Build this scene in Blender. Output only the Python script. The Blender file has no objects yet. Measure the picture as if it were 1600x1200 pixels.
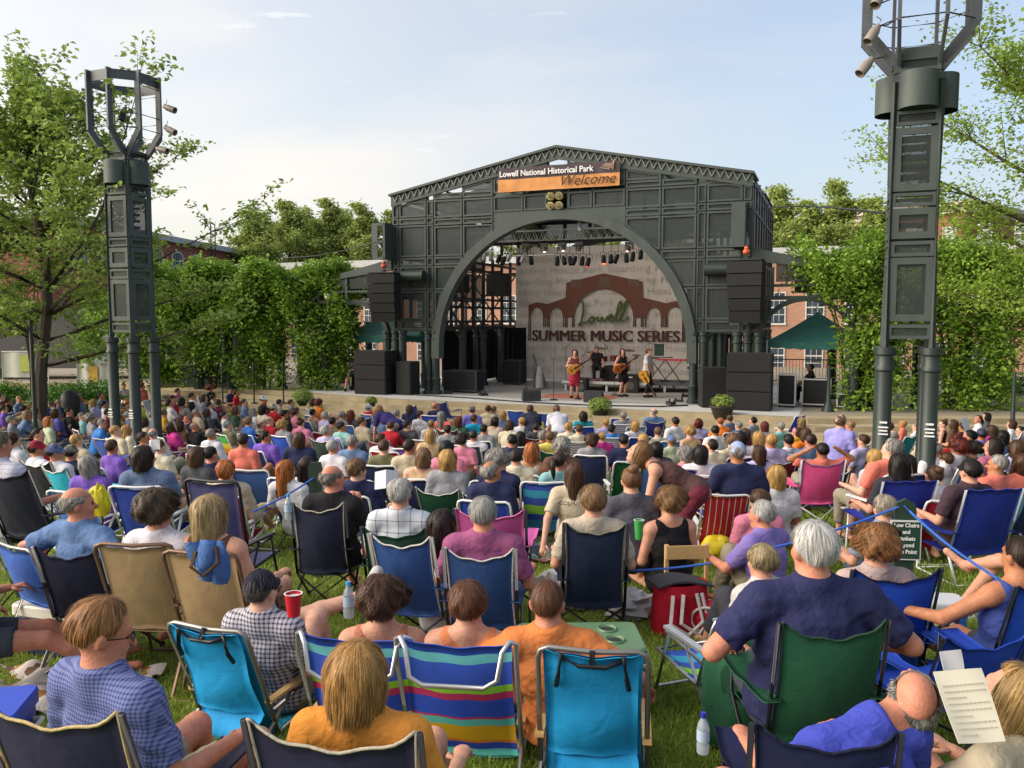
import bpy, math, random
import numpy as np
from mathutils import Vector, Matrix
R = math.radians
S = bpy.context.scene
COL = S.collection
# ---------------------------------------------------------------- camera
CAMZ = 3.3; FPX = 1280.0; PITCH = R(4.5)
cd = bpy.data.cameras.new('camera'); cam = bpy.data.objects.new('camera', cd); COL.objects.link(cam)
cam.location = (0, 0, CAMZ); cam.rotation_euler = (R(90) - PITCH, 0, 0)
cd.sensor_width = 36; cd.lens = 36 * FPX / 1600; cd.clip_end = 3000; cd.clip_start = 0.05
S.camera = cam
# ---------------------------------------------------------------- world + sun
SUN_EL, SUN_AZ = R(26), R(-100)      # azimuth measured from +Y towards +X
w = bpy.data.worlds.new('World'); S.world = w; w.use_nodes = True
nt = w.node_tree; nt.nodes.clear()
def N(nt, t, **k):
    n = nt.nodes.new(t)
    for a, b in k.items():
        if a == 'i':
            for kk, vv in b.items(): n.inputs[kk].default_value = vv
        else: setattr(n, a, b)
    return n
out = N(nt, 'ShaderNodeOutputWorld'); bg = N(nt, 'ShaderNodeBackground', i={'Strength': 0.15})
sky = N(nt, 'ShaderNodeTexSky', sky_type='NISHITA', sun_disc=False, sun_elevation=SUN_EL, sun_rotation=SUN_AZ,
        air_density=1.1, dust_density=3.6, ozone_density=1.6)
tc = N(nt, 'ShaderNodeTexCoord'); mp = N(nt, 'ShaderNodeMapping'); mp.inputs['Scale'].default_value = (1.0, 1.0, 3.4)
mp.inputs['Rotation'].default_value = (0, R(-14), 0)
no = N(nt, 'ShaderNodeTexNoise', i={'Scale': 1.9, 'Detail': 6.0, 'Roughness': 0.5, 'Distortion': 0.25})
rp = N(nt, 'ShaderNodeValToRGB'); rp.color_ramp.elements[0].position = 0.42; rp.color_ramp.elements[1].position = 0.8
rp.color_ramp.elements[0].color = (0.0,)*3 + (1,); rp.color_ramp.elements[1].color = (0.85,)*3 + (1,)
mx = N(nt, 'ShaderNodeMix', data_type='RGBA'); mx.inputs['B'].default_value = (5.7, 5.35, 5.1, 1)
cmul = N(nt, 'ShaderNodeMath', operation='MULTIPLY'); cmul.inputs[1].default_value = 0.6
cadd = N(nt, 'ShaderNodeMath', operation='ADD'); cadd.inputs[1].default_value = 0.34
L = nt.links.new
L(tc.outputs['Generated'], mp.inputs['Vector']); L(mp.outputs[0], no.inputs['Vector']); L(no.outputs['Fac'], rp.inputs[0])
L(rp.outputs[0], cmul.inputs[0]); sx_ = N(nt, 'ShaderNodeSeparateXYZ'); L(tc.outputs['Generated'], sx_.inputs[0]); gx = N(nt, 'ShaderNodeMapRange'); gx.inputs['From Min'].default_value = -.55; gx.inputs['From Max'].default_value = .5; L(sx_.outputs['X'], gx.inputs['Value']); cm = N(nt, 'ShaderNodeMix', data_type='RGBA'); cm.inputs['A'].default_value = (4.5, 4.1, 3.6, 1); cm.inputs['B'].default_value = (2.5, 2.75, 3.15, 1); L(gx.outputs[0], cm.inputs['Factor']); L(cm.outputs['Result'], mx.inputs['B']); gd = N(nt, 'ShaderNodeMapRange'); gd.inputs['From Min'].default_value = -.6; gd.inputs['From Max'].default_value = .5; gd.inputs['To Min'].default_value = .62; gd.inputs['To Max'].default_value = .30; L(sx_.outputs['X'], gd.inputs['Value']); L(gd.outputs[0], cadd.inputs[1]); L(cmul.outputs[0], cadd.inputs[0]); L(cadd.outputs[0], mx.inputs['Factor'])
L(sky.outputs[0], mx.inputs['A']); mp2 = N(nt, 'ShaderNodeMapping'); mp2.inputs['Scale'].default_value = (1.6, 1.6, 9.0); mp2.inputs['Rotation'].default_value = (0, R(10), 0); mp2.inputs['Location'].default_value = (.37, .1, .2); L(tc.outputs['Generated'], mp2.inputs[0])
n3 = N(nt, 'ShaderNodeTexNoise', i={'Scale': 3.4, 'Detail': 9.0, 'Roughness': 0.62, 'Distortion': 0.5}); L(mp2.outputs[0], n3.inputs['Vector']); r3 = N(nt, 'ShaderNodeMapRange'); r3.inputs['From Min'].default_value = .63; r3.inputs['From Max'].default_value = .78; r3.inputs['To Max'].default_value = .75; L(n3.outputs['Fac'], r3.inputs['Value'])
m3 = N(nt, 'ShaderNodeMix', data_type='RGBA'); m3.inputs['B'].default_value = (4.6, 4.45, 4.35, 1); L(r3.outputs[0], m3.inputs['Factor']); L(mx.outputs['Result'], m3.inputs['A']); L(m3.outputs['Result'], bg.inputs['Color']); L(bg.outputs[0], out.inputs['Surface'])
sl = bpy.data.lights.new('sun', 'SUN'); sl.energy = 3.3; sl.angle = R(60); sl.color = (1.0, 0.91, 0.79)
so = bpy.data.objects.new('sun', sl); COL.objects.link(so)
sd = Vector((math.sin(SUN_AZ) * math.cos(SUN_EL), math.cos(SUN_AZ) * math.cos(SUN_EL), math.sin(SUN_EL)))
so.rotation_euler = sd.to_track_quat('Z', 'Y').to_euler(); so.location = (0, 0, 40)
S.view_settings.view_transform = 'Standard'; S.view_settings.look = 'None'; S.view_settings.exposure = 0.85; S.view_settings.gamma = 1

# ---------------------------------------------------------------- helpers
def tag(o, label=None, cat=None, group=None, kind=None):
    if label: o['label'] = label
    if cat: o['category'] = cat
    if group: o['group'] = group
    if kind: o['kind'] = kind
    return o
def thing(name, label, cat, loc=(0, 0, 0), rz=0.0, group=None, kind=None):
    o = bpy.data.objects.new(name, None); COL.objects.link(o); o.empty_display_size = 0.2
    o.location = loc; o.rotation_euler = (0, 0, rz)
    return tag(o, label, cat, group, kind)
def lin(c):
    c = c / 255.0
    return c / 12.92 if c <= 0.04045 else ((c + 0.055) / 1.055) ** 2.4
def rgb(*c):
    if len(c) == 1:
        h = c[0]; c = (int(h[0:2], 16), int(h[2:4], 16), int(h[4:6], 16))
    return tuple(lin(x) for x in c) + (1.0,)
MC = {}
def mat(name, col, rough=0.7, metal=0.0, var=0.15, scale=6.0, bump=0.0, bscale=80.0, sss=0.0, tint=False, trans=0.0,
        alpha=1.0, emit=None, stripes=None, plaid=None, spec=0.5, stretch=None, coat=0.0):
    key = (name, col, rough, var, str(stripes), str(plaid))
    if key in MC: return MC[key]
    m = bpy.data.materials.new(name); m.use_nodes = True; nt = m.node_tree; L = nt.links.new
    p = nt.nodes['Principled BSDF']; p.inputs['Roughness'].default_value = rough; p.inputs['Metallic'].default_value = metal
    p.inputs['Specular IOR Level'].default_value = spec; p.inputs['Coat Weight'].default_value = coat
    if isinstance(col, str): col = rgb(col)
    tc = N(nt, 'ShaderNodeTexCoord'); vec = tc.outputs['Object']
    if stretch:
        mp = N(nt, 'ShaderNodeMapping'); mp.inputs['Scale'].default_value = stretch; L(vec, mp.inputs[0]); vec = mp.outputs[0]
    base = None
    if stripes:       # [(pos,hex)...] along the point attribute 't'
        at = N(nt, 'ShaderNodeAttribute', attribute_name=stripes[0]); rp = N(nt, 'ShaderNodeValToRGB')
        rp.color_ramp.interpolation = 'CONSTANT'; st = stripes[1]
        while len(rp.color_ramp.elements) < len(st): rp.color_ramp.elements.new(0.5)
        for e, (ps, cc) in zip(rp.color_ramp.elements, st): e.position = ps; e.color = rgb(cc)
        fr = at.outputs['Fac']
        if len(stripes) > 2:
            f1 = N(nt, 'ShaderNodeMath', operation='MULTIPLY'); f1.inputs[1].default_value = stripes[2]; L(fr, f1.inputs[0])
            f2 = N(nt, 'ShaderNodeMath', operation='FRACT'); L(f1.outputs[0], f2.inputs[0]); fr = f2.outputs[0]
        L(fr, rp.inputs[0]); base = rp.outputs[0]
    if plaid:         # (hex line, cells per metre, line fraction, second hex)
        sx = N(nt, 'ShaderNodeSeparateXYZ'); L(vec, sx.inputs[0]); res = []
        for ax in ('X', 'Z'):
            a = N(nt, 'ShaderNodeMath', operation='MULTIPLY'); a.inputs[1].default_value = plaid[1]; L(sx.outputs[ax], a.inputs[0])
            b = N(nt, 'ShaderNodeMath', operation='FRACT'); L(a.outputs[0], b.inputs[0])
            c = N(nt, 'ShaderNodeMath', operation='LESS_THAN'); c.inputs[1].default_value = plaid[2]; L(b.outputs[0], c.inputs[0]); res.append(c)
        s_ = N(nt, 'ShaderNodeMath', operation='ADD'); L(res[0].outputs[0], s_.inputs[0]); L(res[1].outputs[0], s_.inputs[1])
        h_ = N(nt, 'ShaderNodeMath', operation='MULTIPLY'); h_.inputs[1].default_value = 0.5; L(s_.outputs[0], h_.inputs[0])
        x_ = N(nt, 'ShaderNodeMix', data_type='RGBA'); x_.inputs['A'].default_value = col; x_.inputs['B'].default_value = rgb(plaid[0]); L(h_.outputs[0], x_.inputs['Factor'])
        base = x_.outputs['Result']
    no = N(nt, 'ShaderNodeTexNoise', i={'Scale': scale, 'Detail': 5.0, 'Roughness': 0.6}); L(vec, no.inputs['Vector'])
    mr = N(nt, 'ShaderNodeMapRange'); mr.inputs['From Min'].default_value = 0.25; mr.inputs['From Max'].default_value = 0.75
    mr.inputs['To Min'].default_value = 1 - var; mr.inputs['To Max'].default_value = 1 + var; L(no.outputs['Fac'], mr.inputs['Value'])
    vm = N(nt, 'ShaderNodeVectorMath', operation='SCALE'); L(mr.outputs[0], vm.inputs['Scale'])
    if base is not None: L(base, vm.inputs[0])
    else: vm.inputs[0].default_value = col[:3]
    cout = vm.outputs[0]
    if tint:
        at = N(nt, 'ShaderNodeAttribute', attribute_name='tint'); m2 = N(nt, 'ShaderNodeMapRange')
        m2.inputs['To Min'].default_value = 1 - tint; m2.inputs['To Max'].default_value = 1 + tint; L(at.outputs['Fac'], m2.inputs['Value'])
        v2 = N(nt, 'ShaderNodeVectorMath', operation='SCALE'); L(cout, v2.inputs[0]); L(m2.outputs[0], v2.inputs['Scale']); cout = v2.outputs[0]
    L(cout, p.inputs['Base Color'])
    if bump:
        n2 = N(nt, 'ShaderNodeTexNoise', i={'Scale': bscale, 'Detail': 3.0 if bscale > 22 else 3.5, 'Distortion': 0.0 if bscale > 22 else .8}); L(vec, n2.inputs['Vector'])
        bp = N(nt, 'ShaderNodeBump', i={'Strength': bump, 'Distance': 0.01 if bscale > 22 else 0.022}); L(n2.outputs['Fac'], bp.inputs['Height']); L(bp.outputs[0], p.inputs['Normal'])
    if sss: p.inputs['Subsurface Weight'].default_value = sss; p.inputs['Subsurface Radius'].default_value = (0.012, 0.005, 0.003); p.inputs['Subsurface Scale'].default_value = 1.0
    if emit: p.inputs['Emission Color'].default_value = rgb(emit[0]); p.inputs['Emission Strength'].default_value = emit[1]
    if alpha < 1: p.inputs['Alpha'].default_value = alpha
    if trans:
        tr = N(nt, 'ShaderNodeBsdfTranslucent'); L(cout, tr.inputs['Color']); ms = N(nt, 'ShaderNodeMixShader'); ms.inputs[0].default_value = trans
        o = nt.nodes['Material Output']; L(p.outputs[0], ms.inputs[1]); L(tr.outputs[0], ms.inputs[2]); L(ms.outputs[0], o.inputs['Surface'])
    MC[key] = m
    return m
def fab(h, name='fabric', **k):
    k.setdefault('rough', 0.88); k.setdefault('bump', 0.5); k.setdefault('bscale', 21.0); k.setdefault('var', 0.14); k.setdefault('scale', 9.0); k.setdefault('spec', 0.25)
    return mat(name, h, **k)

def mesh_np(name, V, F, mats=(), mi=None, smooth=False, attrs=None):
    """V (n,3), F list of equal-length or ragged index tuples"""
    me = bpy.data.meshes.new(name)
    V = np.asarray(V, dtype=np.float32)
    if isinstance(F, np.ndarray):
        k = F.shape[1]; nf = F.shape[0]
        me.vertices.add(len(V)); me.vertices.foreach_set('co', V.ravel())
        me.loops.add(nf * k); me.loops.foreach_set('vertex_index', F.astype(np.int32).ravel())
        me.polygons.add(nf); me.polygons.foreach_set('loop_start', np.arange(0, nf * k, k, dtype=np.int32))
    else:
        me.from_pydata([tuple(map(float, v)) for v in V], [], F)
    for m in mats: me.materials.append(m)
    if mi is not None: me.polygons.foreach_set('material_index', np.asarray(mi, dtype=np.int32))
    me.polygons.foreach_set('use_smooth', np.full(len(me.polygons), bool(smooth)))
    if attrs:
        for an, (dom, val) in attrs.items():
            a = me.attributes.new(an, 'FLOAT', dom); a.data.foreach_set('value', np.asarray(val, dtype=np.float32))
    me.update(calc_edges=True)
    return me
def ob(name, me, parent=None, loc=None, rot=None):
    o = bpy.data.objects.new(name, me); COL.objects.link(o)
    if parent: o.parent = parent
    if loc is not None: o.location = loc
    if rot is not None: o.rotation_euler = rot
    return o
def frame(d, up=(0, 0, 1)):
    d = Vector(d).normalized(); u = Vector(up)
    if abs(d.dot(u)) > 0.98: u = Vector((1, 0, 0)) if abs(d.x) < .9 else Vector((0, 1, 0))
    a = d.cross(u).normalized(); b = a.cross(d).normalized()
    return d, a, b
class MB:
    def __init__(s): s.v = []; s.f = []; s.m = []; s.t = []
    def add(s, V, F, mi=0, t=None):
        n = len(s.v); s.v += [tuple(map(float, x)) for x in V]; s.f += [tuple(i + n for i in f) for f in F]; s.m += [mi] * len(F)
        s.t += list(t) if t is not None else [0.0] * len(V)
        return s
    def box(s, c, sz, rz=0.0, mi=0, M=None):
        x, y, z = sz[0] / 2, sz[1] / 2, sz[2] / 2
        P = [Vector((a, b, d)) for a in (-x, x) for b in (-y, y) for d in (-z, z)]
        m = M if M is not None else Matrix.Rotation(rz, 3, 'Z')
        P = [m @ p + Vector(c) for p in P]
        return s.add(P, [(0, 1, 3, 2), (4, 6, 7, 5), (0, 4, 5, 1), (2, 3, 7, 6), (0, 2, 6, 4), (1, 5, 7, 3)], mi)
    def bb(s, x0, x1, y0, y1, z0, z1, mi=0): return s.box(((x0+x1)/2, (y0+y1)/2, (z0+z1)/2), (abs(x1-x0), abs(y1-y0), abs(z1-z0)), mi=mi)
    def bar(s, p, q, w=.05, h=None, mi=0, up=(0, 0, 1)):
        h = w if h is None else h; p = Vector(p); q = Vector(q); d, a, b = frame(q - p, up)
        P = [c + a * (i * w / 2) + b * (j * h / 2) for c in (p, q) for i in (-1, 1) for j in (-1, 1)]
        return s.add(P, [(0, 1, 3, 2), (4, 6, 7, 5), (0, 4, 5, 1), (2, 3, 7, 6), (0, 2, 6, 4), (1, 5, 7, 3)], mi)
    def tube(s, pts, r=.012, n=8, mi=0, cap=True):
        pts = [Vector(p) for p in pts]; rs = r if isinstance(r, (list, tuple)) else [r] * len(pts); V = []; F = []
        ref = None
        for i, p in enumerate(pts):
            d = (pts[min(i + 1, len(pts) - 1)] - pts[max(i - 1, 0)])
            if d.length < 1e-9: d = Vector((0, 0, 1))
            d.normalize()
            if ref is None: _, a, b = frame(d)
            else:
                a = ref - d * ref.dot(d)
                if a.length < 1e-4: _, a, b = frame(d)
                a.normalize(); b = d.cross(a)
            ref = a
            V += [p + a * (rs[i] * math.cos(2 * math.pi * k / n)) + b * (rs[i] * math.sin(2 * math.pi * k / n)) for k in range(n)]
        for i in range(len(pts) - 1):
            for k in range(n):
                k2 = (k + 1) % n; F.append((i * n + k, i * n + k2, (i + 1) * n + k2, (i + 1) * n + k))
        if cap: F.append(tuple(range(n - 1, -1, -1))); F.append(tuple((len(pts) - 1) * n + k for k in range(n)))
        return s.add(V, F, mi)
    def lathe(s, c, prof, n=20, mi=0, axis=(0, 0, 1), a0=0.0, a1=2 * math.pi):
        d, a, b = frame(axis); c = Vector(c); full = abs(a1 - a0 - 2 * math.pi) < 1e-6; V = []; F = []; cnt = n if full else n + 1
        for r, z in prof:
            V += [c + d * z + a * (r * math.cos(a0 + (a1 - a0) * k / n)) + b * (r * math.sin(a0 + (a1 - a0) * k / n)) for k in range(cnt)]
        for i in range(len(prof) - 1):
            for k in range(n):
                k2 = (k + 1) % cnt; F.append((i * cnt + k, i * cnt + k2, (i + 1) * cnt + k2, (i + 1) * cnt + k))
        return s.add(V, F, mi)
    def sphere(s, c, r, n=12, mi=0, rot=None):
        rr = (r, r, r) if not isinstance(r, (tuple, list)) else r; V = []; F = []; m = n // 2; c = Vector(c)
        for i in range(m + 1):
            th = math.pi * i / m
            for k in range(n):
                p = Vector((rr[0] * math.sin(th) * math.cos(2*math.pi*k/n), rr[1] * math.sin(th) * math.sin(2*math.pi*k/n), rr[2] * math.cos(th)))
                V.append((rot @ p if rot is not None else p) + c)
        for i in range(m):
            for k in range(n): F.append((i*n+k, (i+1)*n+k, (i+1)*n+(k+1) % n, i*n+(k+1) % n))
        return s.add(V, F, mi)
    def prism(s, poly, y0, y1, mi=0):
        """poly: list of (x,z) extruded along y"""
        n = len(poly); V = [(x, y0, z) for x, z in poly] + [(x, y1, z) for x, z in poly]
        return s.add(V, [tuple(range(n)), tuple(range(2*n-1, n-1, -1))] + [(i, i+n, (i+1) % n + n, (i+1) % n) for i in range(n)], mi)
    def ring(s, inner, outer, y0, y1, mi=0, closed=True):
        """flat band between two (x,z) polylines of equal length, with thickness along y"""
        n = len(inner); V = [(x, y0, z) for x, z in inner] + [(x, y0, z) for x, z in outer] + [(x, y1, z) for x, z in inner] + [(x, y1, z) for x, z in outer]; F = []
        for i in range(n if closed else n - 1):
            j = (i + 1) % n; F += [(i, j, j+n, i+n), (i+2*n, i+3*n, j+3*n, j+2*n), (i, i+2*n, j+2*n, j), (i+n, j+n, j+3*n, i+3*n)]
        if not closed: F += [(0, n, 3*n, 2*n), (n-1, 3*n-1, 4*n-1, 2*n-1)]
        return s.add(V, F, mi)
    def grid(s, fn, nu, nv, mi=0, thick=0.0):
        """surface fn(u,v)->(x,y,z), attr t = v"""
        V = [fn(i/nu, j/nv) for j in range(nv+1) for i in range(nu+1)]; T = [j/nv for j in range(nv+1) for i in range(nu+1)]
        F = [(j*(nu+1)+i, j*(nu+1)+i+1, (j+1)*(nu+1)+i+1, (j+1)*(nu+1)+i) for j in range(nv) for i in range(nu)]
        if thick:
            Vv = [Vector(p) for p in V]; nn = [Vector((0, 0, 0)) for _ in V]
            for f in F:
                nm = (Vv[f[1]] - Vv[f[0]]).cross(Vv[f[3]] - Vv[f[0]])
                for i in f: nn[i] += nm
            k = len(V); W = [v - (n_.normalized() if n_.length > 1e-12 else Vector((0, 0, 1))) * thick for v, n_ in zip(Vv, nn)]
            F2 = [tuple(i + k for i in reversed(f)) for f in F]
            edge = [j*(nu+1) for j in range(nv+1)], [j*(nu+1)+nu for j in range(nv+1)], list(range(nu+1)), [nv*(nu+1)+i for i in range(nu+1)]
            for q, e in enumerate(edge):
                for a, b in zip(e[:-1], e[1:]): F2.append((a, b, b+k, a+k) if q in (1, 2) else (b, a, a+k, b+k))
            V = V + W; T = T + T; F = F + F2
        return s.add(V, F, mi, T)
    def obj(s, name, mats, parent=None, smooth=False, loc=None, rot=None, attr=False):
        if not isinstance(mats, (list, tuple)): mats = [mats]
        me = mesh_np(name, s.v, s.f, mats, s.m, smooth, {'t': ('POINT', s.t)} if attr else None)
        if smooth == 'auto' or smooth is True:
            try: me.set_sharp_from_angle(angle=R(38))
            except Exception: pass
        return ob(name, me, parent, loc, rot)
def single(o, label, cat, group=None, kind=None): return tag(o, label, cat, group, kind)

# photo geometry: pixel (1600x1200) -> ray ; used only to read real positions off the photograph
def ray(px, py):
    x = (px - 800) / FPX; z = -(py - 600) / FPX
    return Vector((x, math.cos(PITCH) + z * math.sin(PITCH), -math.sin(PITCH) + z * math.cos(PITCH)))
def gz(x, y): return 1.25 - 0.052*y if y < 9 else max(0.0, .782 - 0.08*(y-9))
def at_h(px, py, h):        # point on the plane h above the lawn
    r = ray(px, py); k = (1.25 + h - CAMZ) / (r.z + 0.052 * r.y)
    if k < 0 or k * r.y > 9: k = (1.502 + h - CAMZ) / (r.z + 0.08 * r.y)
    if k < 0 or k * r.y > 18.77: k = (h - CAMZ) / r.z
    return Vector((0, 0, CAMZ)) + r * k
def at_z(px, py, z):
    r = ray(px, py); return Vector((0, 0, CAMZ)) + r * ((z - CAMZ) / r.z)
def at_d(px, py, d):
    r = ray(px, py); return Vector((0, 0, CAMZ)) + r * (d / r.y)
# ================================================================ SETTING
rnd = random.Random(7)
SO = Vector((1.53, 27.87, 0.6)); SA = R(21.5)
SU = Vector((math.cos(SA), -math.sin(SA), 0)); SV = Vector((math.sin(SA), math.cos(SA), 0))
def sp(px, py, v):          # photo pixel -> stage (u, w) on the plane v behind the stage front
    r = ray(px, py); k = ((SO + SV * v) - Vector((0, 0, CAMZ))).dot(SV) / r.dot(SV); p = Vector((0, 0, CAMZ)) + r * k
    return (p - SO).dot(SU), p.z - 0.6
def sw(u, v, w=0.0): return SO + SU * u + SV * v + Vector((0, 0, w))
def sf(px, py, z=0.6):
    p = at_z(px, py, z) - SO; return p.dot(SU), p.dot(SV)

# ---- grass material / lawn
def grass_mat():
    m = bpy.data.materials.new('lawn_grass'); m.use_nodes = True; nt = m.node_tree; L = nt.links.new; p = nt.nodes['Principled BSDF']
    tc = N(nt, 'ShaderNodeTexCoord'); a = N(nt, 'ShaderNodeTexNoise', i={'Scale': 0.9, 'Detail': 6.0, 'Roughness': .65}); b = N(nt, 'ShaderNodeTexNoise', i={'Scale': 60.0, 'Detail': 4.0, 'Roughness': .7})
    L(tc.outputs['Object'], a.inputs[0]); L(tc.outputs['Object'], b.inputs[0])
    r1 = N(nt, 'ShaderNodeValToRGB'); e = r1.color_ramp.elements; e[0].position = .3; e[0].color = (.085, .13, .022, 1); e[1].position = .72; e[1].color = (.20, .25, .05, 1)
    r2 = N(nt, 'ShaderNodeValToRGB'); e = r2.color_ramp.elements; e[0].position = .3; e[0].color = (.45,)*3+(1,); e[1].position = .7; e[1].color = (1.35,)*3+(1,)
    mx = N(nt, 'ShaderNodeMix', data_type='RGBA', blend_type='MULTIPLY'); mx.inputs['Factor'].default_value = 1
    L(a.outputs['Fac'], r1.inputs[0]); L(b.outputs['Fac'], r2.inputs[0]); L(r1.outputs[0], mx.inputs['A']); L(r2.outputs[0], mx.inputs['B']); L(mx.outputs['Result'], p.inputs['Base Color'])
    bp = N(nt, 'ShaderNodeBump', i={'Strength': .8, 'Distance': .02}); L(b.outputs['Fac'], bp.inputs['Height']); L(bp.outputs[0], p.inputs['Normal']); p.inputs['Roughness'].default_value = .9
    p.inputs['Specular IOR Level'].default_value = .15
    return m
GM = grass_mat()
mb = MB(); nx, ny = 60, 70
mb.grid(lambda a, b: (-45 + 90*a, -8 + 52*b, gz(0, -8 + 52*b) + .012*math.sin(a*131+b*57)*math.cos(b*173)), nx, ny)
tag(mb.obj('lawn', GM, smooth=True), kind='structure')
EDGE = [(-60, 34.5)] + [tuple(at_z(px, py, .6)[:2]) for px, py in ((150, 597), (330, 602), (500, 612), (640, 623), (870, 633), (1100, 643), (1250, 650), (1420, 650), (1600, 650))] + [(60, 22.9)]
EDGE = [(-60, EDGE[1][1] + 1.0)] + EDGE[1:]
def noisy_conc(name, h, v=.18, sc=1.2):
    return mat(name, h, rough=.9, var=v, scale=sc, bump=.35, bscale=35.0, spec=.3)
mstone = mat('step_stone', 'a09276', rough=.9, var=.22, scale=2.2, bump=.4, bscale=30, spec=.2); mpave = noisy_conc('plaza_paving', '8f8574'); mconc = noisy_conc('concrete', 'b4b2ad', .14)
for k in range(4):      # four ledges down to the lawn
    mb = MB(); o0 = .58*k; n = len(EDGE)
    P0 = [(x, y - o0 - (.58 if k else .6)) for x, y in EDGE]; P1 = [(x, y - o0) for x, y in EDGE]; z = .6 - .15*k
    if k == 0: P1 = [(x, y - .0) for x, y in EDGE]
    V = [(x, y, z) for x, y in P0] + [(x, y + .02, z) for x, y in P1] + [(x, y, z-.15) for x, y in P0]
    F = [(i, i+1, i+1+n, i+n) for i in range(n-1)] + [(i+2*n, i+1+2*n, i+1, i) for i in range(n-1)]
    mb.add(V, F); tag(mb.obj('stone_step', mstone), kind='structure')
mb = MB(); n = len(EDGE); mb.add([(x, y, .598) for x, y in EDGE] + [(x*4, 140, .598) for x, y in EDGE], [(i, i+1, i+1+n, i+n) for i in range(n-1)]); tag(mb.obj('plaza_paving', mpave), kind='structure')
mb = MB(); mb.grid(lambda a, b: (-900+1800*a, -300+2200*b, -.35), 4, 4); tag(mb.obj('ground', mat('far_ground', '6a6a55', var=.3, scale=.05)), kind='structure')
# concrete apron and stage floor
ap = [sf(*p) for p in ((470, 611), (640, 622.5), (870, 632.5), (1100, 642.5), (1248, 649.5))]
mb = MB(); k = len(ap); mb.add([tuple(sw(u, v-.35, .006)) for u, v in ap] + [tuple(sw(u, 8.4, .006)) for u in (-9, -5, 0, 5, 8)], [(i, i+1, i+1+k, i+k) for i in range(k-1)])
tag(mb.obj('concrete_apron', mconc), kind='structure')
mb = MB(); mb.add([tuple(sw(u, v, .014)) for u, v in ((-5.2, .25), (-2.5, -.25), (0, -.5), (2.5, -.55), (5.0, -.4), (5.0, 7.9), (-5.2, 7.9))], [(0, 1, 2, 3, 4, 5, 6)])
tag(mb.obj('stage_floor', noisy_conc('stage_boards', '98948e', .15)), kind='structure')

# ================================================================ STAGE PAVILION
GREEN = mat('painted_steel', '3b4441', rough=.6, var=.24, scale=2.2, stretch=(1.5, 1.5, .5), bump=.05, bscale=12)
GREEN2 = mat('painted_steel_dark', '222d2a', rough=.5, var=.12, scale=2)
SCREEN = mat('perforated_screen', '30383a', rough=.35, alpha=.68, var=.1)
DARK = mat('dark_steel', '16191b', rough=.6, var=.1)
BLACK = mat('black_cabinet', '151416', rough=.75, var=.2, scale=14, bump=.3, bscale=120)
stage = thing('stage_pavilion', 'big green steel stage pavilion with gabled front and wide round arch', 'stage pavilion', SO, -SA)
AC, AR = 1.64, 4.4
def roofw(u): return 8.45 - (8.45 - 7.2) * abs(u) / 6.3
def inset(poly, d):
    n = len(poly); c = Vector((sum(p[0] for p in poly)/n, sum(p[1] for p in poly)/n)); L_ = []
    for i in range(n):
        a = Vector(poly[i]); b = Vector(poly[(i+1) % n]); e = (b-a)
        if e.length < 1e-5: continue
        e.normalize(); nn = Vector((-e.y, e.x))
        if nn.dot(c - a) < 0: nn = -nn
        L_.append((a + nn*d, e))
    R_ = []
    for i in range(len(L_)):
        (a, e), (b, f) = L_[i-1], L_[i]; cr = e.x*f.y - e.y*f.x
        if abs(cr) < 1e-4: R_.append(tuple(b)); continue
        t = ((b-a).x*f.y - (b-a).y*f.x)/cr; R_.append(tuple(a + e*t))
    return R_
def clip(poly, nrm, off):      # keep nrm.p <= off
    R_ = []; n = len(poly)
    for i in range(n):
        a, b = poly[i], poly[(i+1) % n]; da = nrm[0]*a[0]+nrm[1]*a[1]-off; db = nrm[0]*b[0]+nrm[1]*b[1]-off
        if da <= 0: R_.append(a)
        if da*db < 0: t = da/(da-db); R_.append((a[0]+(b[0]-a[0])*t, a[1]+(b[1]-a[1])*t))
    return R_
def area(p): return abs(sum(p[i][0]*p[(i+1) % len(p)][1]-p[(i+1) % len(p)][0]*p[i][1] for i in range(len(p))))/2
cols = [(6.3, 6.03), (6.03, 4.92), (4.92, 4.63), (4.63, 3.5), (3.5, 2.33), (2.33, 1.22), (1.22, .36)]
rows_out = [(2.3, 2.68), (2.68, 3.74), (3.74, 4.62), (4.62, 4.93), (4.93, 6.09), (6.09, 6.35), (6.35, 6.93)]
for s in (-1, 1):
    for ci, (a, b) in enumerate(cols):
        rows = list(rows_out)
        if ci in (3, 4): rows = [(1.7, 3.74), (3.74, 4.62), (4.62, 4.93), (4.93, 6.02), (6.02, 6.28), (6.28, 6.93), (6.93, 7.17), (7.17, 8.2)]
        if ci in (5, 6): rows = [(6.38, 6.95), (7.02, 8.3)]
        for w0, w1 in rows:
            poly = [(s*a, w0), (s*b, w0), (s*b, w1), (s*a, w1)]
            m_ = Vector((s*(a+b)/2, (w0+w1)/2 - AC)); near = min(math.hypot(s*u_, w_-AC) for u_ in (a, b) for w_ in (w0, w1))
            if near < AR+.25 and ci > 1: nn = m_.normalized(); poly = clip(poly, (-nn.x, -nn.y), -(AR+.27) - nn.y*AC)
            k = (8.45-7.2)/6.3; poly = clip(poly, (s*k, 1), 8.45-.42)
            if len(poly) < 3 or area(poly) < .03: continue
            i1 = inset(poly, .022); i2 = inset(poly, .075 if a-b > .5 else .06)
            if len(i1) != len(i2) or area(i2) > area(i1) or area(i2) < .005: continue
            fr = MB(); fr.ring(i2, i1, -.05, .03); f = fr.obj('panel_frame', GREEN, stage)
            sc = MB(); sc.prism(i2, .012, .018); sc.obj('mesh_screen', SCREEN, f)
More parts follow.
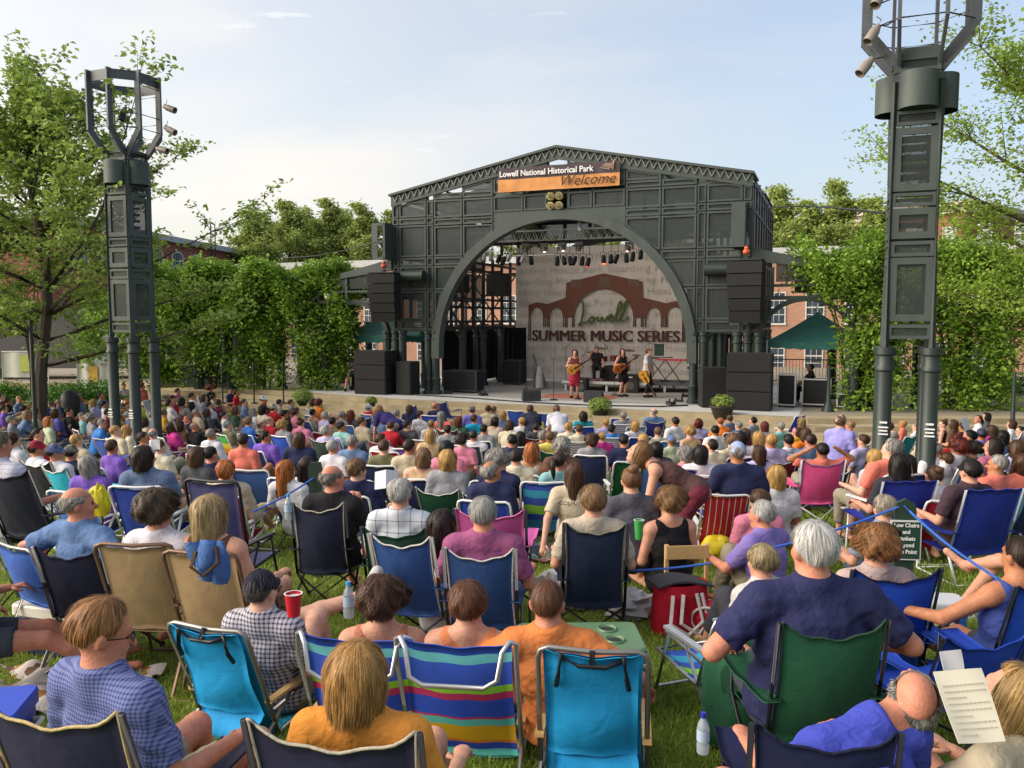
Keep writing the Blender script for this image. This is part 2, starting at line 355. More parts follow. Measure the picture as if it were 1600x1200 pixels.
# arch band, spandrel sheet, grid posts and beams of the front
TH = [math.pi*i/56 for i in range(57)]
def arc(r, cw=AC): return [(4.4*0 + r*math.cos(t), cw + r*math.sin(t)) for t in TH]
mb = MB(); mb.ring(arc(AR), arc(AR+.3), -.16, .25, closed=False)
for s in (-1, 1): mb.bb(s*AR, s*(AR+.3), -.16, .25, 0.0 if False else 1.3, AC)
mb.obj('arch', GREEN, stage)
mb = MB()
for s in (-1, 1):       # spandrel plate above the arch crown
    us = [2.33*i/12 for i in range(13)]
    mb.ring([(s*u_, AC + math.sqrt((AR+.28)**2-u_*u_)) for u_ in us], [(s*u_, 6.40) for u_ in us], -.02, .1, closed=False)
    mb.obj('spandrel_plate', GREEN, stage); mb = MB(); mb.prism([(s*4.92, 6.93), (s*6.3, 6.93), (s*6.3, 7.0), (s*4.92, 7.25)], -.03, .06); mb.obj('gusset_plate', GREEN, stage); mb = MB()
_sp = mb; _sp.obj('spandrel_plate', GREEN, stage) if False else None
mb = MB()
for s in (-1, 1):
    for u_ in (6.3, 6.03, 4.92, 4.63):
        mb.bb(s*u_-.035, s*u_+.035, .0, .12, 2.3, roofw(u_)-.3)
    for u_ in (3.5, 2.33, 1.22, .36):
        mb.bb(s*u_-.03, s*u_+.03, .001, .12, AC+math.sqrt((AR+.22)**2-u_*u_), roofw(u_)-.3)
    for w_ in (2.3, 2.68, 3.74, 4.62, 4.93, 6.09, 6.35, 6.93):
        i_ = 4.7 if w_ < 3 else (math.sqrt((AR+.3)**2-(w_-AC)**2) if w_ < 6.2 else 0)
        mb.bb(s*max(i_, 0), s*6.3, .005, .11, w_-.03, w_+.03)
mb.obj('front_grid', GREEN, stage)
# roof: sheet edge, ribs with zigzag, joists
mb = MB()
for s in (-1, 1):
    sl_ = (8.45-7.2)/6.3
    mb.add([(0, -.22, 8.47), (s*6.36, -.22, 8.47-6.36*sl_), (s*6.36, 1.4, 8.47-6.36*sl_), (0, 1.4, 8.47), (0, -.22, 8.39), (s*6.36, -.22, 8.39-6.36*sl_), (s*6.36, 1.4, 8.39-6.36*sl_), (0, 1.4, 8.39)],
           [(0, 1, 2, 3), (4, 7, 6, 5), (0, 4, 5, 1), (1, 5, 6, 2), (3, 2, 6, 7)])
    for v_ in (2.6, 3.9, 5.2, 6.5, 8.0): mb.bar((0, v_, 8.3), (s*6.3, v_, 7.05), .09, .3)
    for u_ in (1.6, 3.2, 4.8, 6.25): mb.bar((s*u_, 1.4, roofw(u_)-.1), (s*u_, 8.0, roofw(u_)-.1), .07, .12)
    mb.add([(0, -.1, 8.36), (s*6.32, -.1, 8.36-6.32*sl_), (s*6.32, -.1, 8.02-6.32*sl_), (0, -.1, 8.02), (0, -.06, 8.36), (s*6.32, -.06, 8.36-6.32*sl_), (s*6.32, -.06, 8.02-6.32*sl_), (0, -.06, 8.02)],
           [(0, 1, 2, 3), (4, 7, 6, 5), (3, 2, 6, 7), (1, 5, 6, 2)])
mb.obj('roof', GREEN, stage)
mb = MB()
for s in (-1, 1):
    n = 24
    for i in range(n):
        u0, u1 = 6.25*i/n, 6.25*(i+1)/n; t = lambda u_, d: (s*u_, -.135, roofw(u_) - d*.85)
        mb.bar(t(u0, .06), t((u0+u1)/2, .36), .03); mb.bar(t((u0+u1)/2, .36), t(u1, .06), .03)
mb.obj('roof_zigzag', mat('zinc_strut', '6f756f', rough=.5, metal=.2), stage)
# sides and back of the gallery
for s in (-1, 1):
    mb = MB()
    for u_ in (6.3, 4.6):
        for i in range(9):
            v_ = 1.0*i + .3; mb.bb(s*u_-.05, s*u_+.05, v_-.05, v_+.05, 2.3, (roofw(u_)-.3) if u_ > 5 or i in (2, 4, 6, 8) else 5.2)
        for w_ in (2.35, 2.62, 3.5, 4.65, 4.95, 6.1, 6.9): mb.bb(s*u_-.045, s*u_+.045, .2, 8.1, w_-.045, w_+.045)
    for v_ in (2.3, 4.3, 6.3, 8.1):
        for w_ in (2.4, 3.2, 4.75, 6.1): mb.bb(s*4.6, s*6.3, v_-.04, v_+.04, w_-.04, w_+.04)
        mb.bar((s*4.6, v_, 2.4), (s*6.3, v_, 4.75), .05); mb.bar((s*6.3, v_, 2.4), (s*4.6, v_, 4.75), .05)
        pts = [(s*(5.45+.85*math.cos(t)), v_, 1.5+.9*math.sin(t)*1.1) for t in TH[::6]]
        for a_, b_ in zip(pts[:-1], pts[1:]): mb.bar(a_, b_, .06, .08)
    mb.obj('side_frames', DARK, stage)
mb = MB(); mb.ring(arc(AR), arc(AR+.3), 7.95, 8.15, closed=False)
for u_ in (-3.5, -2.33, -1.2, 0, 1.2, 2.33, 3.5): mb.bb(u_-.07, u_+.07, 8.0, 8.12, AC+math.sqrt((AR+.1)**2-u_*u_), roofw(u_)-.3)
mb.bb(-6.3, 6.3, 7.98, 8.14, 6.85, 7.0); mb.bb(-6.3, 6.3, 7.98, 8.14, 6.02, 6.16)
mb.obj('back_arch', DARK, stage)
m2 = MB(); m2.prism([(-6.28, 6.18), (6.28, 6.18), (6.28, 6.95), (0, 8.2), (-6.28, 6.95)], 7.9, 7.92); m2.obj('back_skyblock_screen', SCREEN, stage)  # dark sheet added to block bright sky behind the front panels
m2 = MB(); [m2.add([(0, 4.5, 8.48), (s*6.34, 4.5, 7.2), (s*6.34, 8.2, 7.2), (0, 8.2, 8.48)], [(0, 1, 2, 3)]) for s in (-1, 1)]; m2.obj('rear_roof_skyblock', GREEN, stage)  # roof cover added over the rear to keep the sky from leaking in
# upper side screens seen at the right eave
for s in (-1, 1):
    for i in range(4):
        for w0, w1 in ((4.98, 6.05), (6.15, 6.85), (3.55, 4.6)):
            m2 = MB(); m2.bb(s*6.29, s*6.31, .4+2*i, 2.2+2*i, w0, w1); m2.obj('mesh_screen', SCREEN, stage)
# columns
def column(parent, u_, v_, h=2.3, r=.14, m=GREEN2):
    c = MB(); c.lathe((u_, v_, 0), [(0, 0), (r*1.5, 0), (r*1.5, .12), (r*1.15, .16), (r*1.15, .5), (r*1.25, .52), (r*1.25, .58), (r, .62), (r, h-.35), (r*1.2, h-.33), (r*1.2, h-.28), (r*1.02, h-.25), (r*1.02, h-.12), (r*1.25, h-.1), (r*1.25, h), (r*.5, h)], 18)
    return c.obj('column', m, parent, smooth=True)
for s in (-1, 1):
    for u_, v_ in ((4.6, 0), (4.9, .02), (5.95, 0), (6.25, .02), (4.6, 2.3), (6.25, 2.3), (4.6, 4.3), (4.9, 4.3), (6.25, 4.3), (4.6, 6.3), (6.25, 6.3), (4.6, 8.05), (6.25, 8.05), (4.9, 8.05)):
        column(stage, s*u_, v_)
for (a_, b_, v0, v1) in ((-6.2, -4.95, 8.0, 8.03), (-5.0, -3.6, 6.6, 6.63)):
    m2 = MB(); m2.grid(lambda p, q: (a_+(b_-a_)*p, v0+.03*math.sin(p*40), .05+2.3*q), 40, 3, thick=.01); m2.obj('black_drape', fab('141416', 'drape'), stage)
for v0, v1 in ((2.5, 4.1), (4.5, 6.1), (6.5, 7.8)):
    m2 = MB(); m2.grid(lambda p, q: (-5.6+.03*math.sin(p*40), v0+(v1-v0)*p, .05+2.2*q), 40, 3, thick=.01); m2.obj('black_drape', fab('141416', 'drape'), stage)
m2 = MB(); m2.bb(-5.2, -4.3, 6.0, 6.6, 3.7, 4.6); m2.bb(-5.9, -4.9, 3.0, 3.6, 3.75, 4.5); m2.obj('winch_box', DARK, stage)
# drum rolls under the screens
for s in (-1, 1):
    m2 = MB(); m2.lathe((s*5.55 - .62, -.25, 4.25), [(0, 0), (.2, 0), (.2, 1.25), (0, 1.25)], 22, axis=(1, 0, 0)); m2.obj('rolled_blind', mat('blind_green', '1c2a26', rough=.6), stage, smooth=True)
    m2 = MB(); x0 = s*6.62   # louvred steel box at the eave
    if s < 0:
        m2.bb(x0-.22, x0+.02, -.6, -.55, 4.85, 6.15); m2.bb(x0+.02, x0+.3, -.6, -.3, 4.85, 4.95); m2.bb(x0+.02, x0+.3, -.6, -.3, 6.05, 6.15); m2.bb(x0+.02, x0+.3, -.6, -.3, 5.45, 5.52); m2.bb(x0+.24, x0+.32, -.6, 0, 4.85, 6.15)
    else:
        m2.bb(5.75, 6.15, -.6, -.55, 4.9, 6.25); m2.bb(5.75, 5.8, -.55, .0, 4.9, 6.25); m2.bb(6.1, 6.15, -.55, .0, 4.9, 6.25)
    m2.obj('eave_bracket', GREEN, stage)
# side wings with small arches
for s in (-1, 1):
    wg = thing('pavilion_wing', 'low green steel wing with round arch at the %s side of the stage pavilion' % ('left' if s < 0 else 'right'), 'pavilion wing', SO, -SA, 'low arched wings beside the stage')
    c_, r_ = 7.95, 1.35; ar = lambda r: [(s*c_ + r*math.cos(t), 1.9 + r*math.sin(t)) for t in TH]
    m2 = MB(); m2.ring(ar(r_), ar(r_+.14), -.1, .15, closed=False); m2.obj('arch', GREEN2, wg)
    m2 = MB(); m2.prism([(s*6.34, 4.9), (s*8.5, 4.42), (s*8.5, 4.22), (s*6.34, 4.5)], -.1, .05); m2.obj('roof', GREEN, wg)
    m2 = MB()
    m2.bb(s*6.34, s*9.6, -.05, .06, 3.3, 3.42); m2.bb(s*6.34, s*9.6, -.05, .06, 3.7, 3.78); m2.bb(s*9.5, s*9.6, -.052, .07, 1.9, 3.8)
    for u_ in (6.95, 8.3): m2.bb(s*u_-.05, s*u_+.05, -.055, .065, 3.3, 4.3)
    m2.obj('beam', GREEN, wg)
    m2 = MB(); m2.prism([(s*7.05, 3.85), (s*8.9, 3.85), (s*8.9, 4.05), (s*7.05, 4.6)], .01, .02); m2.obj('mesh_screen', SCREEN, wg)
    for u_ in (6.6, 9.35): column(wg, s*u_, .0, 2.3, .15)
    m2 = MB(); m2.sphere((s*9.0, -.22, 3.55), .13, 16); m2.obj('globe_lamp', mat('globe_glass', 'd8cfae', rough=.25, var=.1), wg, smooth=True)

# ================================================================ STAGE DRESSING (things of their own)
def local(name, label, cat, u_, v_, w_=.014, rz=0.0, group=None): return thing(name, label, cat, sw(u_, v_, w_), -SA + rz, group)
def text_mesh(txt, size, bold=0.0, shear=0.0, extr=.004, space=1.0, align='LEFT', sx=1.0):
    cu = bpy.data.curves.new('txt', 'FONT'); cu.body = txt; cu.size = size; cu.extrude = extr; cu.offset = bold; cu.shear = shear; cu.space_character = space; cu.align_x = align; cu.resolution_u = 3
    o = bpy.data.objects.new('txt', cu); COL.objects.link(o); bpy.context.view_layer.update()
    me = bpy.data.meshes.new_from_object(o.evaluated_get(bpy.context.evaluated_depsgraph_get())); bpy.data.objects.remove(o)
    if sx != 1.0:
        for v in me.vertices: v.co.x *= sx
    return me
def text_obj(name, txt, m, parent, x, z, y, size, fitw=None, **k):
    me = text_mesh(txt, size, **k); me.name = name; xs = [v.co.x for v in me.vertices]; mn, mxx = min(xs), max(xs)
    f = fitw/(mxx-mn) if fitw else 1.0
    for v in me.vertices: v.co = Vector(((v.co.x-mn)*f, -v.co.z, v.co.y))
    me.materials.append(m); return ob(name, me, parent, (x, y, z))
# big backdrop
BV = 7.2
bd = local('stage_backdrop', 'grey cloth backdrop printed with a brown arched building and Lowell Summer Music Series', 'backdrop', 0, BV, 0)
b0 = sp(806, 400, BV)[0]; b1 = 4.3
m2 = MB(); m2.grid(lambda a, b: (b0+(b1-b0)*a, .02*math.sin(a*37)*math.sin(b*3), .1+5.7*b), 60, 12, thick=.01)
m2.obj('cloth', mat('backdrop_cloth', 'dcd2c8', rough=.95, var=.06, scale=.8), bd, smooth=True)
BR = mat('print_brown', '7b5141', rough=.9, var=.08); BR2 = mat('print_maroon', '5a3835', rough=.9, var=.06); GR = mat('print_green', '66753f', rough=.9, var=.05); FA = mat('print_faint', 'c6bbb0', rough=.95, var=.05); PA = mat('print_pale', 'aca49c', rough=.95, var=.05)
def bp(px, py): a, b = sp(px, py, BV); return (a, b)
out_ = [(826, 496), (827, 477), (839, 472), (857, 475), (885, 465), (885, 442), (944, 427), (1005, 440), (1005, 465), (1042, 474), (1056, 470), (1070, 475), (1070, 496)]
low = [bp(*p) for p in out_]
def arcpx(x0, x1, yt, yb, n=14): return [bp(x0 + (x1-x0)*(.5-.5*math.cos(math.pi*i/n)), yb - (yb-yt)*math.sin(math.pi*i/n)) for i in range(n+1)]
# building silhouette built as vertical strips between the roof line and the arch openings
def interp(poly, u_):
    for (a, b), (c, d) in zip(poly[:-1], poly[1:]):
        if a <= u_ <= c and c > a + 1e-9: return b + (d-b)*(u_-a)/(c-a)
    return poly[0][1] if u_ < poly[0][0] else poly[-1][1]
roofl = [bp(*p) for p in ((826.5, 477), (839, 472), (857, 475), (884.5, 465), (885, 442), (944, 427), (1004.5, 440), (1005, 465), (1042, 474), (1056, 470), (1070.5, 475))]
arcs = [arcpx(830, 849, 481, 496), arcpx(860, 880, 481, 496), arcpx(898, 990, 452, 498), arcpx(1011, 1033, 480, 496), arcpx(1043, 1067, 480, 496)]
lo, hi = roofl[0][0], roofl[-1][0]; m2 = MB(); nst = 260
def under(u_):
    for a in arcs:
        if a[0][0] < u_ < a[-1][0]: return interp(a, u_)
    return interp([bp(826, 496), bp(1070, 497)], u_)
for i in range(nst):
    ua, ub = lo+(hi-lo)*i/nst, lo+(hi-lo)*(i+1)/nst; e = 1e-4
    m2.add([(ua, -.045, under(ua+e)), (ub, -.045, under(ub-e)), (ub, -.045, interp(roofl, ub-e)), (ua, -.045, interp(roofl, ua+e))], [(0, 1, 2, 3)])
m2.obj('printed_building', BR, bd)
m2 = MB()
def pxrect(mb_, x0, y0, x1, y1, y=-.05):
    a = bp(x0, y0); b = bp(x1, y1); mb_.bb(a[0], b[0], y, y+.002, min(a[1], b[1]), max(a[1], b[1]))
for x in (827, 829.5, 850, 852.5, 856, 858.5, 881, 884, 886.5, 895, 897.5, 990.5, 993, 1002.5, 1005, 1009, 1034, 1036.5, 1040, 1042.5): pxrect(m2, x-.8, 496, x+.8, 511 if x > 831 else 531)
for x in (1067, 1069.5): pxrect(m2, x-.8, 496, x+.8, 534)
pxrect(m2, 825, 530, 831, 531.5); pxrect(m2, 1065, 533, 1071, 534.5)
m2.obj('printed_columns', BR2, bd)
m2 = MB()
for x0, y0, x1, y1 in ((893, 437, 909, 449), (937, 433, 954, 449), (982, 437, 998, 447)): pxrect(m2, x0, y0, x1, y1, -.052)
m2.obj('printed_window', mat('print_window', '776053', rough=.9), bd)
a_ = bp(833, 531); b_ = bp(1062, 534)
text_obj('printed_title', 'SUMMER MUSIC SERIES', BR2, bd, a_[0], (a_[1]+b_[1])/2-.02, -.06, .66, fitw=b_[0]-a_[0])
for q_ in (-.026, -.013, .013, .026): text_obj('printed_title', 'SUMMER MUSIC SERIES', BR2, bd, a_[0]+q_, (a_[1]+b_[1])/2-.02, -.062+q_*.1, .66, fitw=b_[0]-a_[0])
for r in range(11):     # faint repeated words
    z_ = 5.15 - .47*r
    for c in range(2):
        u0 = b0 + .15 - [0, .5, .25, .8][r % 4] 
        k_ = text_mesh('Boarding House Park ', .43, space=1.15)
        us = [v.co.x for v in k_.vertices]
        if c: u0 = b0 + .15 - [0, .5, .25, .8][r % 4] + max(us) + .2
        # drop faces outside the cloth
        import bmesh as _b
        bm = _b.new(); bm.from_mesh(k_); kill = [f for f in bm.faces if not (b0+.05 < u0+f.calc_center_median().x < b1-.05)]; _b.ops.delete(bm, geom=kill, context='FACES'); bm.to_mesh(k_); bm.free()
        for v in k_.vertices: v.co = Vector((v.co.x+u0, -.02-v.co.z*.2, v.co.y+z_))
        k_.materials.append(FA); k_.name = 'printed_words'
        if len(k_.polygons): ob('printed_words', k_, bd)
# script 'Lowell' drawn as brush strokes
def stroke(pts, r):
    P = [Vector((x, 0, y)) for x, y in pts]; Q = []
    for i in range(len(P)-1):
        p0 = P[max(i-1, 0)]; p1 = P[i]; p2 = P[i+1]; p3 = P[min(i+2, len(P)-1)]
        for k in range(6):
            t = k/6; Q.append(.5*((2*p1)+(-p0+p2)*t+(2*p0-5*p1+4*p2-p3)*t*t+(-p0+3*p1-3*p2+p3)*t**3))
    return Q + [P[-1]]
LW = [[(5, 47), (8, 40), (7, 20), (3, 2), (0, 0), (3, 4), (14, 6), (18, 9)], [(26, 16), (21, 14), (19, 8), (23, 5), (29, 10), (27, 16), (24, 14), (31, 13), (35, 16)],
      [(35, 17), (36.5, 8.5), (40, 9), (43.5, 15.5), (46, 9), (49, 8.5), (54, 18)], [(54, 12), (62, 15), (62, 20), (57, 18), (56, 10), (62, 8), (69, 17)],
      [(69, 17), (78, 38), (77, 46), (73, 38), (69, 15), (71, 8), (77, 13)], [(77, 13), (87, 38), (88, 47), (84, 40), (78, 18), (79, 9), (86, 10), (92, 17)]]
m2 = MB(); la = bp(905, 508); lb = bp(983, 476); sx_ = (lb[0]-la[0])/92; 
for st in LW:
    q = stroke(st, 1); q = [Vector((la[0]+p.x*sx_, -.075, la[1]+p.z*sx_*.92)) for p in q]
    for a, b in zip(q[:-1], q[1:]):
        m2.bar(a - (b-a)*.12, b + (b-a)*.12, .06, .085, up=(0, -1, 0)) if (b-a).length > 1e-5 else None
m2.obj('printed_script', GR, bd)

# welcome banner
bn = local('welcome_banner', 'orange and dark banner reading Lowell National Historical Park Welcome', 'banner', 0, -.22, 0)
p0 = sp(778, 301, -.22); p1 = sp(968, 289.5, -.22); ptop = sp(778, 264, -.22)
bw0, bw1 = p0[1], ptop[1]; u0, u1 = p0[0], p1[0]; midw = bw0 + .52*(bw1-bw0)
m2 = MB(); m2.grid(lambda a, b: (u0+(u1-u0)*a, .02*math.sin(a*23+b*4), bw0+(midw-bw0)*b), 40, 6, thick=.01); m2.obj('lower_band', mat('banner_orange', 'c98a50', rough=.8, var=.3, scale=2.6), bn, smooth=True)
m2 = MB(); m2.grid(lambda a, b: (u0+(u1-u0)*a, .02*math.sin(a*23+4+b*4), midw+(bw1-midw)*b), 40, 6, thick=.01); m2.obj('upper_band', mat('banner_dark', '463a40', rough=.8, var=.2), bn, smooth=True)
text_obj('lettering', 'Lowell National Historical Park', mat('white_print', 'e6e4e2', rough=.8), bn, u0+.09, midw+.09, -.06, .27, fitw=3.3, bold=.004)
text_obj('lettering', 'Welcome', mat('dark_print', '40281f', rough=.8), bn, u0+2.3, bw0+.09, -.06, .48, fitw=1.85, shear=.35)
m2 = MB(); c = (u1-.42, midw+.2)
for k in range(9): m2.bar((c[0]-.2+.05*k, -.055, c[1]-.02+.12*math.sin(k*.5)), (c[0]+.1+.02*k, -.055, c[1]-.1+.04*k), .02, .02)
m2.obj('emblem', mat('emblem_tan', 'a98c74'), bn)
# round gold lamps
for dx in (-1, 1):
    for dz in (-1, 1):
        t = local('round_lamp', '%s %s round gold floodlight of the four above the stage arch' % ('upper' if dz > 0 else 'lower', 'left' if dx < 0 else 'right'), 'floodlight', -.07+dx*.15, -.12, 6.66+dz*.16, group='gold floodlights above the arch')
        m2 = MB(); m2.lathe((0, 0, 0), [(0, .1), (.06, .1), (.1, .02), (.125, 0)][::1], 16, axis=(0, -1, 0)); m2.lathe((0, 0, 0), [(.125, -.12), (.13, .02), (.115, .03)], 16, axis=(0, -1, 0)); m2.obj('lens', mat('gold_lens', 'd8c88c', rough=.4), t, smooth=True)
        m2 = MB(); [m2.bar((x, -.12, -.12), (x, -.12, .12), .012) for x in (-.05, 0, .05)]; [m2.bar((-.12, -.12, x), (.12, -.12, x), .012) for x in (-.04, .04)]; m2.obj('guard', DARK, t)
# lighting truss
TRV = 2.6; tl = sp(725, 372, TRV); tr_ = sp(1012, 362, TRV); tw = (tl[1]+tr_[1])/2
truss = local('lighting_truss', 'silver aluminium lighting truss spanning inside the stage arch', 'truss', 0, TRV, tw)
AL = mat('aluminium', 'c4c4c2', rough=.4, metal=.25, var=.1)
m2 = MB(); x0, x1 = tl[0]-.3, tr_[0]+.35
for y in (-.15, .15):
    for z in (-.18, .18): m2.tube([(x0, y, z), (x1, y, z)], .028, 8)
    n = 26
    for i in range(n):
        a, b = x0+(x1-x0)*i/n, x0+(x1-x0)*(i+1)/n; m2.tube([(a, y, -.18), ((a+b)/2, y, .18), (b, y, -.18)], .014, 5)
m2.obj('truss_tube', AL, truss)
m2 = MB()
for x in (x0+.4, 0, x1-.4): m2.tube([(x, 0, .18), (x, 0, roofw(x)-tw-.3)], .02, 6)
m2.obj('hanger', DARK, truss)
tr2 = local('lighting_truss', 'darker rear lighting bar hung behind the silver truss', 'truss', 0, 4.6, 5.25); m2 = MB(); m2.tube([(-4.3, 0, 0), (4.3, 0, 0)], .035, 8); m2.tube([(-4.3, 0, -.0), (-4.3, 0, 1.9)], .02, 6); m2.tube([(4.3, 0, 0), (4.3, 0, 1.9)], .02, 6); m2.obj('truss_tube', AL, tr2)
cw = {0: 'black', 1: 'silver'}
lamps = [(746, 397, 1), (757, 400, 1), (768, 398, 1), (782, 402, 0), (790, 405, 0), (799, 400, 1), (811, 405, 0), (820, 402, 1), (829, 404, 0), (871, 405, 0), (880, 405, 0), (890, 405, 0), (900, 405, 0), (911, 405, 0), (921, 407, 2), (943, 403, 2), (955, 402, 0), (966, 402, 0), (978, 400, 0), (990, 398, 0), (1002, 395, 0), (1031, 396, 0), (1042, 396, 0), (822, 385, 3), (850, 385, 3), (878, 384, 3), (905, 383, 3), (983, 383, 3), (1014, 383, 3), (1024, 383, 3), (905, 352, 4)]
def where_row(i, n): return ['first', 'second', 'third', 'fourth', 'fifth', 'sixth', 'seventh', 'eighth', 'ninth', 'tenth', 'eleventh', 'twelfth', 'thirteenth', 'fourteenth', 'fifteenth', 'sixteenth', 'seventeenth', 'eighteenth', 'nineteenth', 'twentieth', 'twenty-first', 'twenty-second', 'twenty-third'][i]
for i, (px, py, k) in enumerate(lamps):
    v_ = TRV - .1 if k != 4 else .6; u_, w_ = sp(px, py, v_)
    lb = {0: 'black stage lamp hanging %s from the left under the truss', 1: 'silver stage lamp hanging %s from the left under the truss', 2: 'stage lamp glowing red, hanging %s from the left under the truss'}
    if k < 3: lab = lb[k] % where_row(i, 0)
    elif k == 3: lab = 'boxy moving head spotlight, %s from the left on the truss' % where_row([23, 24, 25, 26, 27, 28, 29].index(i), 0)
    else: lab = 'round silver spotlight under the crown of the stage arch'
    t = local('stage_lamp', lab, 'stage lamp', u_, v_, w_, group='stage lamps hung under the truss')
    rr = .085; tilt = Vector((rnd.uniform(-.4, .4), rnd.uniform(-.5, .1), -1)).normalized()
    mm = {0: DARK, 1: AL, 2: DARK, 3: mat('lamp_grey', '77757a', rough=.4), 4: AL}[k]
    m2 = MB(); q = tilt*.17
    if k == 3: m2.box((0, 0, .06), (.26, .22, .1)); m2.box((-.12, 0, -.05), (.03, .12, .2)); m2.box((.12, 0, -.05), (.03, .12, .2)); m2.lathe((0, 0, -.02), [(0, 0), (.08, .02), (.09, .2), (0, .2)], 12, axis=tilt)
    else: m2.lathe((0, 0, .1), [(0, -.02), (.05, 0), (.075, .08), (rr, .12), (rr, .34), (rr*.9, .34), (rr*.7, .2), (0, .2)], 14, axis=tilt)
    m2.obj('housing', mm, t, smooth=True)
    m2 = MB(); m2.tube([(-.1, 0, .02), (-.11, 0, .2), (.11, 0, .2), (.1, 0, .02)], .012, 5); m2.tube([(0, 0, .2), (0, 0, max(.25, tw-w_-.18) if k != 4 else .5)], .012, 5); m2.obj('yoke', DARK, t)
    if k == 2: m2 = MB(); m2.lathe((0, 0, .1), [(0, .33), (rr*.88, .33)], 12, axis=tilt); m2.obj('lens', mat('red_lens', 'ff5a40', emit=('ff4a30', 4.0)), t)
    if k in (3,) and i in (24, 27, 25): m2 = MB(); m2.lathe((0, 0, -.02), [(0, .21), (.05, .21)], 10, axis=tilt); m2.obj('lens', mat('pink_lens', 'ffb0a0', emit=('ffb8a8', 3.0)), t)

# speakers
def cabinet(label, u_, v_, w_, sx, sy, sz, group, rz=0.0, cat='speaker', name='subwoofer_cabinet'):
    t = local(name, label, cat, u_, v_, w_, rz, group)
    m2 = MB(); m2.bb(-sx/2, sx/2, -sy/2, sy/2, 0, sz-.012); t1 = m2.obj('cabinet', BLACK, t)
    m2 = MB(); m2.bb(-sx/2+.03, sx/2-.03, -sy/2-.012, -sy/2, .03, sz-.04); m2.obj('grille', mat('speaker_grille', '1b1a1b', rough=.85, bump=.6, bscale=300), t)
    m2 = MB(); m2.bb(-sx/2-.004, -sx/2, -.12, .12, sz*.45, sz*.6); m2.bb(sx/2, sx/2+.004, -.12, .12, sz*.45, sz*.6); m2.obj('handle', DARK, t)
    return t
lv = ['bottom', 'middle', 'top']
for k in range(3): cabinet('black subwoofer cabinet, %s of the stack left of the stage' % lv[k], -6.75, -.55, .014+.53*k, 1.28, .9, .52, 'subwoofer stack left of the stage')
for k in range(3): cabinet('black subwoofer cabinet, %s of the stack right of the stage' % lv[k], 6.45, -1.05, .014+.57*k, 1.28, .9, .56, 'subwoofer stack right of the stage')
cabinet('upright black speaker at the foot of the left stage columns', -5.5, -.45, .014, .62, .6, 1.2, None, -.1, name='floor_speaker')
cabinet('upright black speaker at the foot of the right stage columns', 5.3, -.7, .014, .75, .7, 1.22, None, .35, name='floor_speaker')
for s, px, py in ((-1, 600, 428), (1, 1166, 408)):
    u_, w_ = sp(px, py, -.7); side = 'left' if s < 0 else 'right'
    t = local('line_array_speaker', 'hanging curved stack of black line array speakers at the %s of the stage' % side, 'line array', u_, -.7, w_, -s*.1, 'hanging line arrays'); y = 0; z = 0
    for k in range(5):
        a = R(2+3.2*k); hgt = .33 if s < 0 else .36; M_ = Matrix.Rotation(a, 3, 'X'); c = Vector((0, y, z - hgt/2))
        m2 = MB(); m2.box(c, (1.05-.03*k, .62, hgt-.015), M=M_); cb = m2.obj('speaker_box', BLACK, t)
        y += math.sin(a)*hgt; z -= math.cos(a)*hgt
    m2 = MB(); m2.bb(-.5, .5, -.3, .3, .01, .05); m2.bb(-.05, .05, -.05, .05, .05, .15); m2.obj('rigging_frame', DARK, t)
    t = local('chain_hoist', '%s chain hoist above the %s line array' % ('red' if s < 0 else 'orange', side), 'chain hoist', u_, -.7, w_+.16, 0, 'chain hoists')
    m2 = MB(); m2.sphere((0, 0, .12), (.11, .1, .09), 12); m2.sphere((0, 0, .22), (.07, .08, .08), 12); m2.obj('motor', mat('hoist_red' if s < 0 else 'hoist_orange', 'b04038' if s < 0 else 'd05a30', rough=.5), t, smooth=True)
    m2 = MB(); m2.tube([(0, 0, .25), (0, .2, .75)], .015, 5); m2.tube([(0, 0, 0), (0, 0, .06)], .015, 5); m2.obj('chain', DARK, t)
# ================================================================ FOLIAGE
def leaf_mesh(name, P, size, m, seed=0, flat=0.5, dirs=None):
    rs = np.random.RandomState(seed); n = len(P); P = np.asarray(P)
    nrm = rs.normal(size=(n, 3)); nrm[:, 2] = np.abs(nrm[:, 2]) + flat*1.5; nrm /= np.linalg.norm(nrm, axis=1)[:, None]
    a = rs.normal(size=(n, 3)); a -= nrm*(a*nrm).sum(1)[:, None]; a /= np.linalg.norm(a, axis=1)[:, None] + 1e-9; b = np.cross(nrm, a)
    s = (size*rs.uniform(.6, 1.3, n))[:, None]
    bend = nrm*s*.18
    V = np.stack([P - a*s*.5, P + b*s*.32 - a*s*.05 + bend, P + a*s*.55, P - b*s*.32 - a*s*.05 + bend], 1).reshape(-1, 3)
    F = np.arange(n*4).reshape(n, 4); tint = rs.uniform(0, 1, n)
    return mesh_np(name, V, F, [m], None, False, {'tint': ('FACE', tint)})
LEAF = mat('maple_leaf', '8ca04e', rough=.5, tint=.38, trans=.38, var=.15, scale=.5, spec=.3)
LEAF2 = mat('back_leaf', '98a65c', rough=.6, tint=.38, trans=.35, var=.2, scale=.3, spec=.2)
LEAF3 = mat('vine_leaf', '7a9836', rough=.5, tint=.45, trans=.32, var=.28, scale=.9, spec=.3)
LEAF4 = mat('bright_leaf', '98b04c', rough=.5, tint=.35, trans=.4, var=.2, scale=.6, spec=.3)
LEAF5 = mat('hedge_leaf', '4f7a24', rough=.6, tint=.4, trans=.2, var=.2, scale=.6)
BARK = mat('bark', '4a4038', rough=.95, var=.3, scale=9, bump=.6, bscale=30, stretch=(1, 1, .25))
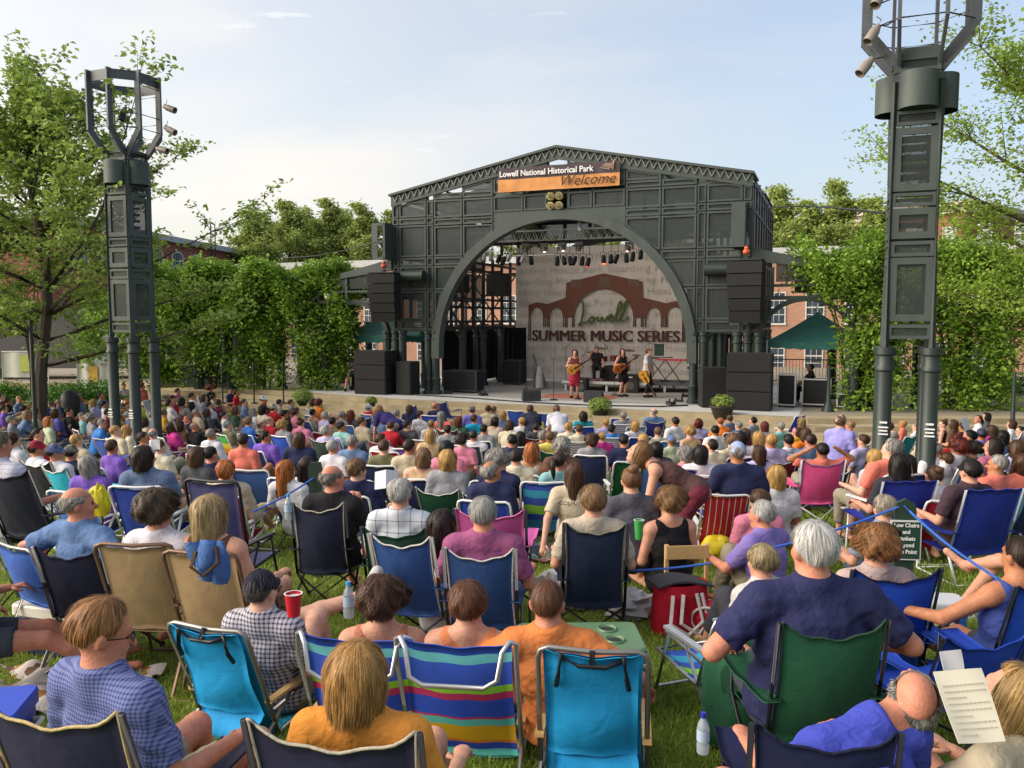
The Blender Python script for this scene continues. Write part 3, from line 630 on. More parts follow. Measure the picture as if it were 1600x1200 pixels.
def tree(name, label, loc, H, Rr, seed, h0=2.0, tr=.16, nl=30000, ls=.13, lm=None, group=None, limbs=26, spray=.42, cat='tree', skew=(0, 0), top=.35):
    rs = np.random.RandomState(seed); t = thing(name, label, cat, loc, 0, group); mb = MB(); tips = []
    tp = [Vector((skew[0]*(z/H)**1.5 + .12*math.sin(z*1.1+seed), skew[1]*(z/H)**1.5 + .1*math.cos(z*.9+seed), z)) for z in np.linspace(-.2, H*.93, 14)]
    mb.tube(tp, [tr*(1.15 - i/13)**.8 + .012 for i in range(14)], 9)
    for i in range(limbs):
        f = (i+.5)/limbs; z = h0 + (H*.9-h0)*f; k = min(12, int((z+.2)/(H*.93+.2)*13)); p = tp[k].lerp(tp[k+1], .5)
        az = i*2.399 + rs.uniform(-.4, .4); prof = (math.sin(math.pi*min(1, (f*.8+.16))**.8))*(1-f*top); Lb = Rr*max(.25, prof)*rs.uniform(.75, 1.2)
        d = Vector((math.cos(az), math.sin(az), .25 + .9*f + rs.uniform(-.1, .15))).normalized(); pts = [p]
        for q in range(6): d = (d + Vector((rs.normal()*.1, rs.normal()*.1, .02 if f < .6 else .08))).normalized(); pts.append(pts[-1] + d*Lb/6)
        mb.tube(pts, [max(.008, tr*.42*(1-f*.5)*(1-j/6.6)) for j in range(7)], 5)
        for j in range(1, 7):
            for q in range(3):
                d2 = (d + Vector((rs.normal()*.8, rs.normal()*.8, rs.normal()*.22 + .05))).normalized(); L2 = Lb*rs.uniform(.14, .34)*(1.25 - j*.09)
                e = pts[j] + d2*L2; mb.tube([pts[j], e], [.012, .004], 3, cap=False); tips.append((pts[j], e))
    T0 = np.array([a[:] for a, b in tips]); T1 = np.array([b[:] for a, b in tips]); k = rs.randint(0, len(tips), nl); f = rs.uniform(.15, 1.12, nl)[:, None]
    sc = spray*(rs.uniform(.6, 1.2, len(tips))[k])[:, None]
    P = T0[k]*(1-f) + T1[k]*f + rs.normal(size=(nl, 3))*np.array([[.8, .8, .38]])*sc*.62
    mb.obj('trunk', BARK, t, smooth=True)
    ob('crown', leaf_mesh('crown', P, ls, lm or LEAF, seed), t); return t
tree('maple_tree', 'tall leafy tree with layered branches behind the left light tower', (-12.0, 21.0, 0), 8.9, 6.5, 3, h0=2.3, tr=.16, nl=31000, ls=.14, limbs=38, spray=.30, top=.5)
tree('maple_tree', 'darker broad tree at the far left edge of the lawn', (-16.8, 23.5, 0), 8.0, 4.3, 5, h0=2.5, tr=.13, nl=26000, ls=.16, limbs=24, spray=.55)
tree('maple_tree', 'tree at the right edge whose branches reach in front of the right light tower', (9.3, 12.6, .55), 8.0, 4.5, 11, h0=2.3, tr=.16, nl=84000, ls=.075, limbs=34, lm=LEAF4, spray=.36)
for i, (px, yb, D, H, Rr) in enumerate([(395, 345, 78, 12.2, 3.6), (455, 320, 80, 13.8, 4.0), (520, 325, 82, 14.2, 4.2), (572, 335, 80, 13.2, 3.8), (618, 360, 82, 12.5, 3.8), (1215, 305, 66, 12.6, 3.3), (1308, 305, 64, 12.4, 3.8), (1362, 330, 62, 11.2, 3.2), (1262, 340, 64, 11.2, 3.8), (425, 350, 84, 12.5, 4.2), (488, 345, 84, 12.8, 4.4), (546, 340, 85, 13.0, 4.4), (720, 360, 78, 12, 4.2), (830, 360, 78, 12, 4.2), (940, 360, 76, 12, 4.2), (1050, 360, 74, 12, 4.2)]):
    p = at_d(px, 498, D)
    tree('background_tree', ['pale leafy tree leftmost behind the vine pergola', 'pale tree second from the left above the vines', 'tallest pale tree left of the stage roof', 'pale tree just left of the stage roof', 'tree behind the left stage bracket', 'tree just right of the stage roof', 'bright pointed tree behind the right vines', 'tree left of the right light tower beside the brick block', 'lower tree between the pavilion and the right tower', 'tree in the gap between the first and second pale trees', 'tree in the gap between the second and third pale trees', 'tree in the gap left of the stage bracket trees', 'first tree seen through the top of the stage arch', 'second tree seen through the top of the stage arch', 'third tree seen through the top of the stage arch', 'fourth tree seen through the top of the stage arch'][i],
         (p.x, p.y, 0), H+1.6, Rr*1.1, 20+i, h0=3.5, tr=.25, nl=9000, ls=.34, lm=LEAF2, limbs=18, spray=.8, group='trees behind the brick house')

# pergola with climbing vines
def vine(label, boxes, seed, n, ls=.15, m=None, group='climbing vines on the pergola'):
    """boxes: (x0,x1,y0,y1,z0,z1,weight,hang) in world coordinates"""
    rs = np.random.RandomState(seed); c = boxes[0]; base = Vector(((c[0]+c[1])/2, (c[2]+c[3])/2, .6)); P = []
    tot = sum(b[6] for b in boxes)
    for b in boxes:
        k = int(n*b[6]/tot); nc = max(12, k//110); C = np.stack([rs.uniform(b[0], b[1], nc), rs.uniform(b[2], b[3], nc), rs.uniform(b[4], b[5], nc)], 1)
        q = rs.randint(0, nc, k); dr = np.abs(rs.normal(size=k))
        pp = C[q] + rs.normal(size=(k, 3))*np.array([[.22, .22, .10]]); pp[:, 2] -= dr*b[7]; pp[:, 1] -= dr*.08 - .25*np.sin(C[q][:, 0]*2.9+1)*np.cos(C[q][:, 2]*2.3); pp[:, 2] += np.where(b[4] > 4.2, .30*np.sin(pp[:, 0]*2.3+seed)+.18*np.sin(pp[:, 0]*5.1+seed*2), .0); pp[:, 1] -= .22*np.maximum(0, np.sin(pp[:, 0]*3.3+pp[:, 2]*1.4+seed)); P.append(pp)
    P = np.concatenate(P); P[:, 2] = np.maximum(P[:, 2], .66); P -= np.array(base)
    t = thing('climbing_vine', label, 'climbing vine', base, 0, group); ob('foliage', leaf_mesh('foliage', P, ls, m or LEAF3, seed, flat=.35), t)
    mb = MB()
    for k in range(7):
        x = rs.uniform(-.4, .4); y = rs.uniform(-.3, .3); mb.tube([(x*.4, y*.4, 0), (x*.6 + .1, y, 1.2), (x*.8, y*1.2, 2.4), (x*2, y*2, 4.0)], [.05, .04, .03, .015], 5)
    mb.obj('stem', BARK, t, smooth=True); return t
pl = thing('vine_pergola', 'green steel pergola covered in vines left of the stage', 'pergola', (0, 0, .6), 0, 'vine covered pergolas')
PYL = 31.9
for x in (-14.6, -12.2, -11.0, -9.0, -7.2, -6.1):
    for dy in (0, 3.0): c_ = column(pl, x, PYL+dy, 2.6, .15)
mb = MB(); mb.bb(-15.5, -5.6, PYL-.1, PYL+.1, 3.6, 4.0); mb.bb(-15.5, -5.6, PYL+2.9, PYL+3.1, 3.6, 4.0); [mb.bb(x-.05, x+.05, PYL-.6, PYL+3.6, 4.05, 4.25) for x in np.arange(-15.3, -5.6, .9)]; mb.obj('beam', GREEN2, pl)
ql = [(-15.0, -12.9), (-12.9, -10.6), (-10.6, -8.6), (-8.6, -6.0)]
for i, (x0, x1) in enumerate(ql):
    xc = (x0+x1)/2; bx = [(x0, x1, PYL-.7, PYL+.6, 4.4, 5.4, 1.5, .25), (xc-.9, xc+.9, PYL-.6, PYL+.3, 1.3 if i != 1 else 1.8, 4.5, 1.9 if i != 1 else 1.1, .4), (x0, x1, PYL-.3, PYL+3.2, 4.7, 5.3, .8, .1), (x0, x1, PYL-.8, PYL, 3.5, 4.7, .9, .45)]
    if i == 3: bx.append((x0+.3, x1, PYL-.8, PYL+.3, 1.2, 4.4, 1.6, .4))
    if i == 0: bx.append((x0-1.5, x0+.8, PYL-.8, PYL+.3, 2.2, 4.6, 1.2, .4))
    vine(['vine clump beside the left light tower', 'vine clump hanging second from the left tower', 'vine clump with a bicycle below it, third from the left tower', 'dense vine clump against the left side of the stage'][i], bx, 40+i, 18500)
pr = thing('vine_pergola', 'green steel pergola covered in vines right of the stage', 'pergola', (0, 0, .6), 0, 'vine covered pergolas')
PYR = 24.9
for x in (10.9, 12.4, 13.8, 16.4, 19.0):
    for dy in (0, 3.0): column(pr, x, PYR+dy, 2.6, .15)
mb = MB(); mb.bb(9.6, 21, PYR-.1, PYR+.1, 3.6, 4.0); mb.bb(9.6, 21, PYR+2.9, PYR+3.1, 3.6, 4.0); [mb.bb(x-.05, x+.05, PYR-.6, PYR+3.6, 4.05, 4.25) for x in np.arange(9.7, 21, .9)]; mb.obj('beam', GREEN2, pr)
vine('vine clump over the green tent right of the stage', [(8.7, 11.8, PYR-.9, PYR+.6, 4.5, 5.6, 2.4, .35), (10.0, 11.7, PYR-.9, PYR+.2, 1.2, 4.6, 2.4, .4), (9.0, 12, PYR, PYR+3.2, 5.0, 5.7, .7, .1)], 51, 17000, .14)
vine('vine clump behind the columns of the right light tower', [(11.8, 15.0, PYR-.7, PYR+.6, 4.4, 5.6, 1.8, .3), (13.0, 14.9, PYR-.6, PYR+.3, 1.0, 4.6, 2.6, .4), (12, 15, PYR, PYR+3.2, 4.9, 5.5, .7, .1), (11.8, 13, PYR-.5, PYR+.3, 3.4, 4.5, .5, .4)], 52, 19000, .14)
vine('vine clump at the right edge of the picture', [(15.0, 19.5, PYR-.7, PYR+.6, 4.1, 5.4, 2.0, .3), (16.5, 19, PYR-.6, PYR+.3, 1.3, 4.4, 2.2, .4), (15, 19.5, PYR, PYR+3.2, 4.8, 5.3, .7, .1), (15, 17, PYR-.7, PYR+.3, 2.9, 4.3, .8, .4)], 53, 19000, .14)
vine('trimmed hedge by the brick house at the right edge', [(16.5, 19.5, 29.3, 30.4, .7, 1.35, 1, .05)], 54, 4000, .1, LEAF5, 'low hedges')
vine('low hedge beneath the trees at the left edge', [(-19, -13.2, 26.8, 28.2, .6, 1.15, 1, .05)], 55, 9000, .1, LEAF5, 'low hedges')

# ================================================================ LIGHT TOWERS
SCREEN2 = mat('tower_screen', '343a3a', rough=.6, alpha=.4, var=.1)
def tower(label, loc, side):
    t = thing('light_tower', label, 'light tower', loc, -SA, 'green steel light towers'); zb = loc[2]; hs = .30
    for sx in (-1, 1):
        for sy in (-1, 1):
            c_ = column(t, sx*hs, sy*hs, 2.9-zb, .11)
            a_ = [(-1, -1), (1, -1)]
            if sy < 0:
                m2 = MB()
                for k, wd in enumerate((.1, .13, .11, .13)): m2.box((sx*hs, sy*hs-.123, 1.28-.05*k - (.02 if k else 0)), (wd, .006, .022 if k else .028))
                m2.obj('notice_label', mat('label_white', 'd8d8d8'), c_)
            m2 = MB(); m2.tube([(sx*hs, sy*hs, 2.85-zb), (sx*hs, sy*hs, 6.62-zb)], .05, 10); m2.obj('corner_post', GREEN, t, smooth=True)
    ys = [(507, 530), (402, 502), (376, 400), (324, 372), (300, 321), (197, 297), (170, 193), (111, 168), (84, 109)]
    faces = [((0, -1), (1, 0)), ((1, 0), (0, 1)), ((0, 1), (-1, 0)), ((-1, 0), (0, -1))]
    for fi, (nrm, tg) in enumerate(faces):
        nv = Vector((nrm[0], nrm[1], 0)); tv = Vector((tg[0], tg[1], 0)); Mx = Matrix((tv, -nv if False else nv, Vector((0, 0, 1)))).transposed()
        for k, (y0, y1) in enumerate(ys):
            z1 = at_d(1425, y0, 11.65).z - zb; z0 = at_d(1425, y1, 11.65).z - zb; w_ = hs-.02
            m2 = MB(); fw = min(.095, (z1-z0)*.24)
            def bx(u0, u1, a, b, d0=-.02, d1=.02, mm=m2): mm.box(nv*(hs+(d0+d1)/2) + tv*((u0+u1)/2) + Vector((0, 0, (a+b)/2)), (abs(u1-u0), d1-d0, b-a), M=Mx)
            bx(-w_, w_, z0, z0+fw); bx(-w_, w_, z1-fw, z1); bx(-w_, -w_+fw, z0+fw, z1-fw); bx(w_-fw, w_, z0+fw, z1-fw)
            f = m2.obj('panel_frame', GREEN, t)
            m3 = MB(); bx(-w_+fw, w_-fw, z0+fw, z1-fw, -.012, -.006, m3); m3.obj('mesh_screen', SCREEN2, f)
            if k in (5, 3):
                m3 = MB(); nb = 4 if k == 5 else 1
                for q in range(nb): zz = z0+fw+(z1-z0-2*fw)*(q+1)/(nb+1); bx(-w_+fw, w_-fw, zz-.025, zz+.025, -.2, -.16, m3)
                m3.obj('crossbar', DARK, t)
        za = at_d(1425, 168, 11.65).z - zb; zt = at_d(1425, 111, 11.65).z - zb
        a0 = math.atan2(tv.y, tv.x); m2 = MB(); n = 16; V = []
        for z in (za, zt):
            for q in range(n+1): a = math.pi*q/n; V.append(nv*(hs+.02+.22*math.sin(a)) + tv*(-.245*math.cos(a)) + Vector((0, 0, z)))
        F = [(q, q+1, q+n+2, q+n+1) for q in range(n)] + [tuple(range(n+1, 2*n+2))]
        m2.add(V, F); m2.obj('drum_housing', GREEN, t, smooth=True)
        # cage arms
        z2 = at_d(1425, 84, 11.65).z - zb; z3 = z2 + .4; z4 = z2 + 1.62
        for sg in (-1, 1):
            m2 = MB(); b0 = nv*hs + tv*(sg*.26); b1 = nv*(hs+.38) + tv*(sg*.29)
            m2.bar(b0 + Vector((0, 0, z2-.08)), b1 + Vector((0, 0, z3)), .045, .13, up=nv); m2.bar(b1 + Vector((0, 0, z3-.03)), b1 + Vector((0, 0, z4)), .045, .13, up=nv)
            m2.obj('cage_arm', mat('cage_steel', '474b50', rough=.5, var=.12), t)
        m2 = MB()
        for zz in (z3+.02, z3+.32, z4-.28): m2.tube([nv*(hs+.38)+tv*-.29+Vector((0, 0, zz)), nv*(hs+.38)+tv*.29+Vector((0, 0, zz))], .012, 6)
        nx_ = Vector((faces[(fi+1) % 4][0][0], faces[(fi+1) % 4][0][1], 0)); 
        for zz in (z3+.02, z3+.32, z4-.05): m2.tube([nv*(hs+.38)+tv*.29+Vector((0, 0, zz)), nx_*(hs+.38)-Vector((faces[(fi+1) % 4][1][0], faces[(fi+1) % 4][1][1], 0))*.29+Vector((0, 0, zz))], .012, 6)
        pa_ = nv*(hs+.38)+tv*.29; pb_ = nx_*(hs+.38)-Vector((faces[(fi+1) % 4][1][0], faces[(fi+1) % 4][1][1], 0))*.29; m2.bar(pa_+Vector((0, 0, z4-.12)), pb_+Vector((0, 0, z4-.12)), .015, .2, up=(0, 0, 1))
        m2.bar(nv*(hs+.35)+tv*-.29+Vector((0, 0, z4-.12)), nv*(hs+.35)+tv*.29+Vector((0, 0, z4-.12)), .02, .22, up=(0, 0, 1))
        m2.obj('cage_ring', mat('cage_steel', '474b50', rough=.5, var=.12), t)
    z2 = at_d(1425, 84, 11.65).z - zb
    m2 = MB(); m2.bb(-hs, hs, -hs, hs, z2-.04, z2-.02); m2.bb(-hs-.003, hs+.003, -hs-.012, -hs+.0, z2-.03, z2+.12) ; m2.obj('top_plate', GREEN, t)
    if side == 'L': L_ = [((.80, .34, z2+1.0), (.9, .1, -.35)), ((.80, .34, z2+.55), (.95, .1, -.5)), ((.62, .26, z2+.1), (1, .1, -.3)), ((0, 0, z2+.95), (-.1, -.3, -1))]
    else: L_ = [((-.62, -.42, z2-.02), (-.7, -.5, -1.0)), ((-.55, -.42, z2+.42), (-.5, -.4, -.9)), ((-.5, -.4, z2+.9), (-.4, -.5, -.9))]
    for k, (p, d) in enumerate(L_):
        p = Vector(p); wp = Vector(loc) + Matrix.Rotation(-SA, 3, 'Z') @ p; s_ = thing('spotlight', '%s spotlight on the cage of the %s light tower' % (['top', 'second', 'third', 'inner'][k] if side == 'L' else ['lowest tan', 'middle', 'topmost'][k], 'left' if side == 'L' else 'right'), 'spotlight', wp, -SA, 'spotlights on the towers'); s_.scale = (.82,)*3
        m3 = MB(); m3.lathe((0, 0, 0), [(0, -.03), (.05, -.02), (.07, .06), (.085, .1), (.09, .34), (.08, .34), (.07, .2), (0, .18)], 14, axis=d); m3.obj('housing', mat('spot_tan', '8f857c', rough=.45, metal=.2) if k != 3 else DARK, s_, smooth=True)
        m3 = MB(); m3.tube([(0, 0, 0), (-.02 if side == 'L' else .16, .12, .05), (-.1 if side == 'L' else .25, .1, .1)], .014, 6); m3.tube([(0, 0, .0), (.05, .03, .12), (-.02, .1, .2)], .008, 5); m3.obj('bracket', DARK, s_)
    return t
tower('green steel light tower on round columns standing in the crowd at the left', (-8.5, 18.4, gz(0, 18.4)), 'L')
tower('large green steel light tower on round columns at the right, its top outside the picture', (5.78, 12.0, gz(0, 12)), 'R')

# ================================================================ BUILDINGS
BRK = bpy.data.materials.new('brick_wall'); BRK.use_nodes = True
def brickmat(m, c1, c2, mort, sc=1.0):
    nt = m.node_tree; p = nt.nodes['Principled BSDF']; L = nt.links.new; tc = N(nt, 'ShaderNodeTexCoord'); mp = N(nt, 'ShaderNodeMapping'); mp.inputs['Rotation'].default_value = (R(90), 0, 0)
    b = N(nt, 'ShaderNodeTexBrick', i={'Scale': 4.6*sc, 'Mortar Size': .012, 'Brick Width': .5*2, 'Row Height': .32, 'Color1': rgb(c1), 'Color2': rgb(c2), 'Mortar': rgb(mort)})
    no = N(nt, 'ShaderNodeTexNoise', i={'Scale': .8, 'Detail': 5.0}); mr = N(nt, 'ShaderNodeMapRange'); mr.inputs['To Min'].default_value = .7; mr.inputs['To Max'].default_value = 1.3
    v = N(nt, 'ShaderNodeVectorMath', operation='SCALE'); L(tc.outputs['Object'], mp.inputs[0]); L(mp.outputs[0], b.inputs[0]); L(tc.outputs['Object'], no.inputs[0]); L(no.outputs['Fac'], mr.inputs[0]); L(b.outputs['Color'], v.inputs[0]); L(mr.outputs[0], v.inputs['Scale']); L(v.outputs[0], p.inputs['Base Color']); p.inputs['Roughness'].default_value = .92
brickmat(BRK, 'ad846c', 'a17863', 'a08b7c')
BRD = bpy.data.materials.new('dark_brick_wall'); BRD.use_nodes = True; brickmat(BRD, '8a4f42', '7c463c', '7a6258')
WHT = mat('white_trim', 'c9c7c2', rough=.7, var=.06); GLS = mat('window_glass', '3e4a55', rough=.12, var=.4, scale=1.2, spec=.8); ROOF = mat('grey_roof', '6f7276', rough=.8, var=.15)
def window(parent, x, y, z, w_, h_, nx_, ny_, arch=False, m=None):
    m2 = MB(); fr = .06 if w_ < 1.2 else .1
    m2.bb(x-w_/2-fr, x-w_/2, y-.05, y+.03, z-.08, z+h_); m2.bb(x+w_/2, x+w_/2+fr, y-.05, y+.03, z-.08, z+h_); m2.bb(x-w_/2-fr-.04, x+w_/2+fr+.04, y-.1, y+.03, z-.18, z-.08)
    if arch:
        ts = [math.pi*i/10 for i in range(11)]; ins = [(x+w_/2*math.cos(t), z+h_+.28*math.sin(t)) for t in ts]; ous = [(x+(w_/2+fr)*math.cos(t), z+h_+(.28+fr)*math.sin(t)) for t in ts]; m2.ring(ins, ous, y-.05, y+.03, closed=False)
    else: m2.bb(x-w_/2-fr, x+w_/2+fr, y-.05, y+.03, z+h_, z+h_+fr)
    for i in range(1, nx_): m2.bb(x-w_/2+w_*i/nx_-.012, x-w_/2+w_*i/nx_+.012, y-.03, y-.01, z, z+h_+(.2 if arch else 0))
    for i in range(1, ny_): q = .02 if i != ny_//2 else .035; m2.bb(x-w_/2, x+w_/2, y-.032, y-.008, z+h_*i/ny_-q, z+h_*i/ny_+q)
    f = m2.obj('window', WHT, parent); m3 = MB()
    if arch: m3.prism([(x-w_/2, z)] + [(x+w_/2, z)] + [(x+w_/2*math.cos(math.pi*i/10), z+h_+.28*math.sin(math.pi*i/10)) for i in range(11)], y-.004, y+.02)
    else: m3.bb(x-w_/2, x+w_/2, y-.004, y+.02, z-.08, z+h_)
    m3.obj('pane', GLS, f)
# long boarding house behind the stage: local x along the facade
hx = thing('brick_house', 'long two storey orange brick house with white sash windows behind the stage', 'brick house', (15.9, 46.5, 0), -SA)
mb = MB(); mb.bb(-47, 22, 0, 9, -.4, 6.85); mb.obj('wall', BRK, hx)
mb = MB(); mb.bb(-47.4, 22.4, -.35, 9.4, 6.86, 7.25); mb.prism([(0, 0)]*0 or [(-47.4, 7.26), (22.4, 7.26), (22.4, 7.33), (-47.4, 7.33)], -.3, 9.3); mb.obj('gutter', mat('gutter_grey', 'aeb0ae', rough=.6), hx)
mb = MB(); mb.add([(-47.4, -.3, 7.34), (22.4, -.3, 7.34), (22.4, 4.5, 7.5), (-47.4, 4.5, 7.5), (22.4, 9.3, 7.34), (-47.4, 9.3, 7.34)], [(0, 1, 2, 3), (3, 2, 4, 5), (1, 4, 2), (0, 3, 5)]); mb.obj('roof', ROOF, hx)
for i in range(22):
    x = -46.0 + 2.05*i + (0.0 if i < 99 else 0)
    if x > 14: break
    window(hx, x + 16.0*0, -.003, 2.92+.25, .88, 1.62, 3, 4); window(hx, x, -.003, .45, .88, 1.62, 3, 4)
for i in range(6):
    x = -.9 + 2.05*i
    window(hx, x, -.003, 3.17, .88, 1.62, 3, 4); window(hx, x, -.003, .45, .88, 1.62, 3, 4)
for x in (-6, -2.0, 6): mb = MB(); mb.bb(x-.25, x+.25, 1.2, 1.7, 7.4, 8.3); mb.obj('chimney', WHT, hx)
# mill building at left, receding to the right
p0 = at_d(232, 498, 62); p1 = at_d(415, 498, 84); mdir = Vector((p1.x-p0.x, p1.y-p0.y, 0)); ml = mdir.length
ml_ = thing('brick_mill', 'red brick mill with arched white windows and grey roof edge beyond the left vines', 'brick mill', (p0.x, p0.y, 0), math.atan2(mdir.y, mdir.x)); zt = at_d(268, 372, 62).z; 
mb = MB(); mb.bb(-12, ml, 0, 14, 0, zt); mb.obj('wall', BRD, ml_)
mb = MB(); mb.bb(-12.3, ml+.4, -.5, 14, zt+.003, zt+.45); mb.obj('cornice', mat('cornice_grey', '9a9ca0', rough=.7), ml_); mb = MB(); mb.add([(-12.3, -.4, zt+.46), (ml+.4, -.4, zt+.46), (ml+.4, 7, zt+1.3), (-12.3, 7, zt+1.3)], [(0, 1, 2, 3)]); mb.obj('roof', ROOF, ml_)
for i in range(11): window(ml_, -8.0+3.15*i, -.01, zt-2.65, 1.55, 1.65, 4, 4, True)
mb = MB(); mb.tube([(ml*.42, -.6, zt-2), (ml*.42, -.6, zt+2.2), (ml*.42+.8, -.6, zt+2.2), (ml*.42+.8, -.6, zt-2)], .05, 5); [mb.bb(ml*.42, ml*.42+.8, -.62, -.58, zt-1.9+.5*k, zt-1.86+.5*k) for k in range(8)]; mb.obj('roof_ladder', DARK, ml_)
p = at_d(1228, 498, 88); p2 = at_d(1500, 498, 74); md = Vector((p2.x-p.x, p2.y-p.y, 0)); z1 = at_d(1500, 332, 74).z
br = thing('brick_block', 'tall brick block with pale cornice beyond the trees at the right', 'brick block', (p.x, p.y, 0), math.atan2(md.y, md.x)); l2 = md.length
mb = MB(); mb.bb(0, l2, 0, 14, 0, z1); mb.obj('wall', BRD, br); mb = MB(); mb.bb(-.4, l2+.5, -.5, 14.4, z1+.003, z1+.55); mb.bb(-.8, l2+1.0, -.9, 14.8, z1+.553, z1+.95); mb.obj('cornice', mat('cornice_tan', 'a9a196', rough=.8), br)
for i in range(9): window(br, 1.6+i*3.0, -.01, z1-3.2, 1.1, 2.0, 3, 4)
# overhead cable
mb = MB(); a = at_d(1190, 327, 26); b = at_d(1382, 333, 13); mb.tube([a.lerp(b, t) + Vector((0, 0, -.25*math.sin(math.pi*t)*0+.1*math.sin(math.pi*t))) for t in np.linspace(0, 1, 12)], .02, 5)
single(mb.obj('power_cable', DARK), 'black cable strung from the stage roof to the right light tower', 'cable')
mb = MB(); a = at_d(440, 403, 36); b = at_d(592, 377, 29); mb.tube([a.lerp(b, t) + Vector((0, 0, -.15*math.sin(math.pi*t))) for t in np.linspace(0, 1, 12)], .018, 5)
single(mb.obj('power_cable', DARK), 'thin cable running from the vines to the left stage bracket', 'cable')
# railings in front of the brick house
def railing(label, u0, u1, v, w_=0.0):
    t = thing('iron_railing', label, 'railing', SO, -SA, 'iron railings before the brick house'); mb = MB()
    mb.bb(u0, u1, v-.02, v+.02, 1.02, 1.06); mb.bb(u0, u1, v-.015, v+.015, .12, .15); mb.obj('rail', DARK, t); mb = MB()
    for x in np.arange(u0, u1, .13): mb.bb(x-.008, x+.008, v-.008, v+.008, .15, 1.02)
    mb.obj('baluster', DARK, t)
railing('black iron railing seen through the right arch', 6.4, 13.0, 9.6); railing('black iron railing seen between the stage frame and the backdrop', -9.0, -3.5, 9.6)
railing('black iron railing by the hedge at the right edge', 13.5, 19, 8.8)
# tents
def tent(label, c, sx, sy, h1, h2):
    t = thing('canopy_tent', label, 'canopy tent', c, -SA, 'green canopy tents'); m = fab('2c6259', 'tent_green', rough=.6, var=.2, bump=.1)
    mb = MB(); n = 10
    cs = [(-sx, -sy), (sx, -sy), (sx, sy), (-sx, sy)]
    for i in range(4):
        a, b = cs[i], cs[(i+1) % 4]
        mb.grid(lambda u, v: ((a[0]*(1-u)+b[0]*u)*(1-v), (a[1]*(1-u)+b[1]*u)*(1-v), h1 + (h2-h1)*(v**1.15) - .06*math.sin(math.pi*u)*(1-v) + .012*math.sin(u*60)*(1-v)*v*3), 26, 8)
        mb.grid(lambda u, v: ((a[0]*(1-u)+b[0]*u), (a[1]*(1-u)+b[1]*u), h1 - .22*v + (0 if v < .9 else .02*math.sin(u*50)) - .06*math.sin(math.pi*u)), 26, 2)
    mb.obj('canopy', m, t, smooth=True)
    for a in cs: mb = MB(); mb.bb(a[0]-.02, a[0]+.02, a[1]-.02, a[1]+.02, 0, h1); mb.obj('leg', AL, t)
u_, v_ = 8.0, 2.2
tent('dark green pop-up tent in the small arch right of the stage', sw(8.25, 1.9), 1.45, 1.4, 2.05, 2.95); tent('dark green pop-up tent in the small arch left of the stage', sw(-7.6, 1.9), 1.45, 1.4, 2.1, 2.95)
# left background: dark trailer, barrier fence, banner etc
vt = thing('box_truck', 'dark grey box trailer with open bay behind the trees at left', 'trailer', (-19.5, 37, .6), .05)
mb = MB(); mb.bb(-5, 3.2, 0, 2.4, .5, 3.2); mb.obj('body', mat('trailer_grey', '4e4a4c', rough=.6), vt); mb = MB(); mb.bb(.6, 2.0, -.03, -.001, .6, 3.0); mb.obj('panel', mat('trailer_panel', '8d979f', rough=.5), vt); mb = MB(); mb.bb(2.1, 3.1, -.03, -.001, .6, 2.9); mb.obj('door', mat('trailer_dark', '241e22'), vt); mb = MB(); mb.bb(3.2, 8.5, .3, 2.2, .9, 2.6); mb.obj('bay', mat('trailer_bay', '2c2628'), vt)
for x in (-3.4, -2.4, 5.5): mb = MB(); mb.lathe((x, .1, .42), [(0, 0), (.42, 0), (.42, .3), (0, .3)], 16, axis=(0, 1, 0)); mb.obj('wheel', DARK, vt, smooth=True)
def fence_banner(label, px0, px1, D, z0, z1, col, spot=None):
    a = at_d(px0, 560, D); b = at_d(px1, 560, D); t = thing('fence_banner', label, 'banner', (a.x, a.y, .6), math.atan2(b.y-a.y, b.x-a.x), 'banners on the barrier'); L_ = (b-a).length
    mb = MB(); mb.grid(lambda u, v: (L_*u, .03*math.sin(u*14), z0+(z1-z0)*v), 20, 4, thick=.01); mb.obj('cloth', mat('banner_cloth_'+col, col, rough=.8, var=.1), t, smooth=True)
    if spot: mb = MB(); mb.bb(L_*.4, L_*.68, -.06, -.045, z0+.25, z1-.12); mb.obj('printed_mark', mat('mark_'+spot, spot), t)
    mb = MB(); mb.tube([(0, 0, 0), (0, 0, z1+.03), (L_, 0, z1+.03), (L_, 0, 0)], .02, 6); mb.obj('frame', AL, t)
fence_banner('white banner with yellow mark on the barrier left of the tower', 120, 168, 31, .1, 1.05, 'c4bfb6', 'c79a3c'); fence_banner('white barrier banner at the far left behind the hedge', 3, 75, 34, .3, 1.35, 'b9b8ae', 'a8ad52')
fence_banner('plain white barrier sheet behind the left tower columns', 212, 300, 38, .2, 1.2, 'c6c4bf')
mb = MB(); mb.bb(-14.2, -10.6, 32.3, 32.34, .62, 1.5); single(mb.obj('mesh_barrier', mat('green_net', '2f5a48', alpha=.7, rough=.8)), 'green netting barrier along the plaza edge left of the stage', 'barrier')
for i, (px, zt_, lab) in enumerate([(397, .6, 'thin dark green post on the plaza right of the netting'), (348, .5, 'dark green post left of the bicycle'), (443, 0, 'dark green post at the foot of the steps left of the potted plant')]):
    pp = at_z(px, 622, .5); t = thing('steel_post', lab, 'post', (pp.x, pp.y, .3), 0, 'dark posts on the left steps'); mb = MB(); mb.tube([(0, 0, 0), (0, 0, 1.5)], .035, 8); mb.lathe((0, 0, 0), [(0, 0), (.14, 0), (.12, .04), (0, .05)], 12); mb.obj('post', GREEN2, t, smooth=True)
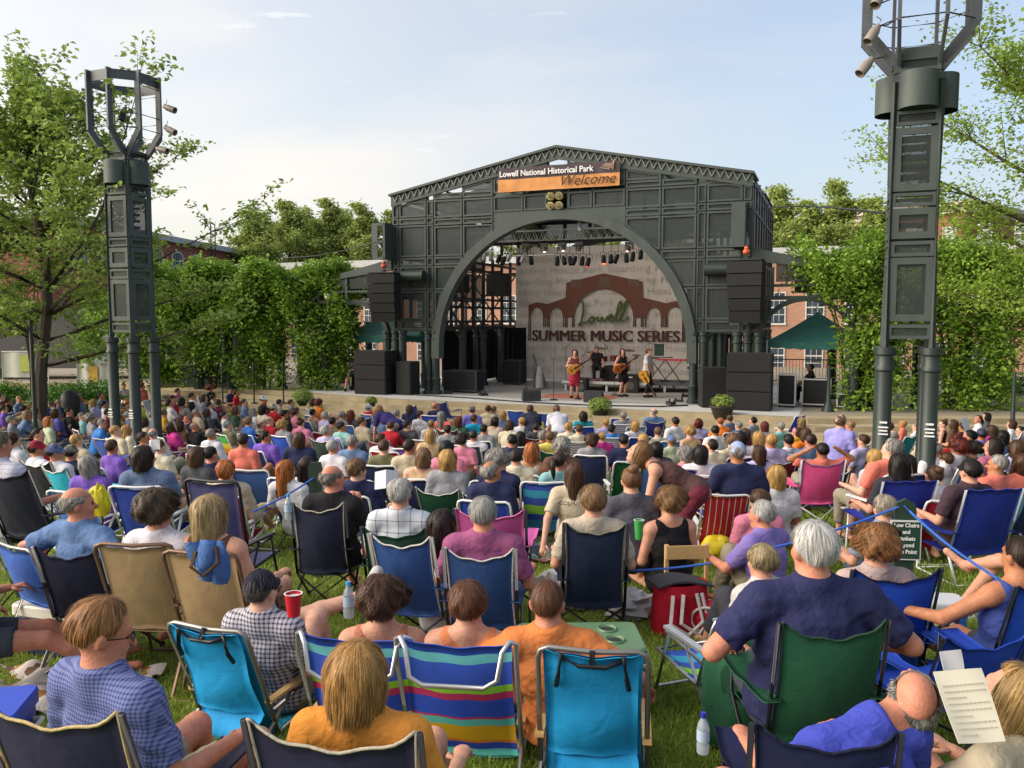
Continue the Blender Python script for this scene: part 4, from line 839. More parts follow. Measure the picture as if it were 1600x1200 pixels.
for px, D, h_, lab in ((52, 20, 3.3, 'dark post left of the big tree trunk'), (1585, 22, 1.9, 'slim dark post at the right edge'), (1295, 24, 1.35, 'short dark stand on the plaza left of the right tower')):
    p = at_d(px, 600, D); zz = .6 if D > 22.5 else gz(0, D); t = thing('lamp_post', lab, 'post', (p.x, p.y, zz), 0); mb = MB(); mb.lathe((0, 0, 0), [(0, 0), (.2, 0), (.16, .1), (.07, .3), (.05, 1.0), (.04, h_), (0, h_)], 12); mb.obj('post', GREEN2, t, smooth=True)
    if h_ > 4: mb = MB(); mb.lathe((0, 0, h_), [(0, 0), (.1, 0), (.22, .35), (.08, .5), (0, .52)], 12); mb.obj('lantern', mat('lantern_glass', 'a8a594', rough=.3), t, smooth=True)
# potted plants on the steps
def potplant(label, p, r=.26, h=.32, fol=.42, seed=0, pot='2b2320', n=900):
    t = thing('potted_plant', label, 'potted plant', p, 0, 'potted plants on the stage steps'); mb = MB(); mb.lathe((0, 0, 0), [(0, 0), (r*.62, 0), (r*.7, .03), (r, h*.85), (r*1.12, h*.86), (r*1.12, h), (r*.95, h), (r*.9, h*.9), (0, h*.9)], 20); mb.obj('pot', mat('pot_'+pot, pot, rough=.6), t, smooth=True)
    rs = np.random.RandomState(seed); P = rs.normal(size=(n, 3)); P /= np.linalg.norm(P, axis=1)[:, None]; P *= (rs.uniform(.35, 1, n)**.5)[:, None]*np.array([[fol, fol, fol*.62]]); P[:, 2] += h + fol*.35
    k = n//3; P[:k, 2] -= rs.uniform(0, .35, k)*(np.abs(P[:k, 0]) > fol*.5)
    ob('foliage', leaf_mesh('foliage', P, .085, LEAF, seed), t)
def stepz(px, py, z): p = at_z(px, py, z); return (p.x, p.y, z)
potplant('bushy plant in a dark pot on the steps left of the stage, beside the crowd', stepz(473, 634, .3), .2, .2, .4, 1)
potplant('leafy potted plant on the steps below the drum kit', stepz(937, 655, .32), .26, .3, .38, 2)
potplant('dark bowl planter with trailing plant before the right speakers', stepz(1128, 655, .45), .33, .4, .34, 3, n=500)
potplant('small green plant on the steps below the left subwoofers', stepz(580, 636, .42), .15, .14, .22, 4, n=300)
# bin, bicycle, flight cases
t = thing('litter_bin', 'black rounded litter bin left of the left tower', 'litter bin', (at_d(108, 600, 24).x, 24, .0)); mb = MB(); mb.lathe((0, 0, 0), [(0, 0), (.22, 0), (.25, .1), (.27, .9), (.22, 1.1), (.12, 1.22), (0, 1.25)], 20); mb.obj('body', DARK, t, smooth=True)
def bicycle(label, p, rz):
    t = thing('bicycle', label, 'bicycle', p, rz); 
    for x in (-.5, .52):
        mb = MB(); mb.tube([(x+.33*math.cos(a), 0, .34+.33*math.sin(a)) for a in np.linspace(0, 2*math.pi, 25)], .02, 6); [mb.tube([(x, 0, .34), (x+.32*math.cos(a), 0, .34+.32*math.sin(a))], .004, 3) for a in np.linspace(0, 6.28, 13)]; mb.obj('wheel', DARK, t)
    mb = MB(); A, B, C_, D_, E_ = (-.5, 0, .34), (-.08, 0, .3), (-.2, 0, .82), (.36, 0, .84), (.52, 0, .34); [mb.tube([a, b], .018, 6) for a, b in ((A, B), (A, C_), (B, C_), (C_, D_), (B, D_), (D_, E_))]; mb.tube([D_, (.34, 0, .98)], .014, 6); mb.obj('frame', AL, t)
    mb = MB(); mb.tube([(.3, -.28, 1.02), (.36, 0, 1.0), (.3, .28, 1.02)], .013, 6); mb.obj('handlebar', DARK, t); mb = MB(); mb.sphere((-.22, 0, .9), (.13, .07, .035), 10); mb.obj('saddle', DARK, t)
bicycle('bicycle leaning under the vines left of the stage', (-11.1, 32.6, .6), 1.2); bicycle('second bicycle parked behind the vine columns', (-9.9, 34.2, .6), .3)
def flightcase(label, u_, v_, sx, sy, sz, rz=0):
    t = local('flight_case', label, 'flight case', u_, v_, .014, rz, 'road cases beside the stage'); mb = MB(); mb.bb(-sx/2, sx/2, -sy/2, sy/2, .08, sz); mb.obj('shell', BLACK, t); mb = MB()
    for a in (-1, 1):
        for b in (-1, 1): mb.bb(a*sx/2-.02, a*sx/2+.02, b*sy/2-.02, b*sy/2+.02, .07, sz+.01)
    for z in (.08, sz): 
        for b in (-1, 1): mb.bb(-sx/2, sx/2, b*sy/2-.015, b*sy/2+.015, z-.02, z+.018)
    mb.obj('edging', AL if u_ > 0 else mat('edging_dark', '3c3c40', rough=.5), t); mb = MB(); [mb.sphere((a*sx*.4, b*sy*.4, .04), .04, 8) for a in (-1, 1) for b in (-1, 1)]; mb.obj('castor', DARK, t)
flightcase('narrow flight case right of the right subwoofers', 7.45, 0.1, .5, .5, 1.0); flightcase('low mixing rack case on the right plaza', 8.3, .6, .8, .6, .85); flightcase('pale edged case behind the seated technician', 9.15, .2, .5, .5, .45); flightcase('tall flight case standing by the right vines', 10.2, .6, .45, .5, 1.35)
flightcase('flight case between the small speaker and right subwoofers', 5.75, .1, .4, .6, 1.05); flightcase('stack of dark cases just inside the left columns', -4.0, 1.1, 1.3, .7, .8); flightcase('tall black rack case at the left inside the stage', -3.6, 5.2, .8, .7, 1.0)

# grass blades over the near lawn
rs = np.random.RandomState(77); n = 210000; yy = 2.3+10.5*rs.uniform(0, 1, n)**1.5; xx = rs.uniform(-.72, .72, n)*yy; cl = .5+.5*np.sin(xx*3.1+2*np.sin(yy*2.3))*np.sin(yy*4.1+xx); hgt = (.018+.028*rs.uniform(0, 1, n))*(.8+.5*cl); az = rs.uniform(0, 6.283, n); ln_ = rs.normal(size=(n, 2))*.014; wd = .0022+.0012*yy/3
zz = np.maximum(0, 1.25-.052*yy)+.004; V = np.empty((n, 3, 3)); V[:, 0] = np.stack([xx-wd*np.cos(az), yy-wd*np.sin(az), zz], 1); V[:, 1] = np.stack([xx+wd*np.cos(az), yy+wd*np.sin(az), zz], 1); V[:, 2] = np.stack([xx+ln_[:, 0], yy+ln_[:, 1], zz+hgt], 1)
gm = mesh_np('grass_blades', V.reshape(-1, 3), np.arange(n*3).reshape(n, 3), [mat('grass_blade', '84983a', rough=.6, tint=.5, trans=.25, var=.4, scale=.9, spec=.2)], None, False, {'tint': ('FACE', rs.uniform(0, 1, n))}); tag(ob('grass', gm), 'short green lawn grass between the chairs in the foreground', 'grass', kind='stuff')
# ================================================================ PEOPLE: implicit surfaces -> continuous meshes
def nrm(v): v = np.asarray(v, float); return v/(np.linalg.norm(v)+1e-12)
class Field:
    def __init__(s, lo, hi, h):
        s.h = h; s.lo = np.asarray(lo, float); n = np.ceil((np.asarray(hi)-s.lo)/h).astype(int)+1; s.n = n
        s.ax = [s.lo[i]+h*np.arange(n[i]) for i in range(3)]; s.D = np.full(n, 1.0, dtype=np.float32)
    def _sub(s, a, b):
        i0 = np.clip(((a-s.lo)/s.h).astype(int)-1, 0, s.n-1); i1 = np.clip(((b-s.lo)/s.h).astype(int)+3, 1, s.n)
        sl = tuple(slice(i0[k], i1[k]) for k in range(3)); P = np.stack(np.meshgrid(*[s.ax[k][sl[k]] for k in range(3)], indexing='ij'), -1); return sl, P
    def _put(s, sl, d, k):
        A = s.D[sl]
        if k > 0: hh = np.clip(.5+.5*(A-d)/k, 0, 1); s.D[sl] = A*(1-hh)+d*hh-k*hh*(1-hh)
        else: s.D[sl] = np.minimum(A, d)
    def cap(s, p, q, r1, r2=None, k=.02, flat=None, f=1.0, cut=None, noise=None):
        r2 = r1 if r2 is None else r2; p = np.asarray(p, float); q = np.asarray(q, float); m = max(r1, r2)/min(f, 1.0)+k+.02+s.h
        sl, P = s._sub(np.minimum(p, q)-m, np.maximum(p, q)+m)
        if 0 in s.D[sl].shape: return
        X = P-p; ba = q-p
        if flat is not None: n_ = nrm(flat); X = X + n_*((1/f-1)*(X@n_))[..., None]; ba = ba + n_*((1/f-1)*(ba@n_))
        t = np.clip((X@ba)/(ba@ba+1e-9), 0, 1); d = np.linalg.norm(X-t[..., None]*ba, axis=-1)-(r1+(r2-r1)*t)
        if flat is not None: d = d*(f**.5)
        if noise: d = d + wrinkle(P, noise)
        if cut is not None: d = np.maximum(d, (P-np.asarray(cut[0]))@nrm(cut[1]))
        s._put(sl, d, k)
    def ell(s, c, r, Rm=None, k=.02, cut=None, noise=None):
        c = np.asarray(c, float); r = np.asarray(r, float); m = r.max()+k+.02+s.h; sl, P = s._sub(c-m, c+m)
        if 0 in s.D[sl].shape: return
        X = P-c
        if Rm is not None: X = X@np.asarray(Rm)
        q = np.linalg.norm(X/r, axis=-1); g = np.linalg.norm(X/r**2, axis=-1)+1e-6; d = q*(q-1)/g
        if noise: d = d + wrinkle(P, noise)
        if cut is not None: d = np.maximum(d, (P-np.asarray(cut[0]))@nrm(cut[1]))
        s._put(sl, d, k)
    def mesh(s):
        D = s.D; nx, ny, nz = D.shape; B = D < 0
        c = [B[i:nx-1+i, j:ny-1+j, k:nz-1+k] for i in (0, 1) for j in (0, 1) for k in (0, 1)]
        cnt = sum(x.astype(np.int8) for x in c); act = (cnt > 0) & (cnt < 8); I = np.argwhere(act)
        if len(I) == 0: return np.zeros((0, 3)), np.zeros((0, 4), int)
        idx = -np.ones(act.shape, dtype=np.int64); idx[tuple(I.T)] = np.arange(len(I)); acc = np.zeros((len(I), 3)); num = np.zeros(len(I))
        offs = np.array([(i, j, k) for i in (0, 1) for j in (0, 1) for k in (0, 1)])
        for a in range(8):
            for b in range(a+1, 8):
                if np.abs(offs[a]-offs[b]).sum() != 1: continue
                va = D[tuple((I+offs[a]).T)]; vb = D[tuple((I+offs[b]).T)]; m = (va < 0) != (vb < 0)
                t = np.where(m, va/(va-vb+1e-12), 0)[:, None]; acc += np.where(m[:, None], offs[a]*(1-t)+offs[b]*t, 0); num += m
        V = s.lo + (I+acc/num[:, None])*s.h; F = []
        for ax in range(3):
            sl0 = [slice(None)]*3; sl1 = [slice(None)]*3; sl0[ax] = slice(0, -1); sl1[ax] = slice(1, None)
            ch = B[tuple(sl0)] != B[tuple(sl1)]; E = np.argwhere(ch); o1, o2 = [(1, 2), (2, 0), (0, 1)][ax]
            E = E[(E[:, o1] > 0) & (E[:, o2] > 0) & (E[:, o1] < act.shape[o1]) & (E[:, o2] < act.shape[o2])]
            e1 = np.zeros(3, int); e1[o1] = 1; e2 = np.zeros(3, int); e2[o2] = 1
            q = np.stack([idx[tuple((E-e1-e2).T)], idx[tuple((E-e2).T)], idx[tuple(E.T)], idx[tuple((E-e1).T)]], 1); fl = B[tuple(E.T)]
            q[~fl] = q[~fl][:, ::-1]; F.append(q[(q >= 0).all(1)])
        return V, np.concatenate(F)
WK = np.random.RandomState(5).normal(size=(6, 3)); WK /= np.linalg.norm(WK, axis=1)[:, None]
def wrinkle(P, a):
    amp, fr = a; d = 0; Q = P + .02*np.sin(P[..., [1, 2, 0]]*23)
    for i in range(6): d = d + np.abs(np.sin((Q@WK[i])*fr*(1+.35*i)+i*1.7))**1.5*(1-.1*i) - .4
    return amp*d/3*2.2
def rotm(yaw=0, pitch=0, roll=0): return np.array(Matrix.Rotation(R(-yaw), 3, 'Z') @ Matrix.Rotation(R(pitch), 3, 'X') @ Matrix.Rotation(R(roll), 3, 'Y'))
def ik(a, c, l1, l2, pole):
    a = np.asarray(a, float); c = np.asarray(c, float); d = c-a; L_ = np.linalg.norm(d); Lm = min(L_, (l1+l2)*.995); dn = d/(L_+1e-9); c = a+dn*Lm
    x = (l1*l1-l2*l2+Lm*Lm)/(2*Lm); hgt = math.sqrt(max(l1*l1-x*x, 0)); p = np.asarray(pole, float); p = p-dn*(p@dn); return a+dn*x+nrm(p)*hgt, c
ARM = {  # (elbow offset, wrist offset from elbow) for the right arm; x mirrored on the left
    'rest': ((.10, .04, -.27), (.0, .24, .03)), 'elbows': ((.19, -.03, -.23), (-.16, .2, -.02)), 'lap': ((.07, .02, -.28), (-.17, .18, .0)), 'knee': ((.07, .17, -.22), (-.05, .23, .04)), 'face': ((.06, .14, -.24), (-.13, .08, .24)),
    'behind': ((.27, .02, .10), (-.22, -.06, .13)), 'spread': ((.25, -.10, -.13), (.03, .2, -.12)), 'up': ((.12, .2, -.1), (-.06, .13, .2)), 'down': ((.06, .0, -.29), (.0, .06, -.24)), 'reach': ((.04, .2, -.2), (-.02, .2, -.14)),
    'hang': ((.04, .06, -.28), (-.02, .05, -.25)), 'out': ((.22, .12, -.16), (.1, .2, .0)), 'guitarL': ((.12, .0, -.27), (-.06, .2, .16)), 'guitarR': ((.12, -.04, -.26), (-.16, .2, .06)), 'back': ((.1, -.16, -.25), (.02, -.1, -.22)), 'cross': ((.05, .1, -.25), (-.2, .12, .02)), 'read': ((.07, .08, -.26), (-.1, .22, .1))}
def joints(kind='sit', hs=.38, rec=12, lean=0, arms=('rest', 'rest'), legs=('bent', 'bent'), hyaw=0, hpitch=0, hroll=0, w=1.0, sc=1.0, twist=0, neck=None):
    J = {}; st = kind in ('stand', 'bend')
    pel = np.array([0, 0, (.93 if kind == 'stand' else .90) if st else hs+.09]); sdir = rotm(0, rec, 0)@np.array([0, 0, 1.0]); sdir = nrm(sdir+np.array([math.sin(R(lean)), 0, 0]))
    ch = pel+sdir*.30; nb = pel+sdir*(.50); up = np.array([0, 0, 1.0]); nd = nrm(sdir*(.65 if kind != 'bend' else 1.2)+up*.5+np.array([0, .10, 0]))
    if neck: nd = nrm(np.array(neck, float))
    hc = nb+nd*(.150 if not neck else .23)+np.array([0, .014, 0])
    H = rotm(hyaw, -hpitch, hroll); rt = rotm(twist)@np.array([1.0, 0, 0]); fw = nrm(np.cross(sdir, rt)*-1); 
    if kind != 'bend': fw = nrm(np.array([fw[0], abs(fw[1]), fw[2]]))
    J.update(pel=pel, ch=ch, nb=nb, hc=hc, H=H, rt=rt, fw=fw, sd=sdir, w=w, hd=nd)
    sw_ = .175*(.9+.1*w)
    for s, n in ((-1, 'L'), (1, 'R')):
        sh = nb+rt*s*sw_*w**.5-sdir*.055; a = arms[0 if s < 0 else 1]
        e_, w_ = ARM[a] if isinstance(a, str) else a
        if kind == 'bend': B = np.eye(3)
        else: B = rotm(twist)
        e = sh+B@np.array([s*e_[0]*w**.7, e_[1], e_[2]]); wr = e+B@np.array([s*w_[0], w_[1], w_[2]]); e = sh+nrm(e-sh)*.285; wr = e+nrm(wr-e)*.25
        J['sh'+n] = sh; J['el'+n] = e; J['wr'+n] = wr
        hip = pel+np.array([s*.088*w**.5, .01, -.02]); lg = legs[0 if s < 0 else 1]
        if st:
            foot = np.array([s*.11, .0 + (.0 if kind == 'stand' else .05), .085]); 
            if lg == 'step': foot = np.array([s*.1, .18, .085])
            kn, an = ik(hip, foot, .43, .42, (0, 1, .1))
        else:
            if isinstance(lg, tuple): foot = np.array([s*abs(lg[0]) if len(lg) < 4 else lg[0], lg[1], lg[2]]); pole = (s*.12, .5, 1)
            elif lg == 'bent': foot = np.array([s*.13, .43+max(0, .42-hs)*.75, .08]); pole = (s*.12, .6, 1)
            elif lg == 'out': foot = np.array([s*.12, .80, .08]); pole = (s*.1, .3, 1)
            elif lg == 'knees': foot = np.array([s*.10, .42, .08]); pole = (s*.05, .4, 1)
            elif lg == 'indian': foot = np.array([-s*.08, .33, .08]); pole = (s*1.2, .5, .35)
            elif lg == 'over': foot = np.array([-s*.28, .62, hs+.16]); pole = (s*.5, .3, 1)
            elif lg == 'side': foot = np.array([s*.35, .6, .08]); pole = (s*.6, .4, .8)
            kn, an = ik(hip, foot, .43, .42, pole)
        J['hip'+n] = hip; J['kn'+n] = kn; J['an'+n] = an
        fd = nrm(np.array([s*.12, 1, 0])) if (st or an[2] < .2) else nrm(nrm(an-kn)*.25+np.array([0, .5, .6])); J['to'+n] = an+fd*.165+np.array([0, 0, -.035 if an[2] < .2 else 0]); J['hl'+n] = an-fd*.045+np.array([0, 0, -.035 if an[2] < .2 else 0])
    return J
def bounds(J, m=.26):
    A = np.array([v for k, v in J.items() if isinstance(v, np.ndarray) and v.shape == (3,) and k not in ('rt', 'fw', 'sd', 'hd')]); return A.min(0)-m, A.max(0)+m
def body_mesh(J, h, fingers=False, female=False, curl=.5):
    lo, hi = bounds(J); f = Field(lo, hi, h); w = J['w']; fw, rt = J['fw'], J['rt']; hc = J['hc']; H = J['H']
    hp = lambda x, y, z: hc+H@np.array([x, y, z])
    f.cap(J['pel']-rt*.07*w, J['pel']+rt*.07*w, .115*w**.6, k=.05, flat=fw, f=.95)
    f.cap(J['pel'], J['ch'], .14*w, .145*w, k=.05, flat=fw, f=.74); f.cap(J['ch']-rt*.05, J['ch']+rt*.05, .125*w**.7, k=.05, flat=fw, f=.8)
    f.cap(J['shL'], J['shR'], .062, k=.045, flat=fw, f=.9)
    f.cap(J['nb']-J['sd']*.05, hc-J['hd']*.05, .060, .053, k=.03)
    for n in 'LR': f.cap(J['nb']+J['hd']*.03, J['sh'+n]*.75+J['nb']*.25+J['sd']*.012, .045, .045, k=.05)
    for n in 'LR':
        f.cap(J['sh'+n], J['el'+n], .052*w**.5, .040*w**.3, k=.025); f.cap(J['el'+n], J['wr'+n], .040, .027, k=.015)
        f.cap(J['hip'+n], J['kn'+n], .088*w**.4, .055, k=.03); f.cap(J['kn'+n], J['kn'+n]*.65+J['an'+n]*.35, .054, .053, k=.02); f.cap(J['kn'+n]*.65+J['an'+n]*.35, J['an'+n], .052, .036, k=.02)
        f.cap(J['hl'+n], J['to'+n], .034, .030, k=.02, flat=(0, 0, 1) if J['an'+n][2] < .2 else None, f=.8 if J['an'+n][2] < .2 else 1)
        d = nrm(J['wr'+n]-J['el'+n])
        if fingers: f.cap(J['wr'+n], J['wr'+n]+d*.075, .026, .036, k=.015, flat=np.cross(d, rt)+1e-4, f=.5)
        else: f.cap(J['wr'+n], J['wr'+n]+d*.12, .030, .022, k=.015)
    # head
    f.ell(hp(0, -.012, .03), (.074, .094, .09), H, k=.01); f.ell(hp(0, .022, -.025), (.060, .070, .088), H, k=.03); f.ell(hp(0, .055, -.088), (.032, .034, .026), H, k=.03)
    f.cap(hp(0, .088, .012), hp(0, .112, -.020), .009, .014, k=.012); f.cap(hp(-.03, .078, .034), hp(.03, .078, .034), .012, k=.02)
    f.cap(hp(-.017, .086, -.052), hp(.017, .086, -.052), .008, k=.008)
    for s in (-1, 1):
        f.ell(hp(s*.078, -.008, -.004), (.012, .020, .032), H@rotm(0, 0, s*14), k=.006); f.ell(hp(s*.036, .068, -.022), (.02, .02, .022), H, k=.02)
    V, F = f.mesh(); mi = np.zeros(len(F), int); C = V[F].mean(1); Lc = (C-hc)@H
    for s in (-1, 1): mi[(np.linalg.norm((Lc-np.array([s*.032, .085, .012]))*np.array([.8, .5, 1.6]), axis=1) < max(.011, h*.62))] = 1
    mi[(np.abs(Lc[:, 0]) < .022) & (np.abs(Lc[:, 2]+.053) < max(.006, h*.4)) & (Lc[:, 1] > .07)] = 2
    extra = MB()
    if fingers:
        for n, s in (('L', -1), ('R', 1)):
            d = Vector(nrm(J['wr'+n]-J['el'+n])); side = Vector(nrm(np.cross(np.array(d), np.array([0, 0, 1.0])))) ; nn = side.cross(d).normalized(); nn = -nn if nn.z > 0 else nn; side = nn.cross(d).normalized()*(1)
            if side.dot(Vector(rt))*s > 0: side = -side      # side points to the thumb (inwards)
            p = Vector(J['wr'+n])
            for k, (o, ln) in enumerate(((.028, .068), (.010, .078), (-.009, .072), (-.026, .056))):
                a = p + d*.082 + side*o; c1 = curl*(.8+.12*k); d1 = (d*math.cos(c1)+nn*math.sin(c1)).normalized(); d2 = (d*math.cos(c1*2)+nn*math.sin(c1*2)).normalized(); d3 = (d*math.cos(c1*2.7)+nn*math.sin(c1*2.7)).normalized()
                b = a+d1*ln*.42; c = b+d2*ln*.33; e = c+d3*ln*.28; extra.tube([a-d*.012, a, b, c, e, e+d3*.004], [.0095, .0095, .0088, .0082, .007, .003], 7)
            a = p+d*.025+side*.026; b = a+(d*.6+side*.7+nn*.25).normalized()*.034; c = b+(d*.95+side*.15+nn*.4).normalized()*.028; extra.tube([a-side*.01, a, b, c, c+d*.014], [.013, .013, .011, .010, .005], 7)
    if extra.v:
        n0 = len(V); V = np.concatenate([V, np.array(extra.v)]); Fl = [tuple(q) for q in F.tolist()]+[tuple(i+n0 for i in q) for q in extra.f]; return V, Fl, np.concatenate([mi, np.zeros(len(extra.f), int)])
    return V, F, mi
def shirt_mesh(J, h, sleeve='short', wr=.004, hem=0.0, collar=False):
    lo, hi = bounds(J); f = Field(lo, hi, h); w = J['w']; fw, rt = J['fw'], J['rt']; o = .014 if sleeve != 'tank' else .009; nz = (wr, 24.0)
    b0 = J['pel']+J['sd']*(-.02-hem); cutb = (b0-J['sd']*.03, -J['sd']); nk = J['nb']+J['sd']*(.036 if sleeve != 'tank' else .005); cn = (nk, J['sd'])
    f.cap(J['pel']-rt*.07*w, J['pel']+rt*.07*w, .118*w**.6+o, k=.05, flat=fw, f=.95, noise=nz, cut=cutb); f.cap(J['pel'], J['ch'], .14*w+o, .145*w+o, k=.05, flat=fw, f=.76, noise=nz)
    f.cap(J['ch']-rt*.05, J['ch']+rt*.05, .125*w**.7+o, k=.05, flat=fw, f=.82, noise=nz)
    ins = 0 if sleeve != 'tank' else .06
    if sleeve == 'tank':
        for n in 'LR': f.cap(J['nb']*.45+J['sh'+n]*.55-J['sd']*.05, J['nb']*.4+J['sh'+n]*.6+J['sd']*.012, .056, .052, k=.03)
    else: f.cap(J['nb']-J['sd']*.04, J['nb']+J['hd']*.06, .078, .068, k=.02, cut=(J['nb']+J['hd']*.052+fw*.0, J['hd']-fw*.25))
    for n in 'LR':
        if sleeve != 'tank': f.cap(J['nb']+J['hd']*.022, J['sh'+n]*.75+J['nb']*.25+J['sd']*.014, .054, .054, k=.05, cut=cn if False else (J['nb']+J['hd']*.052, J['hd']-fw*.25))
    f.cap(J['shL']+rt*ins, J['shR']-rt*ins, .064+o*.8, k=.045, flat=fw, f=.9, noise=(wr*.7, 24), cut=cn)
    if sleeve != 'tank':
        for n in 'LR':
            e = J['sh'+n]*.22+J['el'+n]*.78; f.cap(J['sh'+n], J['el'+n], .056*w**.5+o, .050+o*1.2, k=.03, noise=(wr, 30), cut=None if sleeve == 'long' else (e, nrm(J['el'+n]-J['sh'+n])))
            if sleeve == 'long': f.cap(J['el'+n], J['wr'+n], .045+o, .034+o, k=.02, noise=(wr, 34), cut=(J['wr'+n], nrm(J['wr'+n]-J['el'+n])))
    if collar: f.cap(J['nb']-J['sd']*.01, J['nb']+J['hd']*.04+J['fw']*-.012, .075, .070, k=.02, cut=(J['nb']+J['hd']*.045, J['hd']))
    return f.mesh()
def legs_mesh(J, h, length=.55, wr=.004, skirt=False):
    lo, hi = bounds(J); f = Field(lo, hi, h); w = J['w']; fw, rt = J['fw'], J['rt']; o = .014
    f.cap(J['pel']-rt*.07*w, J['pel']+rt*.07*w, .117*w**.6+o*.7, k=.05, flat=fw, f=.95, noise=(wr, 24), cut=(J['pel']+J['sd']*.05, J['sd']))
    for n in 'LR':
        hip, kn, an = J['hip'+n], J['kn'+n], J['an'+n]; t = min(1, length/.5)
        e = hip+(kn-hip)*t; f.cap(hip, kn, .092*w**.4+o, .062+o, k=.035, noise=(wr, 26), cut=(e, nrm(kn-hip)) if length < .5 else None)
        if length > .5: t2 = (length-.5)/.5; e = kn+(an-kn)*t2; f.cap(kn, an, .060+o, .044+o, k=.02, noise=(wr, 30), cut=(e, nrm(an-kn)))
    if skirt: f.cap(J['pel']-np.array([0, 0, .05]), J['pel']*.4+(J['knL']+J['knR'])*.3, .15, .21, k=.03, flat=(0, 1, 0), f=.75, noise=(.012, 30))
    return f.mesh()
def shoes_mesh(J, h):
    lo, hi = bounds(J); f = Field(lo, hi, h)
    for n in 'LR': f.cap(J['hl'+n], J['to'+n], .044, .040, k=.01, flat=(0, 0, 1) if J['an'+n][2] < .2 else None, f=.9 if J['an'+n][2] < .2 else 1); f.cap(J['hl'+n]*.6+J['an'+n]*.4, J['an'+n], .042, .040, k=.02, cut=(J['an'+n]+nrm(J['an'+n]-J['kn'+n])*-.02, -nrm(J['an'+n]-J['kn'+n])))
    return f.mesh()

